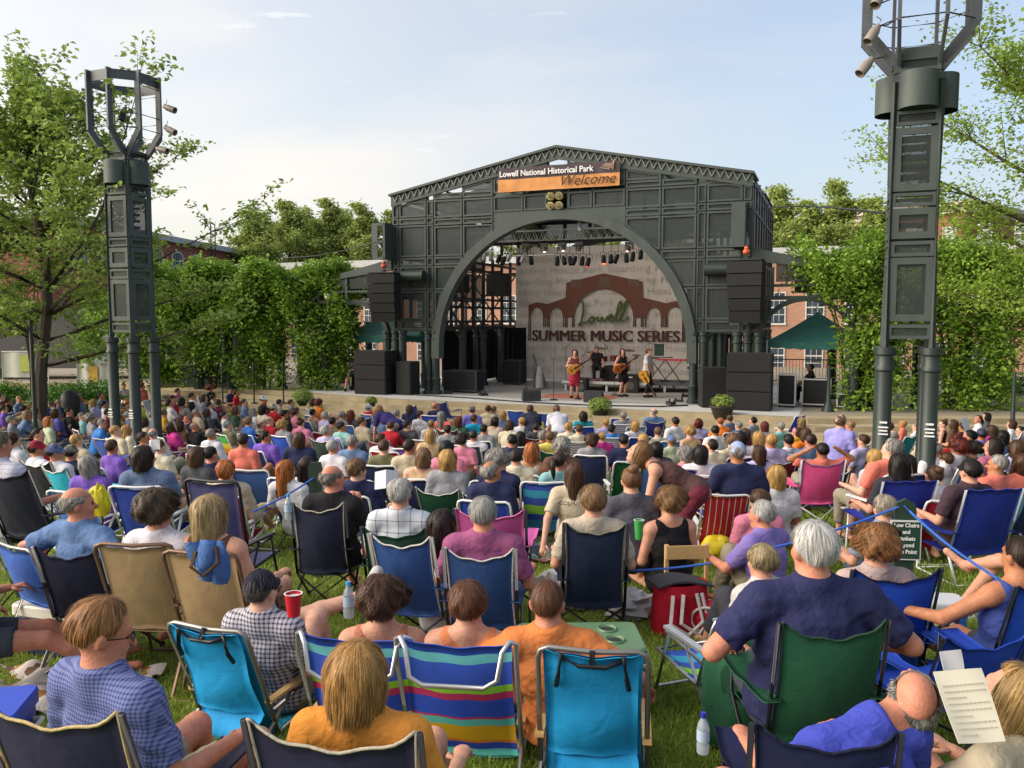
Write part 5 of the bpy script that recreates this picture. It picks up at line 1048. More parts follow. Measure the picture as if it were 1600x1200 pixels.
# ---- hair, in head coordinates
def ss(a, b, x): t = np.clip((x-a)/(b-a), 0, 1); return t*t*(3-2*t)
def hair_geo(style, seed=0, nphi=26, ns=12, strands=70, sw=.006):
    rs = np.random.RandomState(seed); c = np.array([0, -.012, .03]); r = np.array([.074, .094, .09])
    th = dict(short=.012, crop=.004, bald=.008, fringe=.012, bob=.024, long=.020, curly=.040, pony=.012, bun=.012, thick=.022)[style]
    drop = dict(bob=.075, long=.22)[style] if style in ('bob', 'long') else 0.0
    amp = dict(short=.004, crop=.001, bald=.003, fringe=.004, bob=.005, long=.006, curly=.017, pony=.002, bun=.003, thick=.006)[style]; ph = rs.uniform(0, 6, 8)
    def nz(a, t): return amp*(np.sin(a*3+ph[0]+t*2)+.7*np.sin(a*7+ph[1]-t*5)+.5*np.sin(a*13+ph[2]+t*9))
    def prof(a, s, off=0.0):       # a azimuth (0 forward), s 0..1 from crown
        fr = np.cos(a); side = ss(.95, .35, fr) ; back = ss(-.1, -.75, fr); aa = np.abs((a+np.pi) % (2*np.pi)-np.pi)
        tm = R(50)+(R(94)-R(50))*ss(.75, 1.25, aa)+(R(126)-R(94))*ss(1.5, 2.3, aa)
        if style in ('bob', 'long', 'curly', 'thick'): tm = R(46)+(R(112)-R(46))*ss(.75, 1.15, aa)+(R(128)-R(112))*ss(1.6, 2.3, aa)
        t0 = 0.0
        if style in ('bald', 'fringe'): t0 = R(66) if style == 'bald' else R(40); tm = np.where(aa < 1.05, t0, tm)
        t = t0+(tm-t0)*s; rr = th*(.35+.65*np.sin(np.clip(s, 0, 1)*np.pi*.85+.35)) + off
        rr = rr*np.where(aa < .9, .75, 1.0)
        w_ = 0.0
        if drop:
            d_ = drop*ss(.85, 1.35, aa); s1 = .62; q = np.clip((s-s1)/(1-s1), 0, 1.3); tt = np.minimum(t0+(np.minimum(tm, R(98))-t0)*np.clip(s/s1, 0, 1), tm); t = np.where(d_ > .004, tt, t); w_ = q*(d_+.055)*(d_ > .004)
        x = (r[0]+rr+nz(a, s*2))*np.sin(t)*np.sin(a); y = (r[1]+rr+nz(a, s*2))*np.sin(t)*np.cos(a); z = (r[2]+rr)*np.cos(t)-w_
        if style == 'curly': bl = np.clip(s, 0, 1); x = x*(1+.12*bl); y = y*(1+.05*bl)
        x = x*(1+.05*(w_ > 0))-x*.9*np.clip(w_-.08, 0, 1); return np.stack([x+c[0], y+c[1], z+c[2]], -1)
    A, Sg = np.meshgrid(np.linspace(0, 2*np.pi, nphi, endpoint=False), np.linspace(0.0, 1, ns), indexing='xy'); V = prof(A, Sg).reshape(-1, 3)
    F = [(j*nphi+i, (j+1)*nphi+i, (j+1)*nphi+(i+1) % nphi, j*nphi+(i+1) % nphi) for j in range(ns-1) for i in range(nphi)]
    if style in ('bald', 'fringe'): F = [f_ for f_ in F if np.linalg.norm(V[f_[0]]-V[f_[1]]) > 1e-4]
    T = [.12]*len(V); V = V.tolist()  # shell tinted dark: shade beneath the strands put into the colour
    for k in range(strands):
        a = rs.uniform(0, 2*np.pi); s0 = rs.uniform(-.05, .7)**1.0; s0 = max(s0, 0); s1 = min(rs.uniform(.97, 1.11), s0+rs.uniform(.35, .7)); n = 7; s_ = np.linspace(s0, s1, n)
        cw_ = (.06 if style != 'curly' else .16); aa = a+rs.uniform(-cw_, cw_)*np.linspace(0, 1, n)*2
        if style in ('curly', 'thick'): aa = aa+np.sin(np.linspace(0, rs.uniform(5, 11), n)+rs.uniform(0, 6))*(.11 if style == 'curly' else .05)
        fly = rs.uniform() < (.14 if nphi > 50 else .06)
        off = (rs.uniform(.006, .016)*np.linspace(.2, 1, n) if fly else 0)+rs.uniform(.001, .004 if style in ('crop', 'short', 'pony', 'bun') else .007)+(rs.uniform(0, .012) if style == 'curly' else 0)
        if style == 'curly': off = off+.008*np.sin(np.linspace(0, rs.uniform(6, 12), n))
        P = prof(aa, s_, off)
        if style in ('bald', 'fringe') and abs((a+np.pi) % (2*np.pi)-np.pi) < 1.1: continue
        d = np.gradient(P, axis=0); nrml = P-c; sd_ = np.cross(d, nrml); sd_ /= np.linalg.norm(sd_, axis=1)[:, None]+1e-9
        wd = (sw*(.45 if fly else 1)*rs.uniform(.6, 1.4)*np.sin(np.linspace(.35, 2.95, n)))[:, None]; b = len(V); tn = rs.uniform(0, 1)
        for i in range(n): V.append((P[i]-sd_[i]*wd[i]*.5).tolist()); V.append((P[i]+sd_[i]*wd[i]*.5).tolist()); T += [tn, tn]
        F += [(b+2*i, b+2*i+1, b+2*i+3, b+2*i+2) for i in range(n-1)]
    mb = MB(); 
    if style == 'pony': mb.tube([(0, -.10, .07), (0, -.15, .05), (0, -.165, -.03), (0, -.15, -.12), (0, -.14, -.19)], [.02, .032, .036, .028, .008], 9)
    if style == 'bun': mb.sphere((0, -.07, .125), (.048, .048, .042), 12); mb.sphere((.015, -.085, .14), (.035, .03, .03), 10)
    b = len(V); V += [list(v) for v in mb.v]; F += [tuple(i+b for i in f_) for f_ in mb.f]; T += [(.3+.4*((i*7) % 5)/5) for i in range(len(mb.v))]
    return np.array(V), F, T
def hair_m(h): return mat('hair', h, rough=.5, var=.28, scale=26, tint=.55, stretch=(1, 1, .35), spec=.35, bump=.3, bscale=90)
HG = {}
def hair_obj(style, col, parent, J, lod, seed):
    key = (style, lod, seed % 3 if lod == 0 else seed)
    if key not in HG: a = {0: (22, 10, 130, .009), 1: (36, 16, 700, .006), 2: (56, 24, 2600, .0042)}[lod]; HG[key] = hair_geo(style, key[2], *a)
    V, F, T = HG[key]; me = None; mk = (key, 'mesh')
    if mk not in HG: HG[mk] = mesh_np('hair', V, F, [hair_m('302018')], None, True, {'tint': ('POINT', T)})
    o = ob('hair', HG[mk], parent); M_ = Matrix(J['H'].tolist()).to_4x4(); M_.translation = Vector(J['hc']); o.matrix_local = M_
    o.material_slots[0].link = 'OBJECT'; o.material_slots[0].material = hair_m(col); return o
def hat_obj(kind, col, parent, J, logo=None):
    k = ('hat', kind)
    if k not in HG:
        mb = MB(); c = (0, -.012, .036); V = []; n, m = 20, 7
        for j in range(m+1):
            t = math.pi/2*j/m*1.02
            for i in range(n): a = 2*math.pi*i/n; V.append((c[0]+.086*math.sin(t)*math.sin(a), c[1]+.108*math.sin(t)*math.cos(a), c[2]+.098*math.cos(t)))
        mb.add(V, [(j*n+i, (j+1)*n+i, (j+1)*n+(i+1) % n, j*n+(i+1) % n) for j in range(m) for i in range(n)])
        if kind == 'cap': mb.grid(lambda u, v: (.082*math.cos(math.pi*u)*(1-.12*v), c[1]+.098*math.sin(math.pi*u)*.93+.075*v*math.sin(math.pi*u), .034-.018*v+.02*math.sin(math.pi*u)-.012*v*abs(math.cos(math.pi*u))), 12, 4, thick=.004)
        else: mb.lathe((0, -.012, .034), [(.084, .012), (.10, .0), (.15, -.014), (.152, -.018), (.1, -.006)], 20)
        mb.sphere((0, -.012, .135), .007, 6)
        HG[k] = mesh_np('hat', mb.v, mb.f, [fab('808080')], None, True)
    o = ob('baseball_cap' if kind == 'cap' else 'sun_hat', HG[k], parent); M_ = Matrix(J['H'].tolist()).to_4x4(); M_.translation = Vector(J['hc']); o.matrix_local = M_
    o.material_slots[0].link = 'OBJECT'; o.material_slots[0].material = fab(col, scale=20); return o
def glasses_obj(parent, J, col='202020', up=0.0):
    k = ('gl', up)
    if k not in HG:
        mb = MB()
        for s in (-1, 1):
            mb.tube([(s*.034+.022*math.cos(a), .100-.004*abs(math.cos(a)), .012+up+.016*math.sin(a)) for a in np.linspace(0, 2*math.pi, 13)], .0022, 5)
            mb.tube([(s*.055, .097, .016+up), (s*.078, .05, .014+up), (s*.082, -.005, .006+up*.7)], .0022, 5)
        mb.tube([(-.012, .1, .014+up), (.012, .1, .014+up)], .002, 5); HG[k] = mesh_np('glasses', mb.v, mb.f, [mat('glasses_frame', col, rough=.3)], None, True)
    o = ob('glasses', HG[k], parent); M_ = Matrix(J['H'].tolist()).to_4x4(); M_.translation = Vector(J['hc']); o.matrix_local = M_; return o
SKINS = {'f': 'c08c74', 'p': 'c99a84', 't': 'a8704f', 'r': 'b87a62', 'd': '6b4633', 'b': '4a3026'}
def skin_m(k): return mat('skin', SKINS[k], rough=.58, var=.17, scale=34, sss=.12, bump=.3, bscale=75, spec=.35)
EYE = mat('eye_dark', '1c1512', rough=.3); LIP = mat('lips', '97564b', rough=.5)
PM = {}
def build_person(name_label, H, yaw, pose, sleeve, garment, top_m, bot_m, skin='p', hair=None, haircol='', hat=None, lod=0, leglen=.55, shoe=None, group='seated audience', seed=0, female=False, glasses=None, scale=1.0, skirt=False, wr=.004, collar=False, curl=.5, hem=0.0, z_fixed=None):
    """H = world head centre; yaw degrees clockwise from +Y"""
    J = joints(**pose); h = {0: .023, 1: .0135, 2: .0095}[lod]; key = (str(sorted(pose.items(), key=str)), lod)
    hcw = Matrix.Rotation(R(-yaw), 3, 'Z') @ (Vector(J['hc'])*scale); loc = Vector(H)-hcw
    if z_fixed is not None: loc.z = z_fixed
    t = thing('person', name_label, 'person', loc, R(-yaw), group); t.scale = (scale,)*3
    def part(nm, k2, fn, mats):
        if (key, k2) not in PM:
            r_ = fn(); PM[(key, k2)] = mesh_np(nm, r_[0], r_[1], mats, r_[2] if len(r_) > 2 else None, True)
        me = PM[(key, k2)]; o = ob(nm, me, t)
        o.material_slots[0].link = 'OBJECT'; o.material_slots[0].material = mats[0]; return o
    part('body', ('b', female), lambda: body_mesh(J, h, fingers=lod > 0, female=female, curl=curl), [skin_m(skin), EYE, LIP])
    if garment != 'none': part(garment, ('s', sleeve, wr, collar), lambda: shirt_mesh(J, h, sleeve, wr, hem, collar), [top_m])
    part('skirt' if skirt else ('shorts' if leglen < .62 else 'trousers'), ('l', leglen, skirt), lambda: legs_mesh(J, h, leglen, wr, skirt), [bot_m])
    if shoe: part('shoes', 'sh', lambda: shoes_mesh(J, h), [fab(shoe, 'shoe')])
    if hair: hair_obj(hair, haircol, t, J, lod, seed)
    if hat: hat_obj(hat[0], hat[1], t, J)
    if glasses is not None: glasses_obj(t, J, up=glasses)
    return t, J, loc
# ================================================================ CHAIRS
CM = {}
TUBE = mat('chair_tube', 'c4c4c6', rough=.3, metal=.75, var=.08); TUBED = mat('chair_tube_dark', '2b2b30', rough=.4, metal=.5); TUBEG = mat('chair_tube_grey', '85827e', rough=.35, metal=.6); TUBEW = mat('chair_tube_white', 'd8d8d8', rough=.35); TUBEB = mat('chair_tube_brown', '6b5140', rough=.4, metal=.3); WOOD = mat('pale_wood', 'c2a06a', rough=.5, var=.2, scale=12, stretch=(6, .5, 6))
FRM = {'a': TUBE, 'k': TUBED, 'g': TUBEG, 'w': TUBEW, 'b': TUBEB}
NAVYST = (('t', [(0, '2c50b8'), (.06, '6cc0c8'), (.14, '3c5cc8'), (.34, '8ccc3c'), (.40, 'b83464'), (.46, '3050c0'), (.62, 'b83464'), (.64, '5cb8b4'), (.70, 'd0a020'), (.84, 'c87830'), (.87, '3048b0'), (.93, '5cb8b4')]))
STR = {'rainbow': NAVYST, 'redwhite': ('s', [(0, 'b82c34'), (.86, 'e0d0d0')], 7.0), 'bluewhite': ('s', [(0, 'c8d0e0'), (.3, '4c60b0'), (.55, 'a04860'), (.62, 'c8d0e0'), (.8, '4890a8')], 3.0), 'navystripe': ('s', [(0, '2c3488'), (.8, 'd8d8e8')], 6.0),
       'sunset': ('t', [(0, '4c9a50'), (.3, 'c8b43c'), (.5, 'd08830'), (.75, 'a04868')]), 'whitestrap': ('t', [(0, 'b8b4bc'), (.6, '7c7484')], 9.0), 'sea': ('t', [(0, '3c58b0'), (.2, '40a0c0'), (.45, '3c58b0'), (.7, '8cc848')], 1.5), 'maroonst': ('t', [(0, 'a83848'), (.5, 'c8a0a8'), (.7, '983040')], 3.0)}
def chair_fab(c):
    if c in STR: return mat('fabric_'+c, '808080', rough=.8, var=.08, stripes=(STR[c][0], STR[c][1]) + ((STR[c][2],) if len(STR[c]) > 2 else ()), bump=.15, bscale=250, spec=.25)
    return fab(c, 'chair_fabric', var=.12, rough=.78, bump=.22, bscale=11)
def cgrid(name, fn, nu, nv, thick=.006):
    mb = MB(); mb.grid(fn, nu, nv, thick=thick); S_ = [i/nu for j in range(nv+1) for i in range(nu+1)]*2
    return mesh_np(name, mb.v, mb.f, [fab('808080')], None, True, {'t': ('POINT', [1-x for x in mb.t]), 's': ('POINT', S_)})
def chair_parts(kind, hs, rec, w_, bh):
    key = (kind, round(hs, 2), round(rec), w_, round(bh, 2))
    if key in CM: return CM[key]
    P = []; a = math.tan(R(rec+3)); x = w_/2; y0 = -.15; yt = y0-bh*a; zt = hs+bh; fz = hs-.01; rs = random.Random(len(kind))
    def tb(nm, lines, r=.011, mk='F', n=8):
        m = MB(); [m.tube(l, r, n) for l in lines]; P.append((nm, mesh_np(nm, m.v, m.f, [TUBE], None, True), mk))
    if kind in ('camp', 'big'):
        V_ = .075 if kind == 'camp' else .0
        def bf(u, v): X = -x+2*x*u; s_ = 1-(2*u-1)**2; return (X*(1-.06*math.sin(math.pi*v)), y0+(yt-y0)*v-.06*s_*math.sin(math.pi*(v*.8+.12)), hs-.02+(bh+.02)*v-V_*(s_**.8)*v**3+.006*math.sin(u*19+v*7))
        P.append(('backrest', cgrid('backrest', bf, 16, 12), 'A'))
        m = MB(); m.tube([Vector(bf(i/16, 1))+Vector((0, -.004, .001)) for i in range(17)], .006, 5); m.tube([Vector(bf(0, i/10))+Vector((-.001, -.004, 0)) for i in range(11)], .006, 5); m.tube([Vector(bf(1, i/10))+Vector((.001, -.004, 0)) for i in range(11)], .006, 5); P.append(('piping', mesh_np('piping', m.v, m.f, [TUBE], None, True), 'B'))
        P.append(('seat', cgrid('seat', lambda u, v: ((-x+2*x*u), y0+.44*v, hs-.02-.05*(1-(2*u-1)**2)*math.sin(math.pi*(.15+.7*v))+.02*v), 12, 8), 'A'))
        X = x+.015
        for s_ in (-1, 1): tb('back_post', [[(s_*X, yt-.005, zt), (s_*X, y0-.01, hs-.02)]], .011)
        for s in (-1, 1):
            P.append(('armrest', cgrid('armrest', lambda u, v: (s*(X+.0)+(u-.5)*.08*(1+.8*(v > .6)*v), y0-.16*a-.04+.50*v, hs+.20-.025*math.sin(math.pi*v)+.01*v), 4, 8, .01), 'A'))
        if kind == 'camp':
            fx = X+.03; tb('leg_frame', [[(s*X, y0-.01, hs-.02), (s*fx, .32, .01)] for s in (-1, 1)] + [[(s*fx, -.34, .01), (s*X, .30, hs-.0), (s*X, .30, hs+.2)] for s in (-1, 1)] + [[(-fx, -.34, .01), (X, y0, hs-.03)], [(fx, -.34, .01), (-X, y0, hs-.03)], [(-fx, .32, .01), (X, .30, hs-.02)], [(fx, .32, .01), (-X, .30, hs-.02)]], .010)
            m = MB(); [m.sphere((s*fx, yy, .012), .022, 8) for s in (-1, 1) for yy in (-.34, .32)]; P.append(('foot', mesh_np('foot', m.v, m.f, [TUBED], None, True), 'K'))
        else:
            tb('leg_frame', [[(s*X, y0, hs-.02), (s*X, -.28, .01), (s*X, .3, .01), (s*X, .26, hs+.19)] for s in (-1, 1)]+[[(-X, .3, .01), (X, .3, .01)], [(-X, -.28, .01), (X, -.28, .01)]], .012)
    else:
        n_ = 14
        def bf(u, v): s_ = 1-(2*u-1)**2; return ((-x+2*x*u)*(1-.03*math.sin(math.pi*v)), y0+(yt-y0)*v-.045*s_*math.sin(math.pi*(v*.85+.1)), hs-.03+(bh+.03)*v-.03*s_*v**2+.004*math.sin(u*16+v*9))
        P.append(('backrest', cgrid('backrest', bf, n_, 14), 'A'))
        P.append(('seat', cgrid('seat', lambda u, v: ((-x+2*x*u), y0+.42*v, hs-.03-.04*(1-(2*u-1)**2)*math.sin(math.pi*(.15+.7*v))+.04*v), 10, 8), 'A'))
        X = x+.022
        if kind == 'bow':      # bowed headrest bar dipping behind the sling
            q = .19; bar_ = [(-X, y0, hs-.03), (-X, yt+.004, zt-.10), (-X, yt-.0, zt+.0), (-X+.03, yt-.03, zt+.02), (-X+.06, yt-.06, zt-.02), (-X*.72, yt-.075, zt-q*.8), (-X*.5, yt-.08, zt-q), (X*.5, yt-.08, zt-q), (X*.72, yt-.075, zt-q*.8), (X-.06, yt-.06, zt-.02), (X-.03, yt-.03, zt+.02), (X, yt, zt), (X, yt+.004, zt-.10), (X, y0, hs-.03)]
        else: bar_ = [(-X, y0, hs-.03), (-X, yt+.01, zt-.05), (-X+.012, yt, zt-.012), (-X+.05, yt-.002, zt+.004), (0, yt-.004, zt-.008), (X-.05, yt-.002, zt+.004), (X-.012, yt, zt-.012), (X, yt+.01, zt-.05), (X, y0, hs-.03)]
        tb('back_frame', [bar_], .0125)
        fy = .34; tb('leg_frame', [[(-X, -.02, hs+.17), (-X, -.30, .02), (-X+.03, -.33, .012), (X-.03, -.33, .012), (X, -.30, .02), (X, -.02, hs+.17)], [(-X, .16, hs+.17), (-X, fy-.03, .02), (-X+.03, fy, .012), (X-.03, fy, .012), (X, fy-.03, .02), (X, .16, hs+.17)], [(-X, y0, hs-.03), (-X, .30, hs+.01), (X, .30, hs+.01), (X, y0, hs-.03)], [(-X, y0-.1*a, hs+.12), (-X, .2, hs+.16)], [(X, y0-.1*a, hs+.12), (X, .2, hs+.16)]], .0115)
        for s in (-1, 1):
            m = MB(); m.bb(s*X-.022, s*X+.022, -.24, .20, hs+.18, hs+.198); P.append(('armrest', mesh_np('armrest', m.v, m.f, [WOOD], None, False), 'C'))
        if kind == 'pack':
            def ff(u, v): f_ = bf(.04+.92*u, 1-.80*v); return (f_[0], f_[1]-.018-.012*math.sin(v*8+u*3), f_[2]+.006)
            P.append(('storage_flap', cgrid('storage_flap', ff, 12, 12), 'D'))
            P.append(('pouch', cgrid('pouch', lambda u, v: (-x*.85+2*x*.85*u+.02*math.sin(v*9), y0+.02-.12*math.sin(math.pi*v)-.05, hs+.12-.30*v*(1-.25*abs(2*u-1))), 10, 10), 'D'))
            m = MB()
            for s in (-1, 1): m.tube([(s*.14, ff(.5, 0)[1]-.012, zt-.005), (s*.155, ff(.5, .2)[1]-.03, zt-.11), (s*.165, ff(.5, .3)[1]-.015, zt-.17)], .012, 5)
            m.tube([(-.13, ff(.5, .08)[1]-.01, zt-.03), (-.06, ff(.5, .1)[1]-.025, zt-.055), (.06, ff(.5, .1)[1]-.025, zt-.055), (.13, ff(.5, .08)[1]-.01, zt-.03)], .011, 5); m.tube([(0, yt-.02, zt+.005), (0, yt-.05, zt-.05)], .014, 5)
            P.append(('strap', mesh_np('strap', m.v, m.f, [TUBED], None, True), 'K'))
    CM[key] = P; return P
def chair(kind, label, loc, yaw, hs=.18, rec=20, w_=.50, bh=.56, cols=('24386c', 'c8c0b0'), frame_='a', group='folding chairs on the lawn', arm=None, name=None):
    t = thing(name or {'camp': 'camp_chair', 'big': 'high_back_chair', 'beach': 'beach_chair', 'bow': 'beach_chair', 'pack': 'backpack_chair'}[kind], label, 'folding chair', loc, R(-yaw), group)
    for nm, me, mk in chair_parts(kind, hs, rec, w_, bh):
        o = ob(nm, me, t); o.material_slots[0].link = 'OBJECT'
        o.material_slots[0].material = {'A': lambda: chair_fab(cols[0]), 'B': lambda: fab(cols[1], 'piping'), 'F': lambda: FRM[frame_], 'K': lambda: TUBED, 'C': lambda: fab(arm, 'armrest') if arm else (WOOD if kind in ('pack', 'bow') else FRM[frame_]), 'D': lambda: fab(cols[1], 'flap', var=.1, rough=.7, bump=.3, bscale=10)}[mk]()
    return t

# ================================================================ CROWD
TOPS = dict(white='c9c6cc', cream='c4bba4', beige='b3a68f', tan='b49a72', olive='6c6a4c', palegreen='a3ac92', aqua='86b4b4', teal='2c8c94', turquoise='20a0c4', skyblue='3b74c4', denim='5f7698', slate='5a6a86', navy='252a4a', purple='7050a8', violet='6c68b8', lavender='a9a2c8', magenta='b0307c', pink='c87890', coral='d07060', red='a8202c', maroon='6c2434', orange='d07020', gold='c89830', yellow='d0c060', brown='5a4038', black='1c1b1f', grey='84848a', darkgrey='45464c', green='2c6a44', floral='3c5a44', mauve='94546c')
TOPW = dict(palegreen='pale green', skyblue='bright blue', darkgrey='dark grey', floral='green floral', turquoise='turquoise', violet='blue violet')
HAIRS = dict(k='14110f', d='2a1d16', b='4a3120', l='6e5238', a='6b3022', g='a45f2c', o='b08a50', s='8f7450', y='8a8580', w='a3a19d', r='5c2018')
HW = dict(k='black', d='dark brown', b='brown', l='light brown', a='auburn', g='ginger', o='blond', s='sandy', y='grey', w='white', r='dark red')
ST = dict(s='short', b='bob', l='long', c='curly', p='pony', n='bun', d='bald', f='fringe', t='thick', r='crop')
SW = dict(s='short', b='bobbed', l='long', c='curly', p='ponytailed', n='bunned', d='balding', f='thinning', t='wavy', r='cropped')
PO = {'A': dict(rec=16, arms=('rest', 'rest')), 'B': dict(rec=12, arms=('lap', 'lap')), 'C': dict(rec=-16, arms=('knee', 'knee')), 'D': dict(rec=14, arms=('rest', 'face')), 'E': dict(rec=18, arms=('behind', 'behind')), 'F': dict(rec=26, arms=('lap', 'rest'), legs=('out', 'out')), 'G': dict(rec=8, arms=('read', 'read')), 'H': dict(rec=2, arms=('back', 'lap')), 'I': dict(rec=10, arms=('up', 'up'))}
T_ = '''
21 602 g sk black E
19 613 l sy lavender A
3 622 l sb brown A
12 628 l sd black B
58 629 l cd red A
69 626 l so purple A
95 619 g sd maroon B
92 630 l dy slate A
112 612 g sk darkgrey B hat=cap:3a3a44
126 611 g bb denim A
143 606 l so orange A
112 629 l sy navy A
124 623 l cy slate B
147 630 l lo lavender A
158 620 l sk denim A
171 620 g sk navy B
163 633 l sk white A
193 604 g sd white B h35
222 604 g ca coral B
278 612 g sk pink C h-35
270 624 l sd red D hat=cap:3a2a20
300 620 l sd white A
319 623 l bb grey A
284 628 l bd brown A
300 635 l bk darkgrey A
246 634 l sd gold A hat=cap:2c2420
266 631 l sd white D
227 661 l bb beige A
256 646 g ts gold B
292 647 g cw coral B
307 646 l sy beige A
43 650 l bs denim C h35
18 657 l sy grey A hat=cap:6c6c70
77 660 l bg palegreen H h35
87 647 l bb violet A
128 652 l sy aqua A
143 655 l cy grey B
160 663 l sy skyblue C h35
181 657 l sk cream A h35
200 650 l sy slate A hat=cap:9a9c98 w1.15
181 675 l so cream B
199 673 l lo cream A
224 686 l sd white A h35
239 679 l dy white A
268 668 l lb magenta A
284 667 l bd brown A
304 668 l dy black A h35 w1.2
57 703 l sd white A hat=cap:a02838
86 709 l sd white A hat=cap:5c6488 h35
111 709 l sd navy A hat=cap:7a7864
140 728 l ly purple A
226 717 c bd slate A h35 w1.1
308 714 l bb darkgrey B
328 608 l ca black B
342 630 l sb maroon B h-35
360 611 g sk navy A
370 615 g sk red H
328 634 l sk white A
367 642 g bl floral H
325 646 l bb darkgrey B
412 625 l sk maroon B hat=cap:c8c8c8
411 641 l bk cream A
428 638 l sd red A hat=cap:b8b0a8
437 630 g sk cream H
445 648 l sk black A
463 646 l cb pink A
489 646 l sk beige A tank
490 629 l bb tan A
499 630 l ca orange A
535 650 l sy grey B
549 649 l la darkgrey A
576 638 l sy red A hat=cap:c8c8cc
356 666 l sy olive A
388 660 l ts skyblue A
409 664 l ds cream A h35
421 659 l dy red A
442 666 l co grey A
415 684 l sd purple A h35 w1.1
467 688 l bb navy A w1.15
470 662 l nb pink B
511 674 l sw lavender A h35
534 668 l sk aqua A h35
550 692 l ry denim A
596 688 l sb white A h35
611 667 l sb red C
636 666 l sd darkgrey A
352 737 l tg beige A
448 737 l lg white A h35
480 731 l ld white A
558 736 l tl navy A h35
657 649 l sb white A
690 651 l ly coral A
681 635 c ds navy A h35
716 659 l ba floral A
738 642 l sb violet A hat=cap:787a80
741 656 l sb turquoise A
763 640 g sb beige B
772 641 g sl grey B
773 659 g ld cream H tank
740 682 l rd white A
797 666 l bb cream C h35
800 690 l sk navy A
813 685 l lk black A
835 650 g sb yellow H h35
838 668 l rd darkgrey A
889 669 l so cream A
848 683 l ty darkgrey A
859 684 l sl yellow A
911 651 l bd teal A
946 662 g so lavender B
956 671 l sk skyblue A hat=cap:1c1c20
940 684 g so magenta B
672 682 l bo tan A
662 716 l bl tan B tank w1.1
698 703 l bk pink A
780 722 l cy navy C h35
768 738 l fy navy A h35
831 707 l bg beige B tank
875 723 l pd aqua B h35
898 742 l lb beige H w1.05
878 700 l cy brown B
674 664 l ss white A
974 650 l sy grey A
1021 645 l dy denim A w1.1
992 666 l bo white A
1028 676 g sl cream B
1049 690 g ss palegreen B hat=cap:4468a8
1078 676 l co tan H tank
1090 662 l lr lavender D
1125 660 l sg orange C
1118 674 l sk white A
1154 666 l sy slate A
1164 680 l bb maroon A
1145 691 l cl beige B
1157 686 l bk white A
1195 667 l br white A
1220 668 l sy aqua A h35
1185 687 l ao white A
1246 676 g bb gold A
1258 680 l bb orange A
1111 697 l sd cream A h-35
1071 714 l cy pink B w1.1
1095 711 l bk white A hat=cap:b43440
1152 709 c fy navy A w1.35 hat=cap:8c9cc4
1184 709 g lb lavender B h-35
1212 746 g bo white H
1026 703 l bk darkgrey A
1285 706 l sk coral E w1.05
1186 785 g tb pink B
1328 666 l ss white B
1389 668 l sb coral A
1394 684 l fy beige A
1326 684 l so gold B
1393 704 c ty coral A h-35 w1.15
1366 717 g bo white B
1418 726 g lk black B
1473 664 g nb black B h-35 tank
1489 664 g lb brown A
1528 656 g pk white B h-35
1541 652 g bk darkgrey A
1534 680 l sd violet A hat=cap:3c4468
1549 674 l bb magenta A
1495 689 l nr red B
1515 684 l sk white A w1.1
1496 699 l cr white A
1567 684 l bk slate D
1594 674 g sd grey B h-35
1551 699 l bd mauve B h-35
1588 703 l bb lavender A
1558 728 l sy coral D h-35
1458 744 l nb white I
1432 668 l sy white B
1252 660 l bs pink B
'''
fill_ = '''
38 640 l sd grey A
55 648 l cb beige A
108 645 l sk black B
170 645 l sd maroon A
212 640 l sb white B
238 650 l sy denim A
6 640 l tb purple A
30 625 g so denim B
84 612 g sb grey B
180 612 g sk teal B
333 622 g sd beige B
350 650 l sd white A
382 630 g sb denim B
396 645 l ly white A
455 630 g sb grey B
508 650 l sw lavender B
520 660 l sk olive A
566 660 l sb beige A
590 655 l sd denim A
620 648 l sy white A
640 640 l bb navy B
700 672 l sd grey A
722 690 l cd pink A
756 672 l sk grey B
786 650 g bo denim B
815 660 l so white B
866 660 l sd beige A
925 690 l cb grey A
905 672 l sb cream B
975 690 l sk navy A
1005 690 l so grey A
1055 660 l sd white B
1140 655 g sb slate A
1176 658 g sk grey B
1205 690 l so lavender A
1232 690 l sk white B
1266 690 l sd denim A
1348 690 l sb lavender A
1410 664 g so coral B
1448 690 l sb beige A
1462 704 l ry white A
1478 720 g sb grey B
1504 668 g sd cream B
1520 704 l cd olive A
1580 664 g bb white A
1596 726 l lb coral B
1440 676 g sk white B
380 690 l sd coral A
330 680 l sy white A
250 700 l sb cream A
175 700 l sb purple B
20 690 l cb white A
60 680 l sk red B
120 690 l so beige A
520 700 l sw white B
600 700 l sb olive A
640 700 l sd beige A
700 720 l bo grey B
806 716 l sd cream A
330 712 l sk navy A
'''
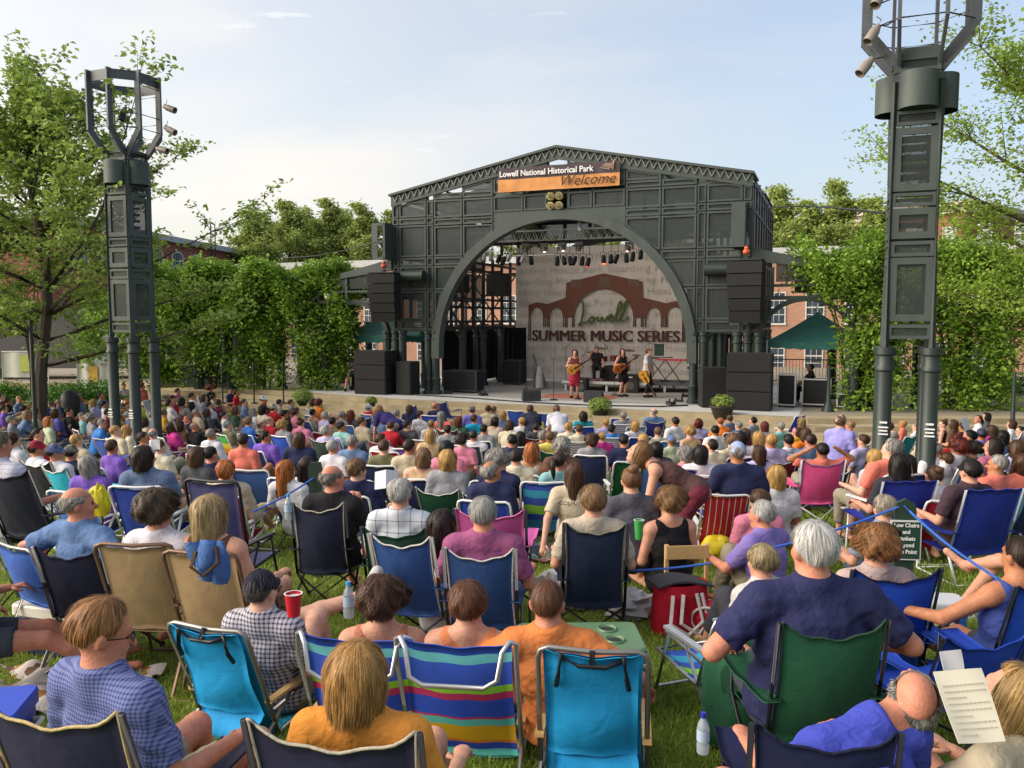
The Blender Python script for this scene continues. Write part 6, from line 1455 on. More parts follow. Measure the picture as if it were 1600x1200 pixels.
CH = '''
168 702 big 3450a0 royal blue chair with a cream pouch on its back
278 684 beach b02434 red beach chair
352 694 beach sunset green and orange striped beach chair
388 694 beach 2c50b0 royal blue sling chair with white piping
440 696 beach 2c4cb0 second royal blue sling chair to the right
505 700 camp 3c4a44 dark green camp chair with violet edge
488 664 beach 5c7494 slate blue mesh chair
576 662 beach 5c78b8 light blue beach chair
604 722 beach c02428 red beach chair with black strap
388 722 beach 3448a0 dark blue chair with white top bar
394 752 beach 4c68a8 blue mesh beach chair with pink top bar
456 766 beach sea sea green and blue striped chair under the white bar
552 770 beach 3c88c0 turquoise mesh beach chair behind the black shirt man
807 656 beach 3450a8 royal blue chair before the steps beside the child
853 660 beach 3450a8 royal blue chair behind the white shirt man bending
910 672 beach 3c8cc0 light blue chair behind the teal top
835 684 beach 6cb0c0 pale aqua chair
888 686 beach 4ca0b8 aqua sling chair with white bar
968 668 beach 3c70c0 blue chair left of the high navy chair
1023 672 camp 2c3478 tall navy camp chair with small orange logo at the steps
992 682 beach 7ca0b0 small patterned aqua chair
804 714 beach bluewhite lavender and white vertical striped chair
731 712 beach 2c4a44 dark green chair with printed fruit along its top
660 702 beach a88078 brown pink sling chair with white bar
770 770 beach navystripe navy and white striped chair
985 738 beach 1c5a38 dark green high sling chair with tan top
1150 762 beach 2c3ca0 royal blue chair behind the big navy shirt man
1088 750 beach 2c40a0 royal blue chair behind the pink shirt
1050 704 beach 3c78c0 blue chair between the red cap and floral top
1132 720 beach 4c80c8 light blue sling chair
1234 726 beach 74a828 lime green chair
1336 712 beach 2c8c8c teal chair behind the gold shirt
1418 696 beach 1c7c88 teal chair between the tower columns
1585 770 beach rainbow rainbow striped chair at the right edge
850 772 beach sea blue and lime striped chair behind the ponytailed person
62 738 camp 2c2c34 dark slate camp chair behind the white cap
92 748 camp 2ca0b8 turquoise chair behind the blue grey cap
20 660 beach 3c5c9c blue chair in the far left rows
240 614 beach c8c8cc white chair near the left tower
232 640 beach whitestrap white strap chair right of the left tower
318 726 beach whitestrap white webbed chair in front of the brown haired person
1590 690 beach 8c3448 maroon chair at the right edge
1500 706 beach 4c5c9c blue chair under the white tee
690 640 camp 2c3470 navy camp chair at the steps
645 646 camp 2c3470 second navy camp chair at the steps
700 684 camp 4c2c24 dark brown chair behind the coral shirt
1246 664 beach 2c40a0 blue chair near the steps right of the aqua shirt
465 662 beach b83464 pink beach chair before the potted plant
620 716 beach 6450a0 purple blue chair with white bar
'''
def place_word(px):
    for lim, wd in ((60, 'at far left edge'), (150, 'left of left tower'), (250, 'by left tower'), (400, 'right of left tower'), (560, 'below left vines'), (700, 'below left speakers'), (860, 'below stage left half'), (1080, 'below stage right half'), (1240, 'below right speakers'), (1360, 'left of right tower'), (1450, 'at right tower')):
        if px < lim: return wd
    return 'at right edge'
rows_ = []
for src in (T_, fill_):
    for ln in src.strip().splitlines():
        q = ln.split(); x, y, k, hh, tp, ps = int(q[0]), int(q[1]), q[2], q[3], q[4], q[5]
        if hh == 'ao': hh = 'bo'
        rows_.append(dict(x=x, y=y, k=k, hs=hh[0], hc=hh[1], tp=tp, ps=ps, fl=q[6:], fill=src is fill_))
def depth_word(y): return 'back row' if y < 630 else 'fourth row band' if y < 655 else 'mid crowd' if y < 690 else 'nearer crowd'
labs = {}
for r_ in rows_:
    hat = next((f for f in r_['fl'] if f.startswith('hat')), None); r_['hat'] = hat
    r_['base'] = '%s %s hair%s, %s top' % (SW[r_['hs']], HW[r_['hc']], ' and cap' if hat else '', TOPW.get(r_['tp'], r_['tp'])); r_['pl'] = place_word(r_['x']); r_['lab'] = r_['base']+', '+r_['pl']
from collections import Counter
cnt = Counter(r_['lab'] for r_ in rows_)
for r_ in rows_:
    if cnt[r_['lab']] > 1:
        nb = min((s for s in rows_ if s is not r_ and abs(s['x']-r_['x'])+abs(s['y']-r_['y']) > 3 and s['tp'] != r_['tp']), key=lambda s: abs(s['x']-r_['x'])+1.6*abs(s['y']-r_['y']))
        r_['lab'] = r_['base']+', '+r_['pl']+', by '+TOPW.get(nb['tp'], nb['tp'])+' top'
cnt = Counter(r_['lab'] for r_ in rows_)
for r_ in rows_:
    if cnt[r_['lab']] > 1:
        g = sorted([s for s in rows_ if s['base'] == r_['base'] and s['pl'] == r_['pl']], key=lambda s: s['x']); r_['lab'] = r_['base']+', '+('left one ' if g[0] is r_ else 'right one ')+r_['pl']
rc = random.Random(11)
BOT = ['3c4250', 'a89a7c', '22242c', '5c6474', '8c8474', 'b8b0a0', '4c4438']
def facing(p): return math.degrees(math.atan2(1.5-p.x, 28.0-p.y))
def crowd():
    for i, r_ in enumerate(rows_):
        fl = r_['fl']; hy = 0
        for f in fl:
            if f[0] == 'h' and f[1] in '-0123456789': hy = int(f[1:])
        if hy == 0: hy = rc.choice([0, 0, 0, 0, 18, -18])
        wv = next((float(f[1:]) for f in fl if f[0] == 'w' and f[1].isdigit()), 1.0); wq = 1.22 if wv > 1.08 else 1.0
        hs = {'l': .18, 'g': .0, 'c': .38}[r_['k']]; pose = dict(PO[r_['ps']]); pose.update(hs=hs, hyaw=hy, w=wq)
        if r_['k'] == 'l' and r_['ps'] == 'A': pose['rec'] = rc.choice([14, 22]); pose['arms'] = rc.choice([('rest', 'rest'), ('lap', 'lap'), ('rest', 'lap')])
        if r_['k'] == 'g': pose['legs'] = rc.choice([('knees', 'knees'), ('indian', 'indian')]); pose['rec'] = min(pose['rec'], 6)
        elif 'legs' not in pose: pose['legs'] = rc.choice([('bent', 'bent'), ('out', 'out')])
        if r_['y'] < 690: hyq = pose['hyaw']; pose['hyaw'] = (32, 0, 0, -32, 0)[i % 5] if abs(hyq) < 25 else hyq
        pose['lean'] = (0, 7, 0, -7)[i % 4] if r_['ps'] in 'ABD' else 0
        if i % 6 == 2: pose['hpitch'] = -22
        J = joints(**pose); scl = rc.uniform(.93, 1.04)
        P = at_h(r_['x'], r_['y'], J['hc'][2]*scl); lod = 1 if r_['y'] > 712 else 0; yaw = facing(P)+rc.uniform(-12, 12)
        z = gz(0, P.y) if P.y < 26 else 0
        hat = None
        if r_['hat']: k_, c_ = r_['hat'][4:].split(':'); hat = (k_, c_)
        sl = 'tank' if 'tank' in fl else ('long' if i % 9 == 5 else 'short')
        skin = rc.choice('fpptr') if r_['hc'] not in 'k' else rc.choice('tfr')
        hcol = HAIRS[r_['hc']]
        t, J, loc = build_person('sitter with '+r_['lab'], P, yaw, pose, sl, 'shirt', fab(TOPS[r_['tp']], 'shirt_fabric', var=.1, scale=5), fab(rc.choice(BOT), 'trouser_fabric'), skin, ST[r_['hs']], hcol, hat, lod, .3 if i % 3 else .9, None, 'audience seated on the lawn', i, z_fixed=z, scale=scl)
        r_['t'] = t
        if r_['x'] == 898:
            me = text_mesh('COUNTRY', .058, bold=.0008, extr=.001, space=1.15, align='CENTER'); c_ = J['ch']+J['sd']*.06-J['fw']*.155
            for v in me.vertices: q_ = c_+J['rt']*v.co.x+J['sd']*v.co.y+J['fw']*(v.co.x**2*1.6-v.co.z); v.co = Vector(q_)
            me.materials.append(mat('print_black', '2c2a2c')); ob('printed_word', me, t)
for i, ln in enumerate(CH.strip().splitlines()):
    q = ln.split(); x, y, k, c = int(q[0]), int(q[1]), q[2], q[3]; lab = ' '.join(q[4:]); tall = {'camp': (.38, .50), 'beach': (.18, .56), 'big': (.3, .6)}[k]
    topz = tall[0]+tall[1]; p = at_h(x, y-8, topz-.12); yaw = facing(p)+rc.uniform(-10, 10); off = Matrix.Rotation(R(-yaw), 3, 'Z') @ Vector((0, .32, 0)); p = p+off
    chair(k, lab if len(lab.split()) > 3 else lab+' in the crowd '+place_word(x), (p.x, p.y, gz(0, p.y)), yaw, tall[0], 22, .48, tall[1], (c, 'd0ccc8'), 'w' if k == 'beach' else 'k')
crowd()
CC = [('royal blue', '2c44a0', 'beach'), ('navy', '232a50', 'camp'), ('dark green', '1f4c38', 'camp'), ('blue mesh', '4c70b0', 'beach'), ('red', 'a82434', 'beach'), ('white webbed', 'whitestrap', 'beach'), ('light blue', '6c9cc0', 'beach'), ('navy', '232a50', 'beach'), ('blue striped', 'bluewhite', 'beach'), ('maroon', '6c2434', 'camp')]
cb = Counter((r_['base'], r_['pl']) for r_ in rows_); k_ = 0
for i, r_ in enumerate(rows_):
    if r_['k'] == 'g' or r_['x'] in (898, 1152) or cb[(r_['base'], r_['pl'])] > 1 or (r_['k'] == 'l' and i % 9 in (1, 4, 6)): continue
    t_ = r_['t']; yw = -math.degrees(t_.rotation_euler.z); c_ = CC[(i*7+k_) % 10] if r_['k'] == 'l' else CC[0]; k_ += 1; o_ = Matrix.Rotation(R(-yw), 3, 'Z') @ Vector((0, -.07, 0))
    chair(c_[2], c_[0]+' chair under '+r_['base']+', '+r_['pl'], (t_.location.x+o_.x, t_.location.y+o_.y, t_.location.z), yw, .18 if r_['k'] == 'l' else .38, 22, .50, .50, (c_[1], 'd0ccc8'), 'w' if c_[2] == 'beach' else 'k', 'folding chairs under the sitters')
# ================================================================ NEAR PEOPLE AND THEIR CHAIRS
def near(label, px, py, D, yo, pose, sleeve, top, bot, skin, hair, hc, chairspec=None, hat=None, lod=2, leglen=.32, shoe=None, scale=1.0, topm=None, wr=.005, coff=(0, 0), cyaw=0, collar=False, glasses=None, curl=.5, skirt=False, fixhs=None, garment='shirt'):
    P = at_d(px, py, D); g = gz(0, P.y); pose = dict(pose); yaw = facing(P)+yo
    if pose.get('kind', 'sit') == 'sit':
        pose['hs'] = .3; J = joints(**pose); pose['hs'] = round(max(.0, min(.56, (P.z-g)/scale-(J['hc'][2]-.3))), 3)
    tm = topm or fab(top, 'shirt_fabric', var=.1, scale=5)
    t, J, loc = build_person(label, P, yaw, pose, sleeve, garment, tm, fab(bot, 'trouser_fabric'), skin, hair, HAIRS.get(hc, hc), hat, lod, leglen, shoe, 'audience seated on the lawn' if pose.get('kind', 'sit') == 'sit' else None, abs(int(px)), scale=scale, wr=wr, collar=collar, glasses=glasses, curl=curl, skirt=skirt)
    if chairspec:
        k, lab, cols, fr, w_, bh = chairspec[:6]; ex = chairspec[6] if len(chairspec) > 6 else {}
        o = Matrix.Rotation(R(-yaw), 3, 'Z') @ Vector((coff[0], coff[1], 0)); gg = gz(0, loc.y)
        chair(k, lab, (loc.x+o.x, loc.y+o.y, gg), yaw+cyaw, pose['hs']*scale+(loc.z-gg), max(pose.get('rec', 12), 4)+1, w_, bh, cols, fr, **ex)
    return t, J, loc
SIT = lambda **k: dict(dict(rec=14, arms=('rest', 'rest'), legs=('bent', 'bent')), **k)
PLB = mat('plaid_blue_shirt', '6d76a4', rough=.9, var=.08, plaid=('39406c', 72.0, .42), bump=.2, bscale=250, spec=.2)
PLK = mat('plaid_check_shirt', 'b9b4bc', rough=.9, var=.08, plaid=('30304a', 40.0, .4), bump=.2, bscale=250, spec=.2)
PLW = mat('plaid_pale_shirt', 'bcc0c8', rough=.9, var=.08, plaid=('3c3c48', 11.0, .1), bump=.2, bscale=250, spec=.2)
STW = mat('striped_white_shirt', 'b4b2c0', rough=.9, var=.08, plaid=('7c7c90', 30.0, .15), spec=.2)
camp_n = lambda lab, col='262a44', tr='b8a888', w_=.5, bh=.5, fr='k': ('camp', lab, (col, tr), fr, w_, bh)
near('man with sandy hair and glasses in blue check shirt, lower left corner', 158, 992, 2.75, 22, SIT(rec=14, hyaw=28, hpitch=16, arms=('rest', 'rest'), legs=((.2, .5, .08), (.15, .52, .1)), w=1.12), 'short', '', '9c9078', 'r', 'short', '8a5f38', camp_n('navy camp chair with tan piping under the man in blue check shirt', '23243c', 'b09c70', .54, .60), topm=PLB, collar=True, glasses=.0, wr=.006, cyaw=-14, coff=(-.02, -.02))
near('woman with highlighted blond bob and orange top, lower middle', 562, 1062, 2.8, 4, SIT(rec=13, hyaw=22, hpitch=2, w=1.08), 'short', 'd08838', '4c4c58', 'f', 'bob', '9c7440', camp_n('navy camp chair with pale piping and mesh cup holder, lower middle', '26263f', 'a8a090', .56, .70), coff=(.0, -.02), wr=.006)
near('man with shaved head and orange tee leaning on the green cooler', 855, 945, 4.0, 2, SIT(rec=10, lean=-8, arms=('out', 'spread'), legs=('out', 'out'), w=1.1, hyaw=5), 'short', 'c4743f', '8c8478', 'r', 'crop', '5c3c28', ('pack', 'turquoise backpack beach chair with black straps, right one', ('1c84b8', '1c8cc4'), 'g', .46, .65), leglen=.3, coff=(.16, -.12), cyaw=3)
near('woman with wavy brown hair in the right rainbow striped chair', 732, 948, 4.15, 3, SIT(rec=18, arms=('rest', 'lap'), legs=('out', 'out')), 'tank', 'c87850', '505868', 'f', 'thick', '5a3824', ('bow', 'rainbow striped beach chair with bowed bar, right one of the pair', ('rainbow', 'd0d0d0'), 'a', .54, .67), coff=(0, -.08))
near('person with thick curly brown hair in the left rainbow striped chair', 596, 945, 4.3, -6, SIT(rec=18, arms=('rest', 'lap'), legs=('out', 'out')), 'tank', 'b07058', '505868', 'f', 'curly', '4a2f20', ('bow', 'rainbow striped beach chair with bowed bar, left one of the pair', ('rainbow', 'd0d0d0'), 'a', .54, .69), coff=(-.02, -.1), cyaw=8)
near('man in dark cap and small check shirt holding a red cup, bare legs crossed', 408, 925, 4.5, 8, SIT(rec=18, hyaw=4, arms=('lap', 'read'), legs=((.36, .42, .58, 1), (.12, .42, .1))), 'short', '', 'a09880', 'p', 'crop', '4c4440', ('pack', 'turquoise backpack beach chair with black straps, left one', ('1888b8', '1c90cc'), 'g', .46, .63), hat=('cap', '1c1c2c'), topm=PLK, leglen=.33, shoe='b8b4b4', coff=(-.08, -.1), cyaw=4)
near('large white haired man in navy tee with arms folded, right foreground', 1270, 862, 3.6, -4, SIT(rec=8, arms=('elbows', 'elbows'), w=1.42, hyaw=-8), 'short', '26284c', '3c4048', 'r', 'short', 'b4b2ae', ('camp', 'dark green camp chair under the large navy tee man', ('1f5038', '24402f'), 'k', .45, .56), scale=1.08, wr=.007, coff=(0, -.02))
near('bald topped grey man in blue polo bending forward to read, lower right', 1428, 1092, 2.95, -16, SIT(rec=-16, lean=22, neck=(1.0, .02, .30), hyaw=34, hpitch=-44, arms=('knee', 'read'), legs=((.42, .42, .08), (.1, .5, .08)), w=1.2), 'short', '3c46a4', '6c6c5c', 'r', 'bald', '77756f', None, wr=.006, collar=True)
near('woman with blond bob and cream top holding a paper, lower right corner', 1578, 1092, 2.9, -32, SIT(rec=4, hyaw=-22, hpitch=-18, arms=('reach', 'read')), 'short', 'a89c86', '3c3838', 'f', 'bob', '97794c', camp_n('dark camp chair at the lower right corner', '15172c', '15172c', .5, .42), coff=(.12, -.02))
near('person with curly ginger hair in a bright blue chair before the sign', 1370, 858, 4.9, 0, SIT(rec=12), 'short', 'a08c88', '7c7c7c', 'f', 'curly', '7c5430', ('camp', 'bright blue camp chair before the lettered sign', ('1e46a8', '15182c'), 'k', .50, .68))
near('tanned person with cropped dark hair in a blue chair, right edge', 1594, 872, 4.5, -10, SIT(rec=14, arms=('out', 'rest'), legs=('out', 'out')), 'tank', '3c4c8c', '3c4048', 't', 'crop', '2c1c14', ('camp', 'bright blue camp chair at the right edge', ('1e46a8', '15182c'), 'k', .52, .66))
near('bald man with grey beard in faded blue tee, arms spread wide', 122, 790, 5.3, 14, SIT(rec=16, hyaw=34, arms=('spread', 'spread'), legs=('side', (.15, .42, .1)), w=1.25), 'short', '56709a', 'a89c84', 'r', 'bald', '8c877c', camp_n('navy camp chair with steel legs under the man with spread arms', '23253a', '23253a', .42, .50, 'g'), lod=2, cyaw=-20)
near('person with dark curly hair and white tee in the left tan chair', 246, 802, 5.1, 6, SIT(rec=18, arms=('lap', 'rest')), 'short', 'c8c4cc', '3c3c44', 'f', 'curly', '4a3a2c', ('beach', 'tan canvas reclining chair, left one of two', ('a08662', 'a08662'), 'b', .44, .58), coff=(-.08, -.02), cyaw=-14)
near('woman with straight blond grey hair and brown tank top', 330, 806, 5.0, 8, SIT(rec=16, hyaw=16), 'tank', '5a3a30', '6c6450', 'f', 'long', '9a835c', ('beach', 'tan canvas reclining chair with a denim bag, right one of two', ('a08662', 'a08662'), 'b', .43, .56), coff=(.04, -.02), cyaw=-8)
near('balding man in black tee with a hand at his face', 520, 750, 6.6, 8, SIT(rec=10, hyaw=26, arms=('rest', 'face'), w=1.12), 'short', '1b1a1e', '8c8474', 'r', 'bald', '6c6660', camp_n('slate navy camp chair under the black tee man', '2a2e42', 'b0a898', .40, .59), lod=1, coff=(-.1, 0), cyaw=-16)
near('woman with thick silver hair and pale plaid shirt', 625, 774, 6.3, 0, SIT(rec=14, w=1.1), 'short', '', '505868', 'f', 'thick', 'a09d96', camp_n('dark green camp chair under the silver haired woman', '24443a', '24443a', .48, .52), lod=1, topm=PLW)
near('woman with long dark hair and white sleeves beside the blue chair', 694, 826, 5.5, 16, SIT(rec=6, hyaw=30), 'short', 'c8c4c8', '505868', 't', 'long', '21160f', None, lod=1)
near('grey haired man in mauve tee before the pink chair', 755, 806, 5.3, 0, SIT(rec=14, w=1.15), 'short', '8c4c70', '4c4c58', 'r', 'short', '8d8b86', camp_n('steel blue camp chair with white piping, right one of the pair', '2a4878', 'c0bcb4', .43, .57, 'g'), lod=2)
near('person with short curly light brown hair in the big dark chair', 928, 786, 5.9, 0, SIT(rec=12), 'short', 'a89c8c', '505868', 'f', 'thick', '7d6040', camp_n('big slate navy camp chair in the centre of the lawn', '232c44', '7c7468', .42, .64), lod=2)
near('woman with curled hair tied up and dark grey tee', 986, 753, 7.0, -6, SIT(rec=0, arms=('lap', 'lap')), 'short', '4c4b54', '505868', 'f', 'bun', '6b4a30', None, lod=1)
near('woman with curly brown hair and black tank top on a low wooden chair', 1046, 788, 6.9, -12, SIT(rec=2, arms=('lap', 'lap'), legs=('knees', 'indian'), hyaw=-12), 'tank', '17161a', '17161a', 'f', 'curly', '7a5a38', None, lod=2, leglen=.9)
near('woman in brown sleeveless top bending over to the left', 998, 709, 8.0, -78, dict(kind='bend', rec=-62, arms=('hang', 'hang'), hpitch=-25, hyaw=0, legs=('step', 'stand')), 'tank', '503634', '6c2a38', 'f', 'bob', '7c5c3c', None, lod=1, leglen=.9)
near('grey haired man in purple tee clasping his knees', 1190, 806, 6.5, -34, SIT(rec=-4, hyaw=-10, arms=('knee', 'knee'), legs=('knees', 'knees'), w=1.1), 'short', '7868a8', '857c68', 'r', 'short', 'a8a6a2', None, lod=2, leglen=.95)
near('woman with ash blond hair low behind the big navy tee man', 1190, 880, 5.5, -25, SIT(rec=4, arms=('lap', 'lap'), legs=('knees', 'knees')), 'short', 'b8b4b0', '3c3c44', 'f', 'thick', '8c7c5c', None, lod=1, leglen=.9)
near('grey curly haired person low behind the lettered sign', 1381, 796, 7.2, -5, SIT(rec=6, legs=('out', 'out')), 'short', '7c8490', '505868', 'f', 'thick', '8a7f72', None, lod=1)
near('dark haired person in the left large royal blue chair', 1404, 728, 8.4, 0, SIT(rec=14), 'short', '2c2c34', '3c4048', 'f', 'long', '17120f', ('big', 'large royal blue high backed chair, left one of two', ('22308c', '30409c'), 'w', .56, .62), lod=1, coff=(-.05, -.05))
near('person in a dark cap in the right large royal blue chair', 1516, 738, 7.6, 0, SIT(rec=14), 'short', '3c2c34', '3c4048', 'f', 'short', '17120f', ('big', 'large royal blue high backed chair, right one of two', ('1c2c80', '30409c'), 'w', .54, .62), hat=('cap', '1a1518'), lod=1, coff=(.03, -.05))
near('person in striped white shirt cut off by the left edge', -2, 698, 6.6, 6, SIT(rec=6, w=1.25), 'short', '', '2c2c34', 'r', 'short', '6c5c4c', None, topm=STW, lod=1)
near('bare legged person mostly outside the right edge', 1680, 800, 6.2, -62, SIT(rec=10, legs=('over', 'bent'), arms=('rest', 'lap')), 'short', 'a82c50', 'b8b4b0', 'f', 'bob', '6c4c30', None, lod=1, leglen=.3)
near('barefoot person mostly outside the left edge', -85, 838, 4.9, 52, SIT(rec=10, legs=('out', 'out'), arms=('rest', 'lap')), 'short', '3c4c6c', '3c4048', 'r', 'short', '4c3c2c', None, lod=1, leglen=.3)
near('person in grey trousers mostly outside the lower left corner', -110, 1075, 2.9, 58, SIT(rec=8, legs=('knees', 'out'), arms=('rest', 'lap')), 'short', '6c6864', '6f665c', 'r', 'short', '4c3c2c', None, lod=2, leglen=1.0, wr=.009)
near('person in purple tee and pale cap standing in the crowd left of the right tower', 1314, 660, 13.4, 60, dict(kind='stand', rec=-3, arms=('hang', 'down'), hpitch=-8), 'short', '8c88c8', '6c6c74', 'f', 'short', '5c4030', None, hat=('cap', 'a89c84'), lod=1, leglen=.9)
near('person in dark navy top bending over near the steps', 829, 640, 19.5, -10, dict(kind='bend', rec=-48, arms=('hang', 'hang'), hpitch=-30, hyaw=20), 'short', '2a2c3c', '3c4048', 'f', 'short', '4c3020', None, lod=0, leglen=.9)
near('person in white tee bending over near the steps', 870, 640, 19, -8, dict(kind='bend', rec=-46, arms=('hang', 'hang'), hpitch=-30, hyaw=20), 'short', 'c0bec8', '6c6c74', 'f', 'short', '6c4c38', None, lod=0, leglen=.9)
near('sandy haired person in navy purple tee bent over left of the subwoofers', 590, 641, 18.5, -80, dict(kind='bend', rec=-66, arms=('hang', 'hang'), hpitch=-40), 'short', '2f2860', '8c8474', 'f', 'bob', '8c6c48', None, lod=0, leglen=.5)
# pink chair, striped chair, spare chairs
def spare(kind, label, px, pyt, D, yo, cols, fr='a', w_=.5, hs=.3, bh=.5, rec=18, **k):
    p = at_d(px, pyt, D); yaw = facing(p)+yo; g = gz(0, D); o = Matrix.Rotation(R(-yaw), 3, 'Z') @ Vector((0, .15+bh*math.tan(R(rec+3)), 0)); hs = max(.08, p.z-g-bh)
    return chair(kind, label, (p.x+o.x, p.y+o.y, gz(0, p.y+o.y)), yaw, hs, rec, w_, bh, cols, fr, **k)
spare('camp', 'steel blue camp chair with white piping, empty, left one of the pair', 625, 832, 5.1, 8, ('2c4c84', 'c0bcb4'), 'g', .40, bh=.56)
spare('camp', 'pink camp chair before the grey haired man', 765, 792, 6.1, 0, ('b0508c', 'c870a0'), 'k', .52, bh=.5)
spare('camp', 'hot pink camp chair with white legs under the person with raised arms', 1287, 716, 9.6, 4, ('c84c80', '5060a0'), 'w', .5, bh=.52, rec=12)
spare('beach', 'red and white striped beach chair with a small tag', 1136, 770, 8.3, 6, ('redwhite', 'd0d0d0'), 'w', .44, bh=.56, rec=26)
spare('beach', 'tall dark slate blue chair back with a white tag, left of centre', 330, 748, 6.4, 4, ('3a3a60', '888888'), 'k', .44, bh=.72, rec=8)
spare('camp', 'black camp chair cut off by the left edge', 4, 728, 6.1, 4, ('1a1d2c', '2a2c3c'), 'k', .5, bh=.56)
spare('camp', 'navy camp chair at the bottom edge under the bending reader', 1290, 1132, 2.7, 8, ('171b3c', '141830'), 'k', .46, bh=.5, rec=10)
spare('beach', 'blue mesh chair at the left edge below the spread arms', 18, 850, 5.3, 20, ('3c60b0', 'd0d0d0'), 'g', .46, bh=.4)
spare('camp', 'bright blue slung chair seat at the lower right before the reader', 1545, 985, 3.9, -12, ('1c3c9c', '1c3c9c'), 'k', .5, bh=.42)
spare('beach', 'striped blue and orange beach chair under the folded arms', 1158, 960, 4.4, -20, ('sea', 'd0d0d0'), 'a', .3, bh=.4)
# ================================================================ PERFORMERS AND INSTRUMENTS
def guitar(label, loc, rz, tilt, col, group=None, sc=1.0):
    t = thing('guitar', label, 'guitar', loc, rz, group); t.rotation_euler = (0, tilt, rz); t.scale = (sc,)*3
    mb = MB(); n = 36; pr = []
    for i in range(n): a = 2*math.pi*i/n; r = .19*(1+.0*math.cos(a))-.035*math.cos(2*a)*(-1); x = .25*math.cos(a); pr.append((x, (.155+.035*math.cos(a)*-1 - .045*math.exp(-((x-.02)/.07)**2))*math.sin(a)*1.0))
    mb.prism(pr, -.05, .05); t1 = mb.obj('body', mat('guitar_'+col, col, rough=.25, var=.15, coat=.4), t)
    mb = MB(); mb.bb(-.02+.0, .62+.0, -.065, -.045, -.022, .022); mb.bb(.62, .76, -.065, -.045, -.035, .035); mb.obj('neck', mat('guitar_neck', '3a2416', rough=.4), t)
    mb = MB(); mb.lathe((.06, -.052, 0), [(0, 0), (.042, 0)], 14, axis=(0, -1, 0)); mb.bb(-.12, -.09, -.062, -.05, -.05, .05); mb.obj('sound_hole', mat('dark_hole', '1a100a'), t); return t
def perf(label, px, py, yaw, pose, sleeve, top, bot, hair, hc, v=None, skin='f', hat=None, leglen=.9, skirt=False, shoe='1c1c20', sc=1.0, z=.614, **k):
    fp = at_z(px, py, z); J = joints(**pose); hcw = Matrix.Rotation(R(-yaw), 3, 'Z') @ Vector(J['hc']); base = Vector((fp.x, fp.y, z)); P = base+hcw*sc
    t, J, loc = build_person(label, P, yaw, pose, sleeve, 'shirt', fab(top, 'shirt_fabric'), fab(bot, 'trouser_fabric'), skin, hair, HAIRS.get(hc, hc), hat, 1, leglen, shoe, 'musicians on the stage', 3, skirt=skirt, scale=sc, **k); t.location = base; return base
f0 = -158
b = perf('singer in red skirt playing an acoustic guitar at the stage centre', 898, 622, 190, dict(kind='stand', rec=2, arms=('guitarL', 'guitarR'), hpitch=-8), 'tank', '5c2a2c', '9c2438', 'bob', 'd', skirt=True, leglen=.5, shoe='2c1c1c', sc=.97)
guitar('acoustic guitar held by the singer in the red skirt', b+Vector((-.05, -.24, 1.02)), R(8), R(-32), 'd08c38')
b = perf('long haired guitarist in black dress', 972, 620, 150, dict(kind='stand', rec=3, arms=('guitarL', 'guitarR'), hpitch=-10, hyaw=20), 'tank', '19181c', '19181c', 'long', 'd', skirt=True, leglen=.4, shoe='1c1c20', sc=.98)
guitar('orange brown guitar held by the guitarist in black', b+Vector((-.12, -.22, 1.02)), R(20), R(-30), 'a85c28')
b = perf('bassist in white tee and cap looking down at the keyboards', 1010, 621, 120, dict(kind='stand', rec=-6, arms=('hang', 'hang'), hpitch=-30, w=1.1), 'short', 'b8b4b4', '1c1c22', 'short', 'd', hat=('cap', '6c4c38'), sc=1.0)
guitar('amber sunburst guitar in the hand of the bassist', b+Vector((-.12, -.25, .72)), R(-10), R(58), 'd0901c')
def seated_stage(label, px, py, yaw, pose, top, bot, hair, hc, z=.614, **k):
    return perf(label, px, py, yaw, pose, 'short', top, bot, hair, hc, z=z, **k)
b = seated_stage('drummer seated behind the drum kit', 932, 597, 180, dict(rec=2, hs=.5, arms=('reach', 'up')), '2c2428', '1c1c22', 'short', 'k', sc=1.0, z=.9)
# stage helpers seated left and right
p = at_z(556, 613, .61); seated_stage('person in shorts seated with arms folded beside the left subwoofers', 556, 609, 172, dict(rec=8, hs=.48, arms=('cross', 'cross'), legs=('side', 'side')), '5c5078', '1f2a30', 'crop', 's', leglen=.35, skin='r')
chair('beach', 'black folding chair beside the left subwoofers', tuple(at_z(556, 609, .61)), 172, .48, 10, .42, .4, ('1c1c22', '1c1c22'), 'k', None)
seated_stage('technician in black seated at the mixing desk on the right plaza', 1268, 632, -78, dict(rec=-4, hs=.42, arms=('reach', 'reach'), hpitch=-10), '15161a', '17181e', 'short', 'k', skin='d', shoe='c0c0c4')
# drum riser and kit
u_, v_ = sf(938, 606); rise = local('drum_riser', 'low black drum riser with a red carpet edge', 'drum riser', .9, 4.2); mb = MB(); mb.bb(-1.7, 1.7, -1.1, 1.1, .26, .36); mb.obj('deck', mat('riser_deck', '6c4c48', rough=.8), rise); mb = MB(); [mb.bb(a-.04, a+.04, b_-.04, b_+.04, 0, .26) for a in (-1.6, 0, 1.6) for b_ in (-1, 1)]; mb.bb(-1.72, 1.72, -1.13, -1.1, .28, .38); mb.obj('leg', AL, rise)
kr = local('keyboard_riser', 'low grey riser under the keyboards', 'keyboard riser', 3.0, 4.5); mb = MB(); mb.bb(-1.5, 1.4, -1.0, 1.0, .26, .34); mb.obj('deck', mat('riser_grey', '4c4c50', rough=.8), kr); mb = MB(); [mb.bb(a-.04, a+.04, b_-.04, b_+.04, 0, .26) for a in (-1.4, 0, 1.3) for b_ in (-.9, .9)]; mb.obj('leg', AL, kr)
kit = local('drum_kit', 'dark red drum kit with cymbals on the riser', 'drum kit', .75, 4.3, .375)
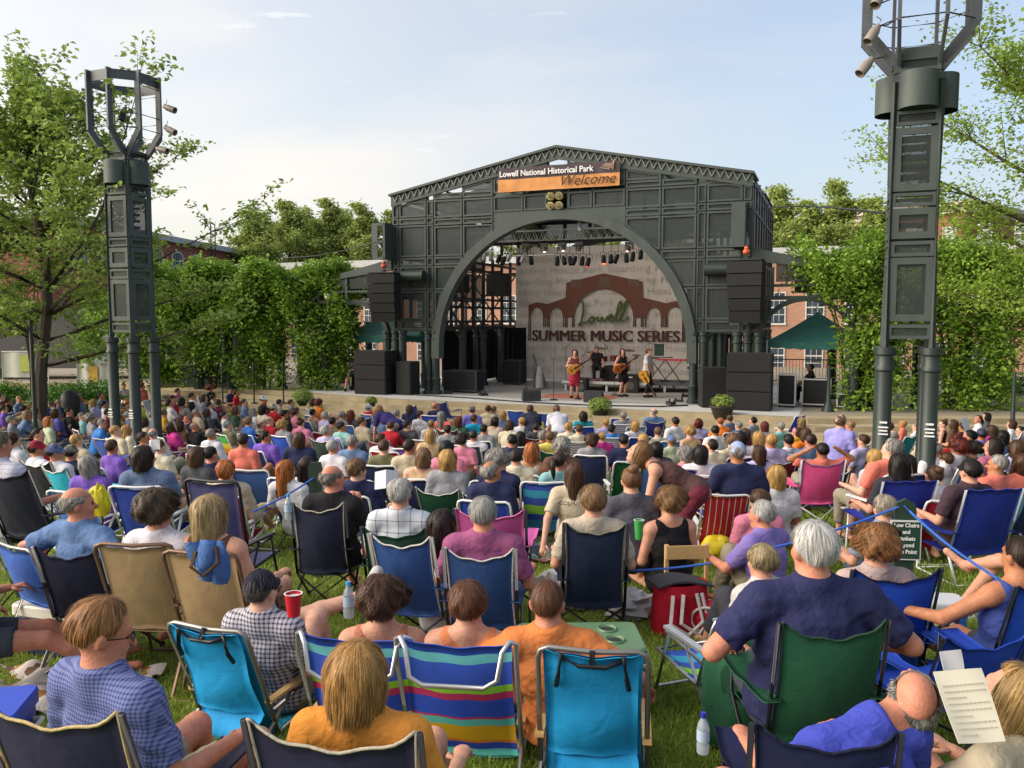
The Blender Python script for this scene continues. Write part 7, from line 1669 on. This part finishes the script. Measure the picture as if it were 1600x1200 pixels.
MAR = mat('drum_shell', '6a1c24', rough=.3, coat=.5, var=.1); SKN = mat('drum_skin', 'b8b4b0', rough=.6); BRS = mat('cymbal_brass', 'b08c40', rough=.25, metal=.9)
mb = MB(); mb.lathe((0, -.4, .3), [(0, 0), (.28, 0), (.29, .02), (.28, .42), (0, .42)], 22, axis=(0, 1, 0)); mb.obj('bass_drum', DARK, kit, smooth=True)
for x, y, z, r, h in ((-.22, -.2, .72, .15, .2), (.2, -.2, .74, .16, .22), (.55, .1, .35, .2, .35), (-.5, .15, .5, .17, .14)): mb = MB(); mb.lathe((x, y, z), [(0, 0), (r, 0), (r, h), (0, h)], 18); mb.obj('drum', MAR if z > .4 or True else DARK, kit, smooth=True); mb = MB(); mb.lathe((x, y, z+h+.002), [(0, 0), (r*.97, 0)], 18); mb.obj('drum_skin', SKN, kit)
for x, y, z, r in ((-.75, .0, 1.05, .2), (.75, -.1, 1.15, .22), (-.45, .3, 1.2, .2), (.95, .3, .95, .18)): mb = MB(); mb.lathe((x, y, z), [(0, .03), (.04, .02), (r, 0), (r, -.003), (0, .02)], 18, axis=(.1, -.15, 1)); mb.obj('cymbal', BRS, kit, smooth=True); mb = MB(); mb.tube([(x, y, 0), (x, y, z)], .011, 6); [mb.tube([(x, y, .35), (x+.2*math.cos(a), y+.2*math.sin(a), 0)], .009, 5) for a in (0, 2.1, 4.2)]; mb.obj('cymbal_stand', AL, kit)
# keyboards
def keys(label, u_, v_, w_, z, col, rz, group='keyboards'):
    t = local('keyboard', label, 'keyboard', u_, v_, w_, rz, group); mb = MB(); mb.bb(-.55, .55, -.16, .16, z, z+.08); mb.obj('case', mat('kb_'+col, col, rough=.4), t); mb = MB(); mb.bb(-.5, .5, -.165, -.02, z+.08, z+.09); mb.obj('keys', mat('ivory', 'c8c4bc', rough=.4), t)
    mb = MB(); mb.bar((-.35, -.1, 0), (.3, .1, z), .03); mb.bar((.35, -.1, 0), (-.3, .1, z), .03); mb.bb(-.4, -.34, -.25, .25, 0, .03); mb.bb(.34, .4, -.25, .25, 0, .03); mb.obj('stand', DARK, t)
keys('dark stage piano behind the bassist', 2.55, 4.5, .36, .85, '4c4844', .2); keys('red keyboard on a crossed stand', 3.15, 4.3, .36, .8, 'a82430', -.15)
t = local('keyboard_bench', 'black padded keyboard bench on crossed legs', 'bench', 4.0, 4.4, .36); mb = MB(); mb.bb(-.3, .3, -.18, .18, .5, .58); mb.obj('seat', BLACK, t); mb = MB(); [mb.bar((s*.25, y, 0), (-s*.25, y, .5), .025) for s in (-1, 1) for y in (-.12, .12)]; mb.obj('leg', DARK, t)
t = local('laptop_stand', 'green lidded case standing on the keyboards', 'case', 2.55, 4.7, 1.32); mb = MB(); mb.bb(-.17, .17, -.1, .1, 0, .42); mb.bb(-.18, .18, -.11, .11, .42, .45); mb.obj('case', mat('case_green', '1c3a34', rough=.6), t)
# amps, monitors, stands
def amp(label, u_, v_, sx, sz, rz=0):
    t = local('amplifier', label, 'amplifier', u_, v_, .014, rz, 'amplifiers on stage'); mb = MB(); mb.bb(-sx/2, sx/2, -.18, .18, 0, sz); mb.obj('cabinet', BLACK, t); mb = MB(); mb.bb(-sx/2+.03, sx/2-.03, -.19, -.181, .04, sz-.18); mb.obj('grille', mat('amp_grille', '2c2a2c', rough=.9), t); mb = MB(); mb.lathe((0, -.193, sz*.4), [(0, 0), (.12, .0), (.15, .006)], 16, axis=(0, -1, 0)); mb.obj('speaker_cone', mat('cone_grey', '4c4a48', rough=.6), t); mb = MB(); mb.bb(-.1, .1, -.2, -.185, sz-.12, sz-.08); mb.obj('badge', AL, t)
u_, v_ = sf(985, 614); amp('black bass amplifier beside the bassist', u_, v_, .62, .68, .1); amp('small black guitar amplifier behind the singer', .0, 2.9, .5, .5)
def wedge(label, px, py, rz):
    u_, v_ = sf(px, py, .614); t = local('stage_monitor', label, 'stage monitor', u_, v_, .014, rz, 'wedge monitors at the stage front'); mb = MB(); V = [(-.3, -.2, 0), (.3, -.2, 0), (.3, .2, 0), (-.3, .2, 0), (-.3, -.2, .34), (.3, -.2, .34), (.3, .0, .38), (-.3, .0, .38), (.3, .2, .1), (-.3, .2, .1)]
    mb.add(V, [(0, 3, 2, 1), (0, 1, 5, 4), (4, 5, 6, 7), (7, 6, 8, 9), (3, 9, 8, 2), (1, 2, 8, 6, 5), (0, 4, 7, 9, 3)]); mb.obj('cabinet', mat('wedge_black', '2a2a2e', rough=.7, bump=.3, bscale=100), t); mb = MB(); mb.bb(-.08, .08, -.206, -.2, .12, .2); mb.obj('handle', DARK, t)
wedge('wedge stage monitor left of the microphone stand', 830, 626, .5); wedge('wedge stage monitor before the guitarist in black', 928, 628, .0)
def micstand(label, u_, v_, h=1.5, boom=None):
    t = local('microphone_stand', label, 'microphone stand', u_, v_, .014, 0, 'microphone stands'); mb = MB(); mb.lathe((0, 0, 0), [(0, 0), (.13, 0), (.12, .03), (.02, .05)], 14); mb.tube([(0, 0, .03), (0, 0, h)], .012, 6)
    e = (0, 0, h)
    if boom: e = (boom, -.1, h+.3); mb.tube([(-boom*.3, .03, h-.1), e], .01, 6)
    mb.obj('stand', DARK, t); mb = MB(); mb.tube([e, (e[0]+.03, e[1]-.12, e[2]+.05)], [.014, .022], 8); mb.sphere((e[0]+.03, e[1]-.14, e[2]+.06), .027, 8); mb.obj('microphone', mat('mic_grey', '505054', rough=.4, metal=.4), t, smooth=True)
for i, (px, py, h, bm_, lab) in enumerate([(865, 625, 1.35, None, 'straight microphone stand left of the singer'), (903, 624, 1.3, .3, 'boom microphone stand before the singer'), (960, 618, 1.35, -.25, 'boom microphone stand before the guitarist'), (884, 606, 1.6, .4, 'tall boom stand behind the singer'), (945, 604, 1.7, -.4, 'tall boom stand over the drums'), (822, 609, .9, None, 'short stand with a small tray left of the silver prop')]):
    u_, v_ = sf(px, py, .614); micstand(lab, u_, v_, h, bm_)
t = local('stage_prop', 'silver draped cloth prop standing on the stage left', 'stage prop', *sf(845, 607, .614)); mb = MB(); mb.grid(lambda a, b: (-.32+.42*a*(1-b)+.0+.25*(1-b)*a+.02*math.sin(b*20), .15*math.sin(a*3+b)*(1-b)+.03*math.sin(a*14), 1.45*b), 14, 16, thick=.01); mb.obj('drape', mat('silver_cloth', '94948e', rough=.4, metal=.4, var=.35, scale=7), t, smooth=True); mb = MB(); mb.lathe((.02, -.2, .05), [(0, 0), (.16, 0), (.13, .5), (.09, .8), (0, .85)], 14); mb.obj('white_cloth', fab('b4b0ac'), t, smooth=True)
t = local('stage_rug', 'worn red and orange rug under the singers', 'rug', *sf(900, 621, .614), .016); mb = MB(); mb.grid(lambda a, b: (-1.3+2.6*a, -.5+1.6*b, .004+.002*math.sin(a*9)), 10, 8); mb.obj('rug', mat('rug_red', 'a0604c', rough=.95, var=.35, scale=5), t)
t = local('cable_run', 'black cable lying along the front edge of the stage', 'cable', 0, 0, .02); pts = [sf(*p, .614) for p in ((560, 612), (640, 617), (730, 622), (830, 629.5), (930, 634), (1030, 636), (1075, 634))]; mb = MB(); mb.tube([(a, b_+.02*math.sin(a*9), .012) for a, b_ in pts], .022, 5); mb.obj('cable', DARK, t)
for i, (px, py) in enumerate([(1060, 628), (1072, 620), (700, 615), (755, 618), (1048, 632)]):
    u_, v_ = sf(px, py, .614); t = local('effects_pedal', ['pedal cluster at the foot of the right stage columns', 'second pedal by the right stage columns', 'coiled cables at the left stage edge', 'small black box at the left stage front', 'pedal nearest the right stage columns'][i], 'pedal', u_, v_, .014, .3*i, 'pedals on the stage edge'); mb = MB(); mb.box((0, 0, .04), (.3, .2, .07)); mb.box((.1, .1, .1), (.05, .04, .14), rz=.5); mb.box((-.1, .05, .09), (.06, .1, .05)); mb.obj('pedal', DARK, t)

# ================================================================ THINGS ON THE LAWN
def gp(px, py): p = at_h(px, py, 0); return Vector((p.x, p.y, gz(0, p.y)))
def cooler(label, px, py, rz, sx, sy, sz, body, lid, D=None, extra=None, name='cooler'):
    p = gp(px, py) if D is None else at_d(px, py, D); p.z = gz(0, p.y); t = thing(name, label, 'cooler', p, rz, 'coolers on the lawn')
    def rb(nm, z0, z1, ex, m):
        mb = MB(); c = .04; x, y = sx/2+ex, sy/2+ex; pl_ = [(-x+c, -y), (x-c, -y), (x-.3*c, -y+.3*c), (x, -y+c), (x, y-c), (x-.3*c, y-.3*c), (x-c, y), (-x+c, y), (-x+.3*c, y-.3*c), (-x, y-c), (-x, -y+c), (-x+.3*c, -y+.3*c)]; n = len(pl_)
        V = [(a, b_, z) for z in (z0, z1-.012) for a, b_ in pl_]+[(a*.97, b_*.95, z1) for a, b_ in pl_]; mb.add(V, [(i+k*n, (i+1) % n+k*n, (i+1) % n+(k+1)*n, i+(k+1)*n) for k in (0, 1) for i in range(n)]+[tuple(range(2*n, 3*n)), tuple(range(n-1, -1, -1))]); return mb.obj(nm, m, t)
    rb('body', 0, sz*.78, 0, mat('cooler_'+body, body, rough=.4, var=.08)); ld = rb('lid', sz*.79, sz, .012, mat('cooler_'+lid, lid, rough=.4, var=.08))
    mb = MB(); [mb.tube([(s*(sx/2), -.1, sz*.6), (s*(sx/2+.05), -.08, sz*.62), (s*(sx/2+.05), .08, sz*.62), (s*(sx/2), .1, sz*.6)], .012, 6) for s in (-1, 1)]; mb.obj('handle', mat('plastic_white', 'c8c4bc', rough=.5), t)
    if extra == 'cups':
        mb = MB(); [mb.lathe((x, y, sz+.001), [(.042, 0), (.055, .012), (.062, .004), (.062, -.002)], 18) for x, y in ((.18, .09), (.2, -.08))]; mb.bb(-.06, -.055, -sy*.47, sy*.47, sz, sz+.002); mb.obj('cup_holder', mat('cooler_'+lid, lid, rough=.4, var=.08), ld, smooth=True); mb = MB(); [mb.lathe((x, y, sz+.002), [(0, 0), (.042, 0)], 16) for x, y in ((.18, .09), (.2, -.08))]; mb.obj('cup_recess', mat('recess_dark', '20281f'), ld)
        mb = MB(); mb.bb(-sx/2-.016, sx/2+.016, -sy/2-.016, -sy/2-.005, sz*.76, sz*.79); mb.obj('trim', mat('trim_tan', 'b8a088'), t)
    if extra == 'panel':
        mb = MB(); mb.bb(-.1, .1, -sy/2-.004, -sy/2-.001, sz*.35, sz*.62); mb.obj('label_panel', mat('label_black', '1c1a20'), t); mb = MB(); [mb.lathe((x, -sy/2-.005, sz*.45), [(0, 0), (.02, 0)], 10, axis=(0, -1, 0)) for x in (-.06, -.01, .05)]; mb.obj('label_print', mat('label_print', 'c8b8a0'), t)
    return t
cooler('large green cooler with two cup holders behind the orange tee man', 905, 1040, .03, .72, .42, .42, '3f5a44', '5a7a58', D=4.75, extra='cups')
cooler('navy and white cooler under the spread arms man', 92, 900, -.3, .5, .34, .36, '1c2244', 'c8c4bc', D=5.7)
cooler('blue cooler cut off by the left edge', -52, 1040, .2, .5, .36, .36, '1c30a0', '2c48b8', D=3.9)
cooler('small blue and white cooler below the crossed legs at right', 1470, 860, -.1, .34, .24, .28, '1c58a8', 'c8c8cc', D=6.0, extra='panel')
# lettered sign with rope
sp_ = at_d(1415, 790, 5.75); g = gz(0, 5.75); sg = thing('notice_sign', 'dark green notice reading Low Chairs and Blankets Beyond This Point', 'sign', (sp_.x, 5.75, g), -.1)
mb = MB(); mb.prism([(-.05, 0), (.05, 0), (.075, sp_.z-g-.04), (.06, sp_.z-g+.02), (0, sp_.z-g+.05), (-.06, sp_.z-g+.02), (-.075, sp_.z-g-.04)], -.01, .02); mb.obj('post', mat('sign_post_green', '1d3326', rough=.6), sg)
ztop = at_d(1408, 812, 5.75).z-g; hh_ = .285; mb = MB(); mb.bb(-.105, .105, -.03, -.015, ztop-hh_, ztop); mb.obj('board', mat('sign_white', 'c8c8c4', rough=.6), sg); mb = MB(); mb.bb(-.095, .095, -.033, -.0302, ztop-hh_+.01, ztop-.01); mb.obj('board_face', mat('sign_green', '17382a', rough=.6), sg)
for i, ln in enumerate(('Low Chairs', 'and', 'Blankets', 'Beyond', 'This Point')):
    me = text_mesh(ln, .040, bold=.0012, align='CENTER', extr=.001)
    for v in me.vertices: v.co = Vector((v.co.x*.92, -.035-v.co.z*.3, v.co.y+ztop-.045-.048*i))
    me.materials.append(mat('sign_letter', 'd8d8d4')); ob('lettering', me, sg)
ROPE = mat('blue_rope', '2458b4', rough=.7, bump=.5, bscale=200); gs = at_d(493, 742, 7.6)
def rope(label, a, b, sag):
    mb = MB(); A, B = Vector(a), Vector(b); mb.tube([A.lerp(B, t)-Vector((0, 0, sag*math.sin(math.pi*t))) for t in np.linspace(0, 1, 14)], .0085, 6); single(mb.obj('boundary_rope', ROPE, smooth=True), label, 'rope', 'blue boundary ropes')
rope('blue rope running left from the lettered sign', at_d(1404, 792, 5.75), at_d(1200, 858, 5.6), .02); rope('blue rope running right from the lettered sign', at_d(1412, 790, 5.75), at_d(1560, 905, 4.9), .03); rope('blue rope stretched low across the centre lawn', at_d(980, 892, 6.0), at_d(1110, 880, 5.9), .01); rope('blue rope running left from the green post', at_d(493, 745, 7.6), at_d(395, 800, 7.2), .02)
t = thing('rope_post', 'dark green rounded post holding the rope left of centre', 'post', (gs.x, 7.6, gz(0, 7.6))); mb = MB(); hz_ = at_d(493, 722, 7.6).z-gz(0, 7.6); mb.prism([(-.05, 0), (.05, 0), (.065, hz_-.06), (.05, hz_), (-.05, hz_), (-.065, hz_-.06)], -.015, .015); mb.obj('post', mat('sign_post_green', '1d3326', rough=.6), t)
# bottles, cups, bags
def bottle(label, p, sc=1.0, capc='4898c8'):
    t = thing('water_bottle', label, 'water bottle', p, .2, 'water bottles'); t.scale = (sc,)*3; mb = MB(); mb.lathe((0, 0, 0), [(0, 0), (.030, 0), (.033, .01), (.033, .05), (.030, .06), (.033, .07), (.033, .13), (.028, .16), (.013, .19), (.013, .205)], 18); mb.obj('bottle', mat('clear_plastic', 'a8b4bc', rough=.12, alpha=.55, spec=.8), t, smooth=True); mb = MB(); mb.lathe((0, 0, .205), [(0.015, -.012), (.015, .015), (0, .016)], 14); mb.obj('cap', mat('cap_'+capc, capc, rough=.4), t, smooth=True); mb = MB(); mb.lathe((0, 0, .07), [(.0335, 0), (.0335, .06)], 18); mb.obj('label_band', mat('label_pale', '9cb0c4', rough=.5), t, smooth=True)
bottle('clear water bottle with blue cap on the grass beside the left striped chair', at_d(545, 964, 4.6), .95); bottle('clear bottle held by the cup holder near the black tee man', at_d(451, 812, 6.4), .95)
bottle('clear crinkled bottle with dark blue cap in the lower right chair arm', at_d(1098, 1176, 3.0), .72, '202c9c')
def cup(label, p, c, r=.044, h=.115):
    t = thing('drinking_cup', label, 'cup', p, 0, 'cups'); mb = MB(); mb.lathe((0, 0, 0), [(0, 0), (r*.72, 0), (r, h), (r+.003, h), (r+.003, h+.004), (r-.003, h+.003), (r*.7, .004)], 20); mb.obj('cup', mat('cup_'+c, c, rough=.35), t, smooth=True); mb = MB(); mb.lathe((0, 0, h+.0045), [(r-.004, 0), (r+.004, 0)], 20); mb.lathe((0, 0, h*.9), [(0, 0), (r*.9, 0)], 18); mb.obj('rim', mat('cup_white', 'd0ccc8', rough=.4), t)
cup('red cup with white rim held by the man in the dark cap', at_d(459, 962, 4.15), 'b01828', .044, .115)
cup('tall green tumbler on the big dark chair arm', at_d(998, 842, 5.6), '3c9048', .034, .13)
cup('yellow cup on the grass below the left tan chair', gp(258, 950), 'd8c820', .05, .1); cup('pale green cup on the grass below the left tan chair', gp(228, 950), '7cb888', .05, .1)
def lump(name, label, cat, p, r, col, seed=0, amp=.25, rough=.8, group=None, fr=5.0, alpha=1.0, spec=.3, parent=None, res=28):
    rs = np.random.RandomState(seed); mb = MB(); V = []; n, m = res, res//2; k = rs.normal(size=(7, 3))*fr; ph = rs.uniform(0, 6, 7)
    for j in range(m+1):
        for i in range(n):
            th = math.pi*j/m; a = 2*math.pi*i/n; d = np.array([math.sin(th)*math.cos(a), math.sin(th)*math.sin(a), math.cos(th)]); q = 1+amp*sum(abs(math.sin(float(k[x]@d)+ph[x]))*.5-.25 for x in range(7))/1.6; v = d*q*np.array(r); v[2] = max(v[2]+r[2]*.75, 0.0); V.append(v)
    mb.add(V, [(j*n+i, (j+1)*n+i, (j+1)*n+(i+1) % n, j*n+(i+1) % n) for j in range(m) for i in range(n)]); t = thing(name, label, cat, p, 0, group); mb.obj('bag' if 'bag' in name else 'cloth', mat(name+'_'+col, col, rough=rough, var=.15, alpha=alpha, bump=.3, bscale=40, spec=spec), t, smooth=True); return t
lump('plastic_bag', 'crumpled translucent plastic bag under the big dark chair', 'plastic bag', gp(895, 945), (.27, .16, .17), 'a8a6a8', 3, .5, .35, 'plastic bags'); lump('plastic_bag', 'small crumpled white plastic bag right of the big dark chair', 'plastic bag', gp(985, 962), (.17, .12, .11), 'b0aeb0', 5, .6, .35, 'plastic bags')
lump('paper_scrap', 'crumpled white paper on the grass below the tan chair', 'paper', gp(285, 988), (.13, .08, .035), 'b8b4ac', 7, .7, .9, 'papers'); lump('shoulder_bag', 'black shoulder bag on the grass under the left tan chair', 'bag', gp(205, 960), (.11, .09, .13), '141416', 8, .3, .7, 'bags on the lawn'); lump('shoulder_bag', 'round black bag behind the left turquoise chair', 'bag', gp(322, 1005), (.14, .1, .13), '121214', 9, .25, .7, 'bags on the lawn')
lump('leather_bag', 'tan leather bag on the grass below the hot pink chair', 'bag', gp(1243, 803), (.18, .12, .1), '6c4c30', 10, .3, .6, 'bags on the lawn'); lump('folded_blanket', 'orange brown folded blanket on the grass behind the navy tee man', 'blanket', gp(1225, 848), (.42, .2, .07), '8c5838', 11, .3, .95, 'blankets'); t = thing('denim_bag', 'blue denim bag draped over the top of the right tan chair', 'bag', at_d(325, 850, 4.55), .1, 'bags on the lawn'); mb = MB(); mb.grid(lambda a, b_: ((-.10+.2*a)*(1-.25*b_)+.03*b_, -.02-.05*math.sin(math.pi*a)*math.sin(math.pi*b_)-.012*math.sin(a*14+b_*4), .02-.19*b_-.05*a*b_), 18, 14, thick=.03); mb.obj('bag', fab('46669a', 'denim', bump=.6, bscale=20), t, smooth=True); mb = MB(); mb.tube([(-.05, -.07, -.02), (-.07, -.10, -.10), (.0, -.12, -.15), (.08, -.10, -.08), (.06, -.06, .0)], .010, 6); mb.obj('strap', fab('4c3424', 'leather'), t, smooth=True)
lump('yellow_bag', 'yellow plastic bag beside the bearded man in blue tee', 'bag', at_d(155, 806, 6.2), (.08, .05, .13), 'c4b820', 14, .32, .5, 'bags on the lawn'); lump('yellow_bag', 'yellow plastic bag beside the striped red chair', 'bag', gp(1122, 870), (.16, .1, .12), 'd0bc28', 15, .45, .5, 'bags on the lawn'); lump('green_jacket', 'dark green jacket draped beside the green camp chair', 'jacket', gp(1175, 1170), (.24, .16, .36), '1d4a34', 16, .35, .9)
t = thing('tote_bag', 'red tote bag with grey lid and white handles on the grass', 'bag', gp(1062, 984), .25, 'bags on the lawn'); t.scale = (1.2, 1.2, 1.45); REDB = fab('b41c30', 'red_canvas'); 
mb = MB(); mb.grid(lambda a, b_: ((.19+.01*math.sin(b_*5))*math.cos(2*math.pi*a), .10*math.sin(2*math.pi*a), .26*b_), 24, 6); mb.obj('bag', REDB, t, smooth=True); mb = MB(); mb.grid(lambda a, b_: (-.19+.38*a, -.09+.2*b_, .265+.02*math.sin(a*4)), 8, 4, thick=.01); mb.obj('lid', fab('38383c'), t, smooth=True); mb = MB()
for o in (0, .07): mb.tube([(-.10+o, -.105, .22), (-.13+o, -.14, .08), (-.02+o, -.16, -.0+.02), (.09+o*.5, -.14, .08), (.06+o*.5, -.105, .22)], .012, 6)
mb.obj('handle', fab('c4bcbc'), t, smooth=True)
t = thing('tote_bag', 'smaller red bag lying against the tote bag', 'bag', gp(1108, 988), -.4, 'bags on the lawn'); mb = MB(); mb.sphere((0, 0, .12), (.15, .09, .13), 16); mb.obj('bag', REDB, t, smooth=True); mb = MB(); mb.tube([(.12*math.cos(a), -.09, .12+.1*math.sin(a)) for a in np.linspace(0, 6.28, 20)], .01, 6); mb.obj('handle', fab('c4bcbc'), t, smooth=True)
def blanket(label, cs, m, amp=.015, name='picnic_blanket'):
    P = [gp(*c) for c in cs]; o = P[0].copy(); t = thing(name, label, 'blanket', o, 0, 'blankets'); mb = MB()
    def fn(a, b_): p = (P[0]*(1-a)+P[1]*a)*(1-b_)+(P[3]*(1-a)+P[2]*a)*b_; return (p.x-o.x, p.y-o.y, gz(0, p.y)-o.z+.03+amp*(math.sin(a*17+b_*5)+math.sin(b_*13+a*7)+.6*math.sin(a*31-b_*23)))
    mb.grid(fn, 30, 22, thick=.006); mb.obj('cloth', m, t, smooth=True, attr=True)
def patch_mat(name, cols, sc):
    m = bpy.data.materials.new(name); m.use_nodes = True; nt = m.node_tree; p = nt.nodes['Principled BSDF']; tc = N(nt, 'ShaderNodeTexCoord'); v = N(nt, 'ShaderNodeTexVoronoi', i={'Scale': sc}); rp = N(nt, 'ShaderNodeValToRGB'); rp.color_ramp.interpolation = 'CONSTANT'
    while len(rp.color_ramp.elements) < len(cols): rp.color_ramp.elements.new(.5)
    for e, (a, c) in zip(rp.color_ramp.elements, cols): e.position = a; e.color = rgb(c)
    nt.links.new(tc.outputs['Object'], v.inputs[0]); nt.links.new(v.outputs['Color'], rp.inputs[0]); nt.links.new(rp.outputs[0], p.inputs['Base Color']); p.inputs['Roughness'].default_value = .95; return m
blanket('white picnic blanket with brown and gold leaf print at lower left', [(-60, 1135), (190, 1110), (262, 1050), (10, 1048)], patch_mat('leaf_print', [(0, 'b4aca8'), (.62, '8c6430'), (.75, '5c4030'), (.84, 'b4aca8')], 14), .02)
blanket('lime and blue striped towel on the grass beyond the right blue chair', [(1435, 965), (1475, 962), (1462, 918), (1430, 915)], mat('towel_stripes', '808080', rough=.95, stripes=('t', [(0, '4cb0c0'), (.3, '3c68b0'), (.5, '8cc880'), (.7, '3c68b0')], 3.0)), .01)
blanket('multicoloured blanket on the grass under the COUNTRY tee sitter', [(825, 880), (900, 884), (900, 835), (830, 832)], patch_mat('quilt_print', [(0, '5c7480'), (.3, 'a8a898'), (.5, '8c4c54'), (.7, '4c5c84'), (.85, 'b0a88c')], 9), .015)
blanket('pale quilt beneath the people before the steps', [(1020, 720), (1110, 724), (1110, 700), (1030, 700)], patch_mat('pale_quilt', [(0, '94a0ac'), (.5, 'b4b4b0'), (.75, '7c8ca8')], 5), .015)
# papers in hands, open book
def sheet(label, p, w_, h_, rx, rz, col='c4beac', name='paper_sheet', fold=0.0):
    t = thing(name, label, 'paper', p, rz, 'papers'); t.rotation_euler = (rx, 0, rz); mb = MB(); mb.grid(lambda a, b_: (-w_/2+w_*a, fold*abs(a-.5)+.012*math.sin(a*3+b_*2), -h_/2+h_*b_), 12, 10, thick=.002); o = mb.obj('sheet', mat('paper_'+col, col, rough=.9, var=.04), t, smooth=True)
    mb = MB()
    for k in range(9): [mb.bb(-w_*.42+q*w_*.085, -w_*.42+(q+.8)*w_*.085, .012*math.sin((-.42+q*.085+.5)*3+(.1+.085*k)*2)-.006, .012*math.sin((-.42+q*.085+.5)*3+(.1+.085*k)*2)-.004, -h_*.4+h_*.085*k, -h_*.4+h_*.085*k+.0028) for q in range(10 if k % 3 else 5)]
    if fold == 0 and w_ > .15: mb.obj('print_lines', mat('print_grey', 'aaa592'), t)
sheet('large printed page being read at the lower right', at_d(1515, 1102, 2.75), .17, .24, R(-38), .1); sheet('small white leaflet held up at the lower right', at_d(1490, 1040, 3.3), .09, .12, R(-20), .3, 'c8c8cc')
sheet('open white booklet held in the crowd left of the silver haired woman', at_d(603, 748, 7.0), .2, .16, R(-25), .1, 'c0c0c8', 'open_booklet', .12); sheet('white program held up near the steps at the right', at_d(1510, 664, 16), .26, .3, R(-20), .7, 'c8c8cc'); sheet('white paper cone in the rows right of the left tower', at_d(243, 695, 9.5), .1, .12, 0, .2, 'd0d0d4')

# low wooden chair with tan boards
t = thing('low_wooden_chair', 'low wooden chair with tan boards under the black tank top woman', 'wooden chair', (at_d(1066, 860, 6.75).x, 6.75, gz(0, 6.75)), .1); zt_ = at_d(1066, 852, 6.6).z-gz(0, 6.75)
for x in (-.17, .17): mb = MB(); mb.box((x, -.12, zt_/2), (.03, .035, zt_)); mb.obj('leg', WOOD, t)
mb = MB(); mb.box((0, -.145, zt_-.06), (.36, .015, .11)); mb.obj('backrest', WOOD, t); mb = MB(); mb.box((0, .06, .12), (.38, .34, .02)); mb.box((-.05, -.14, .06), (.52, .015, .055)); mb.obj('seat', WOOD, t)
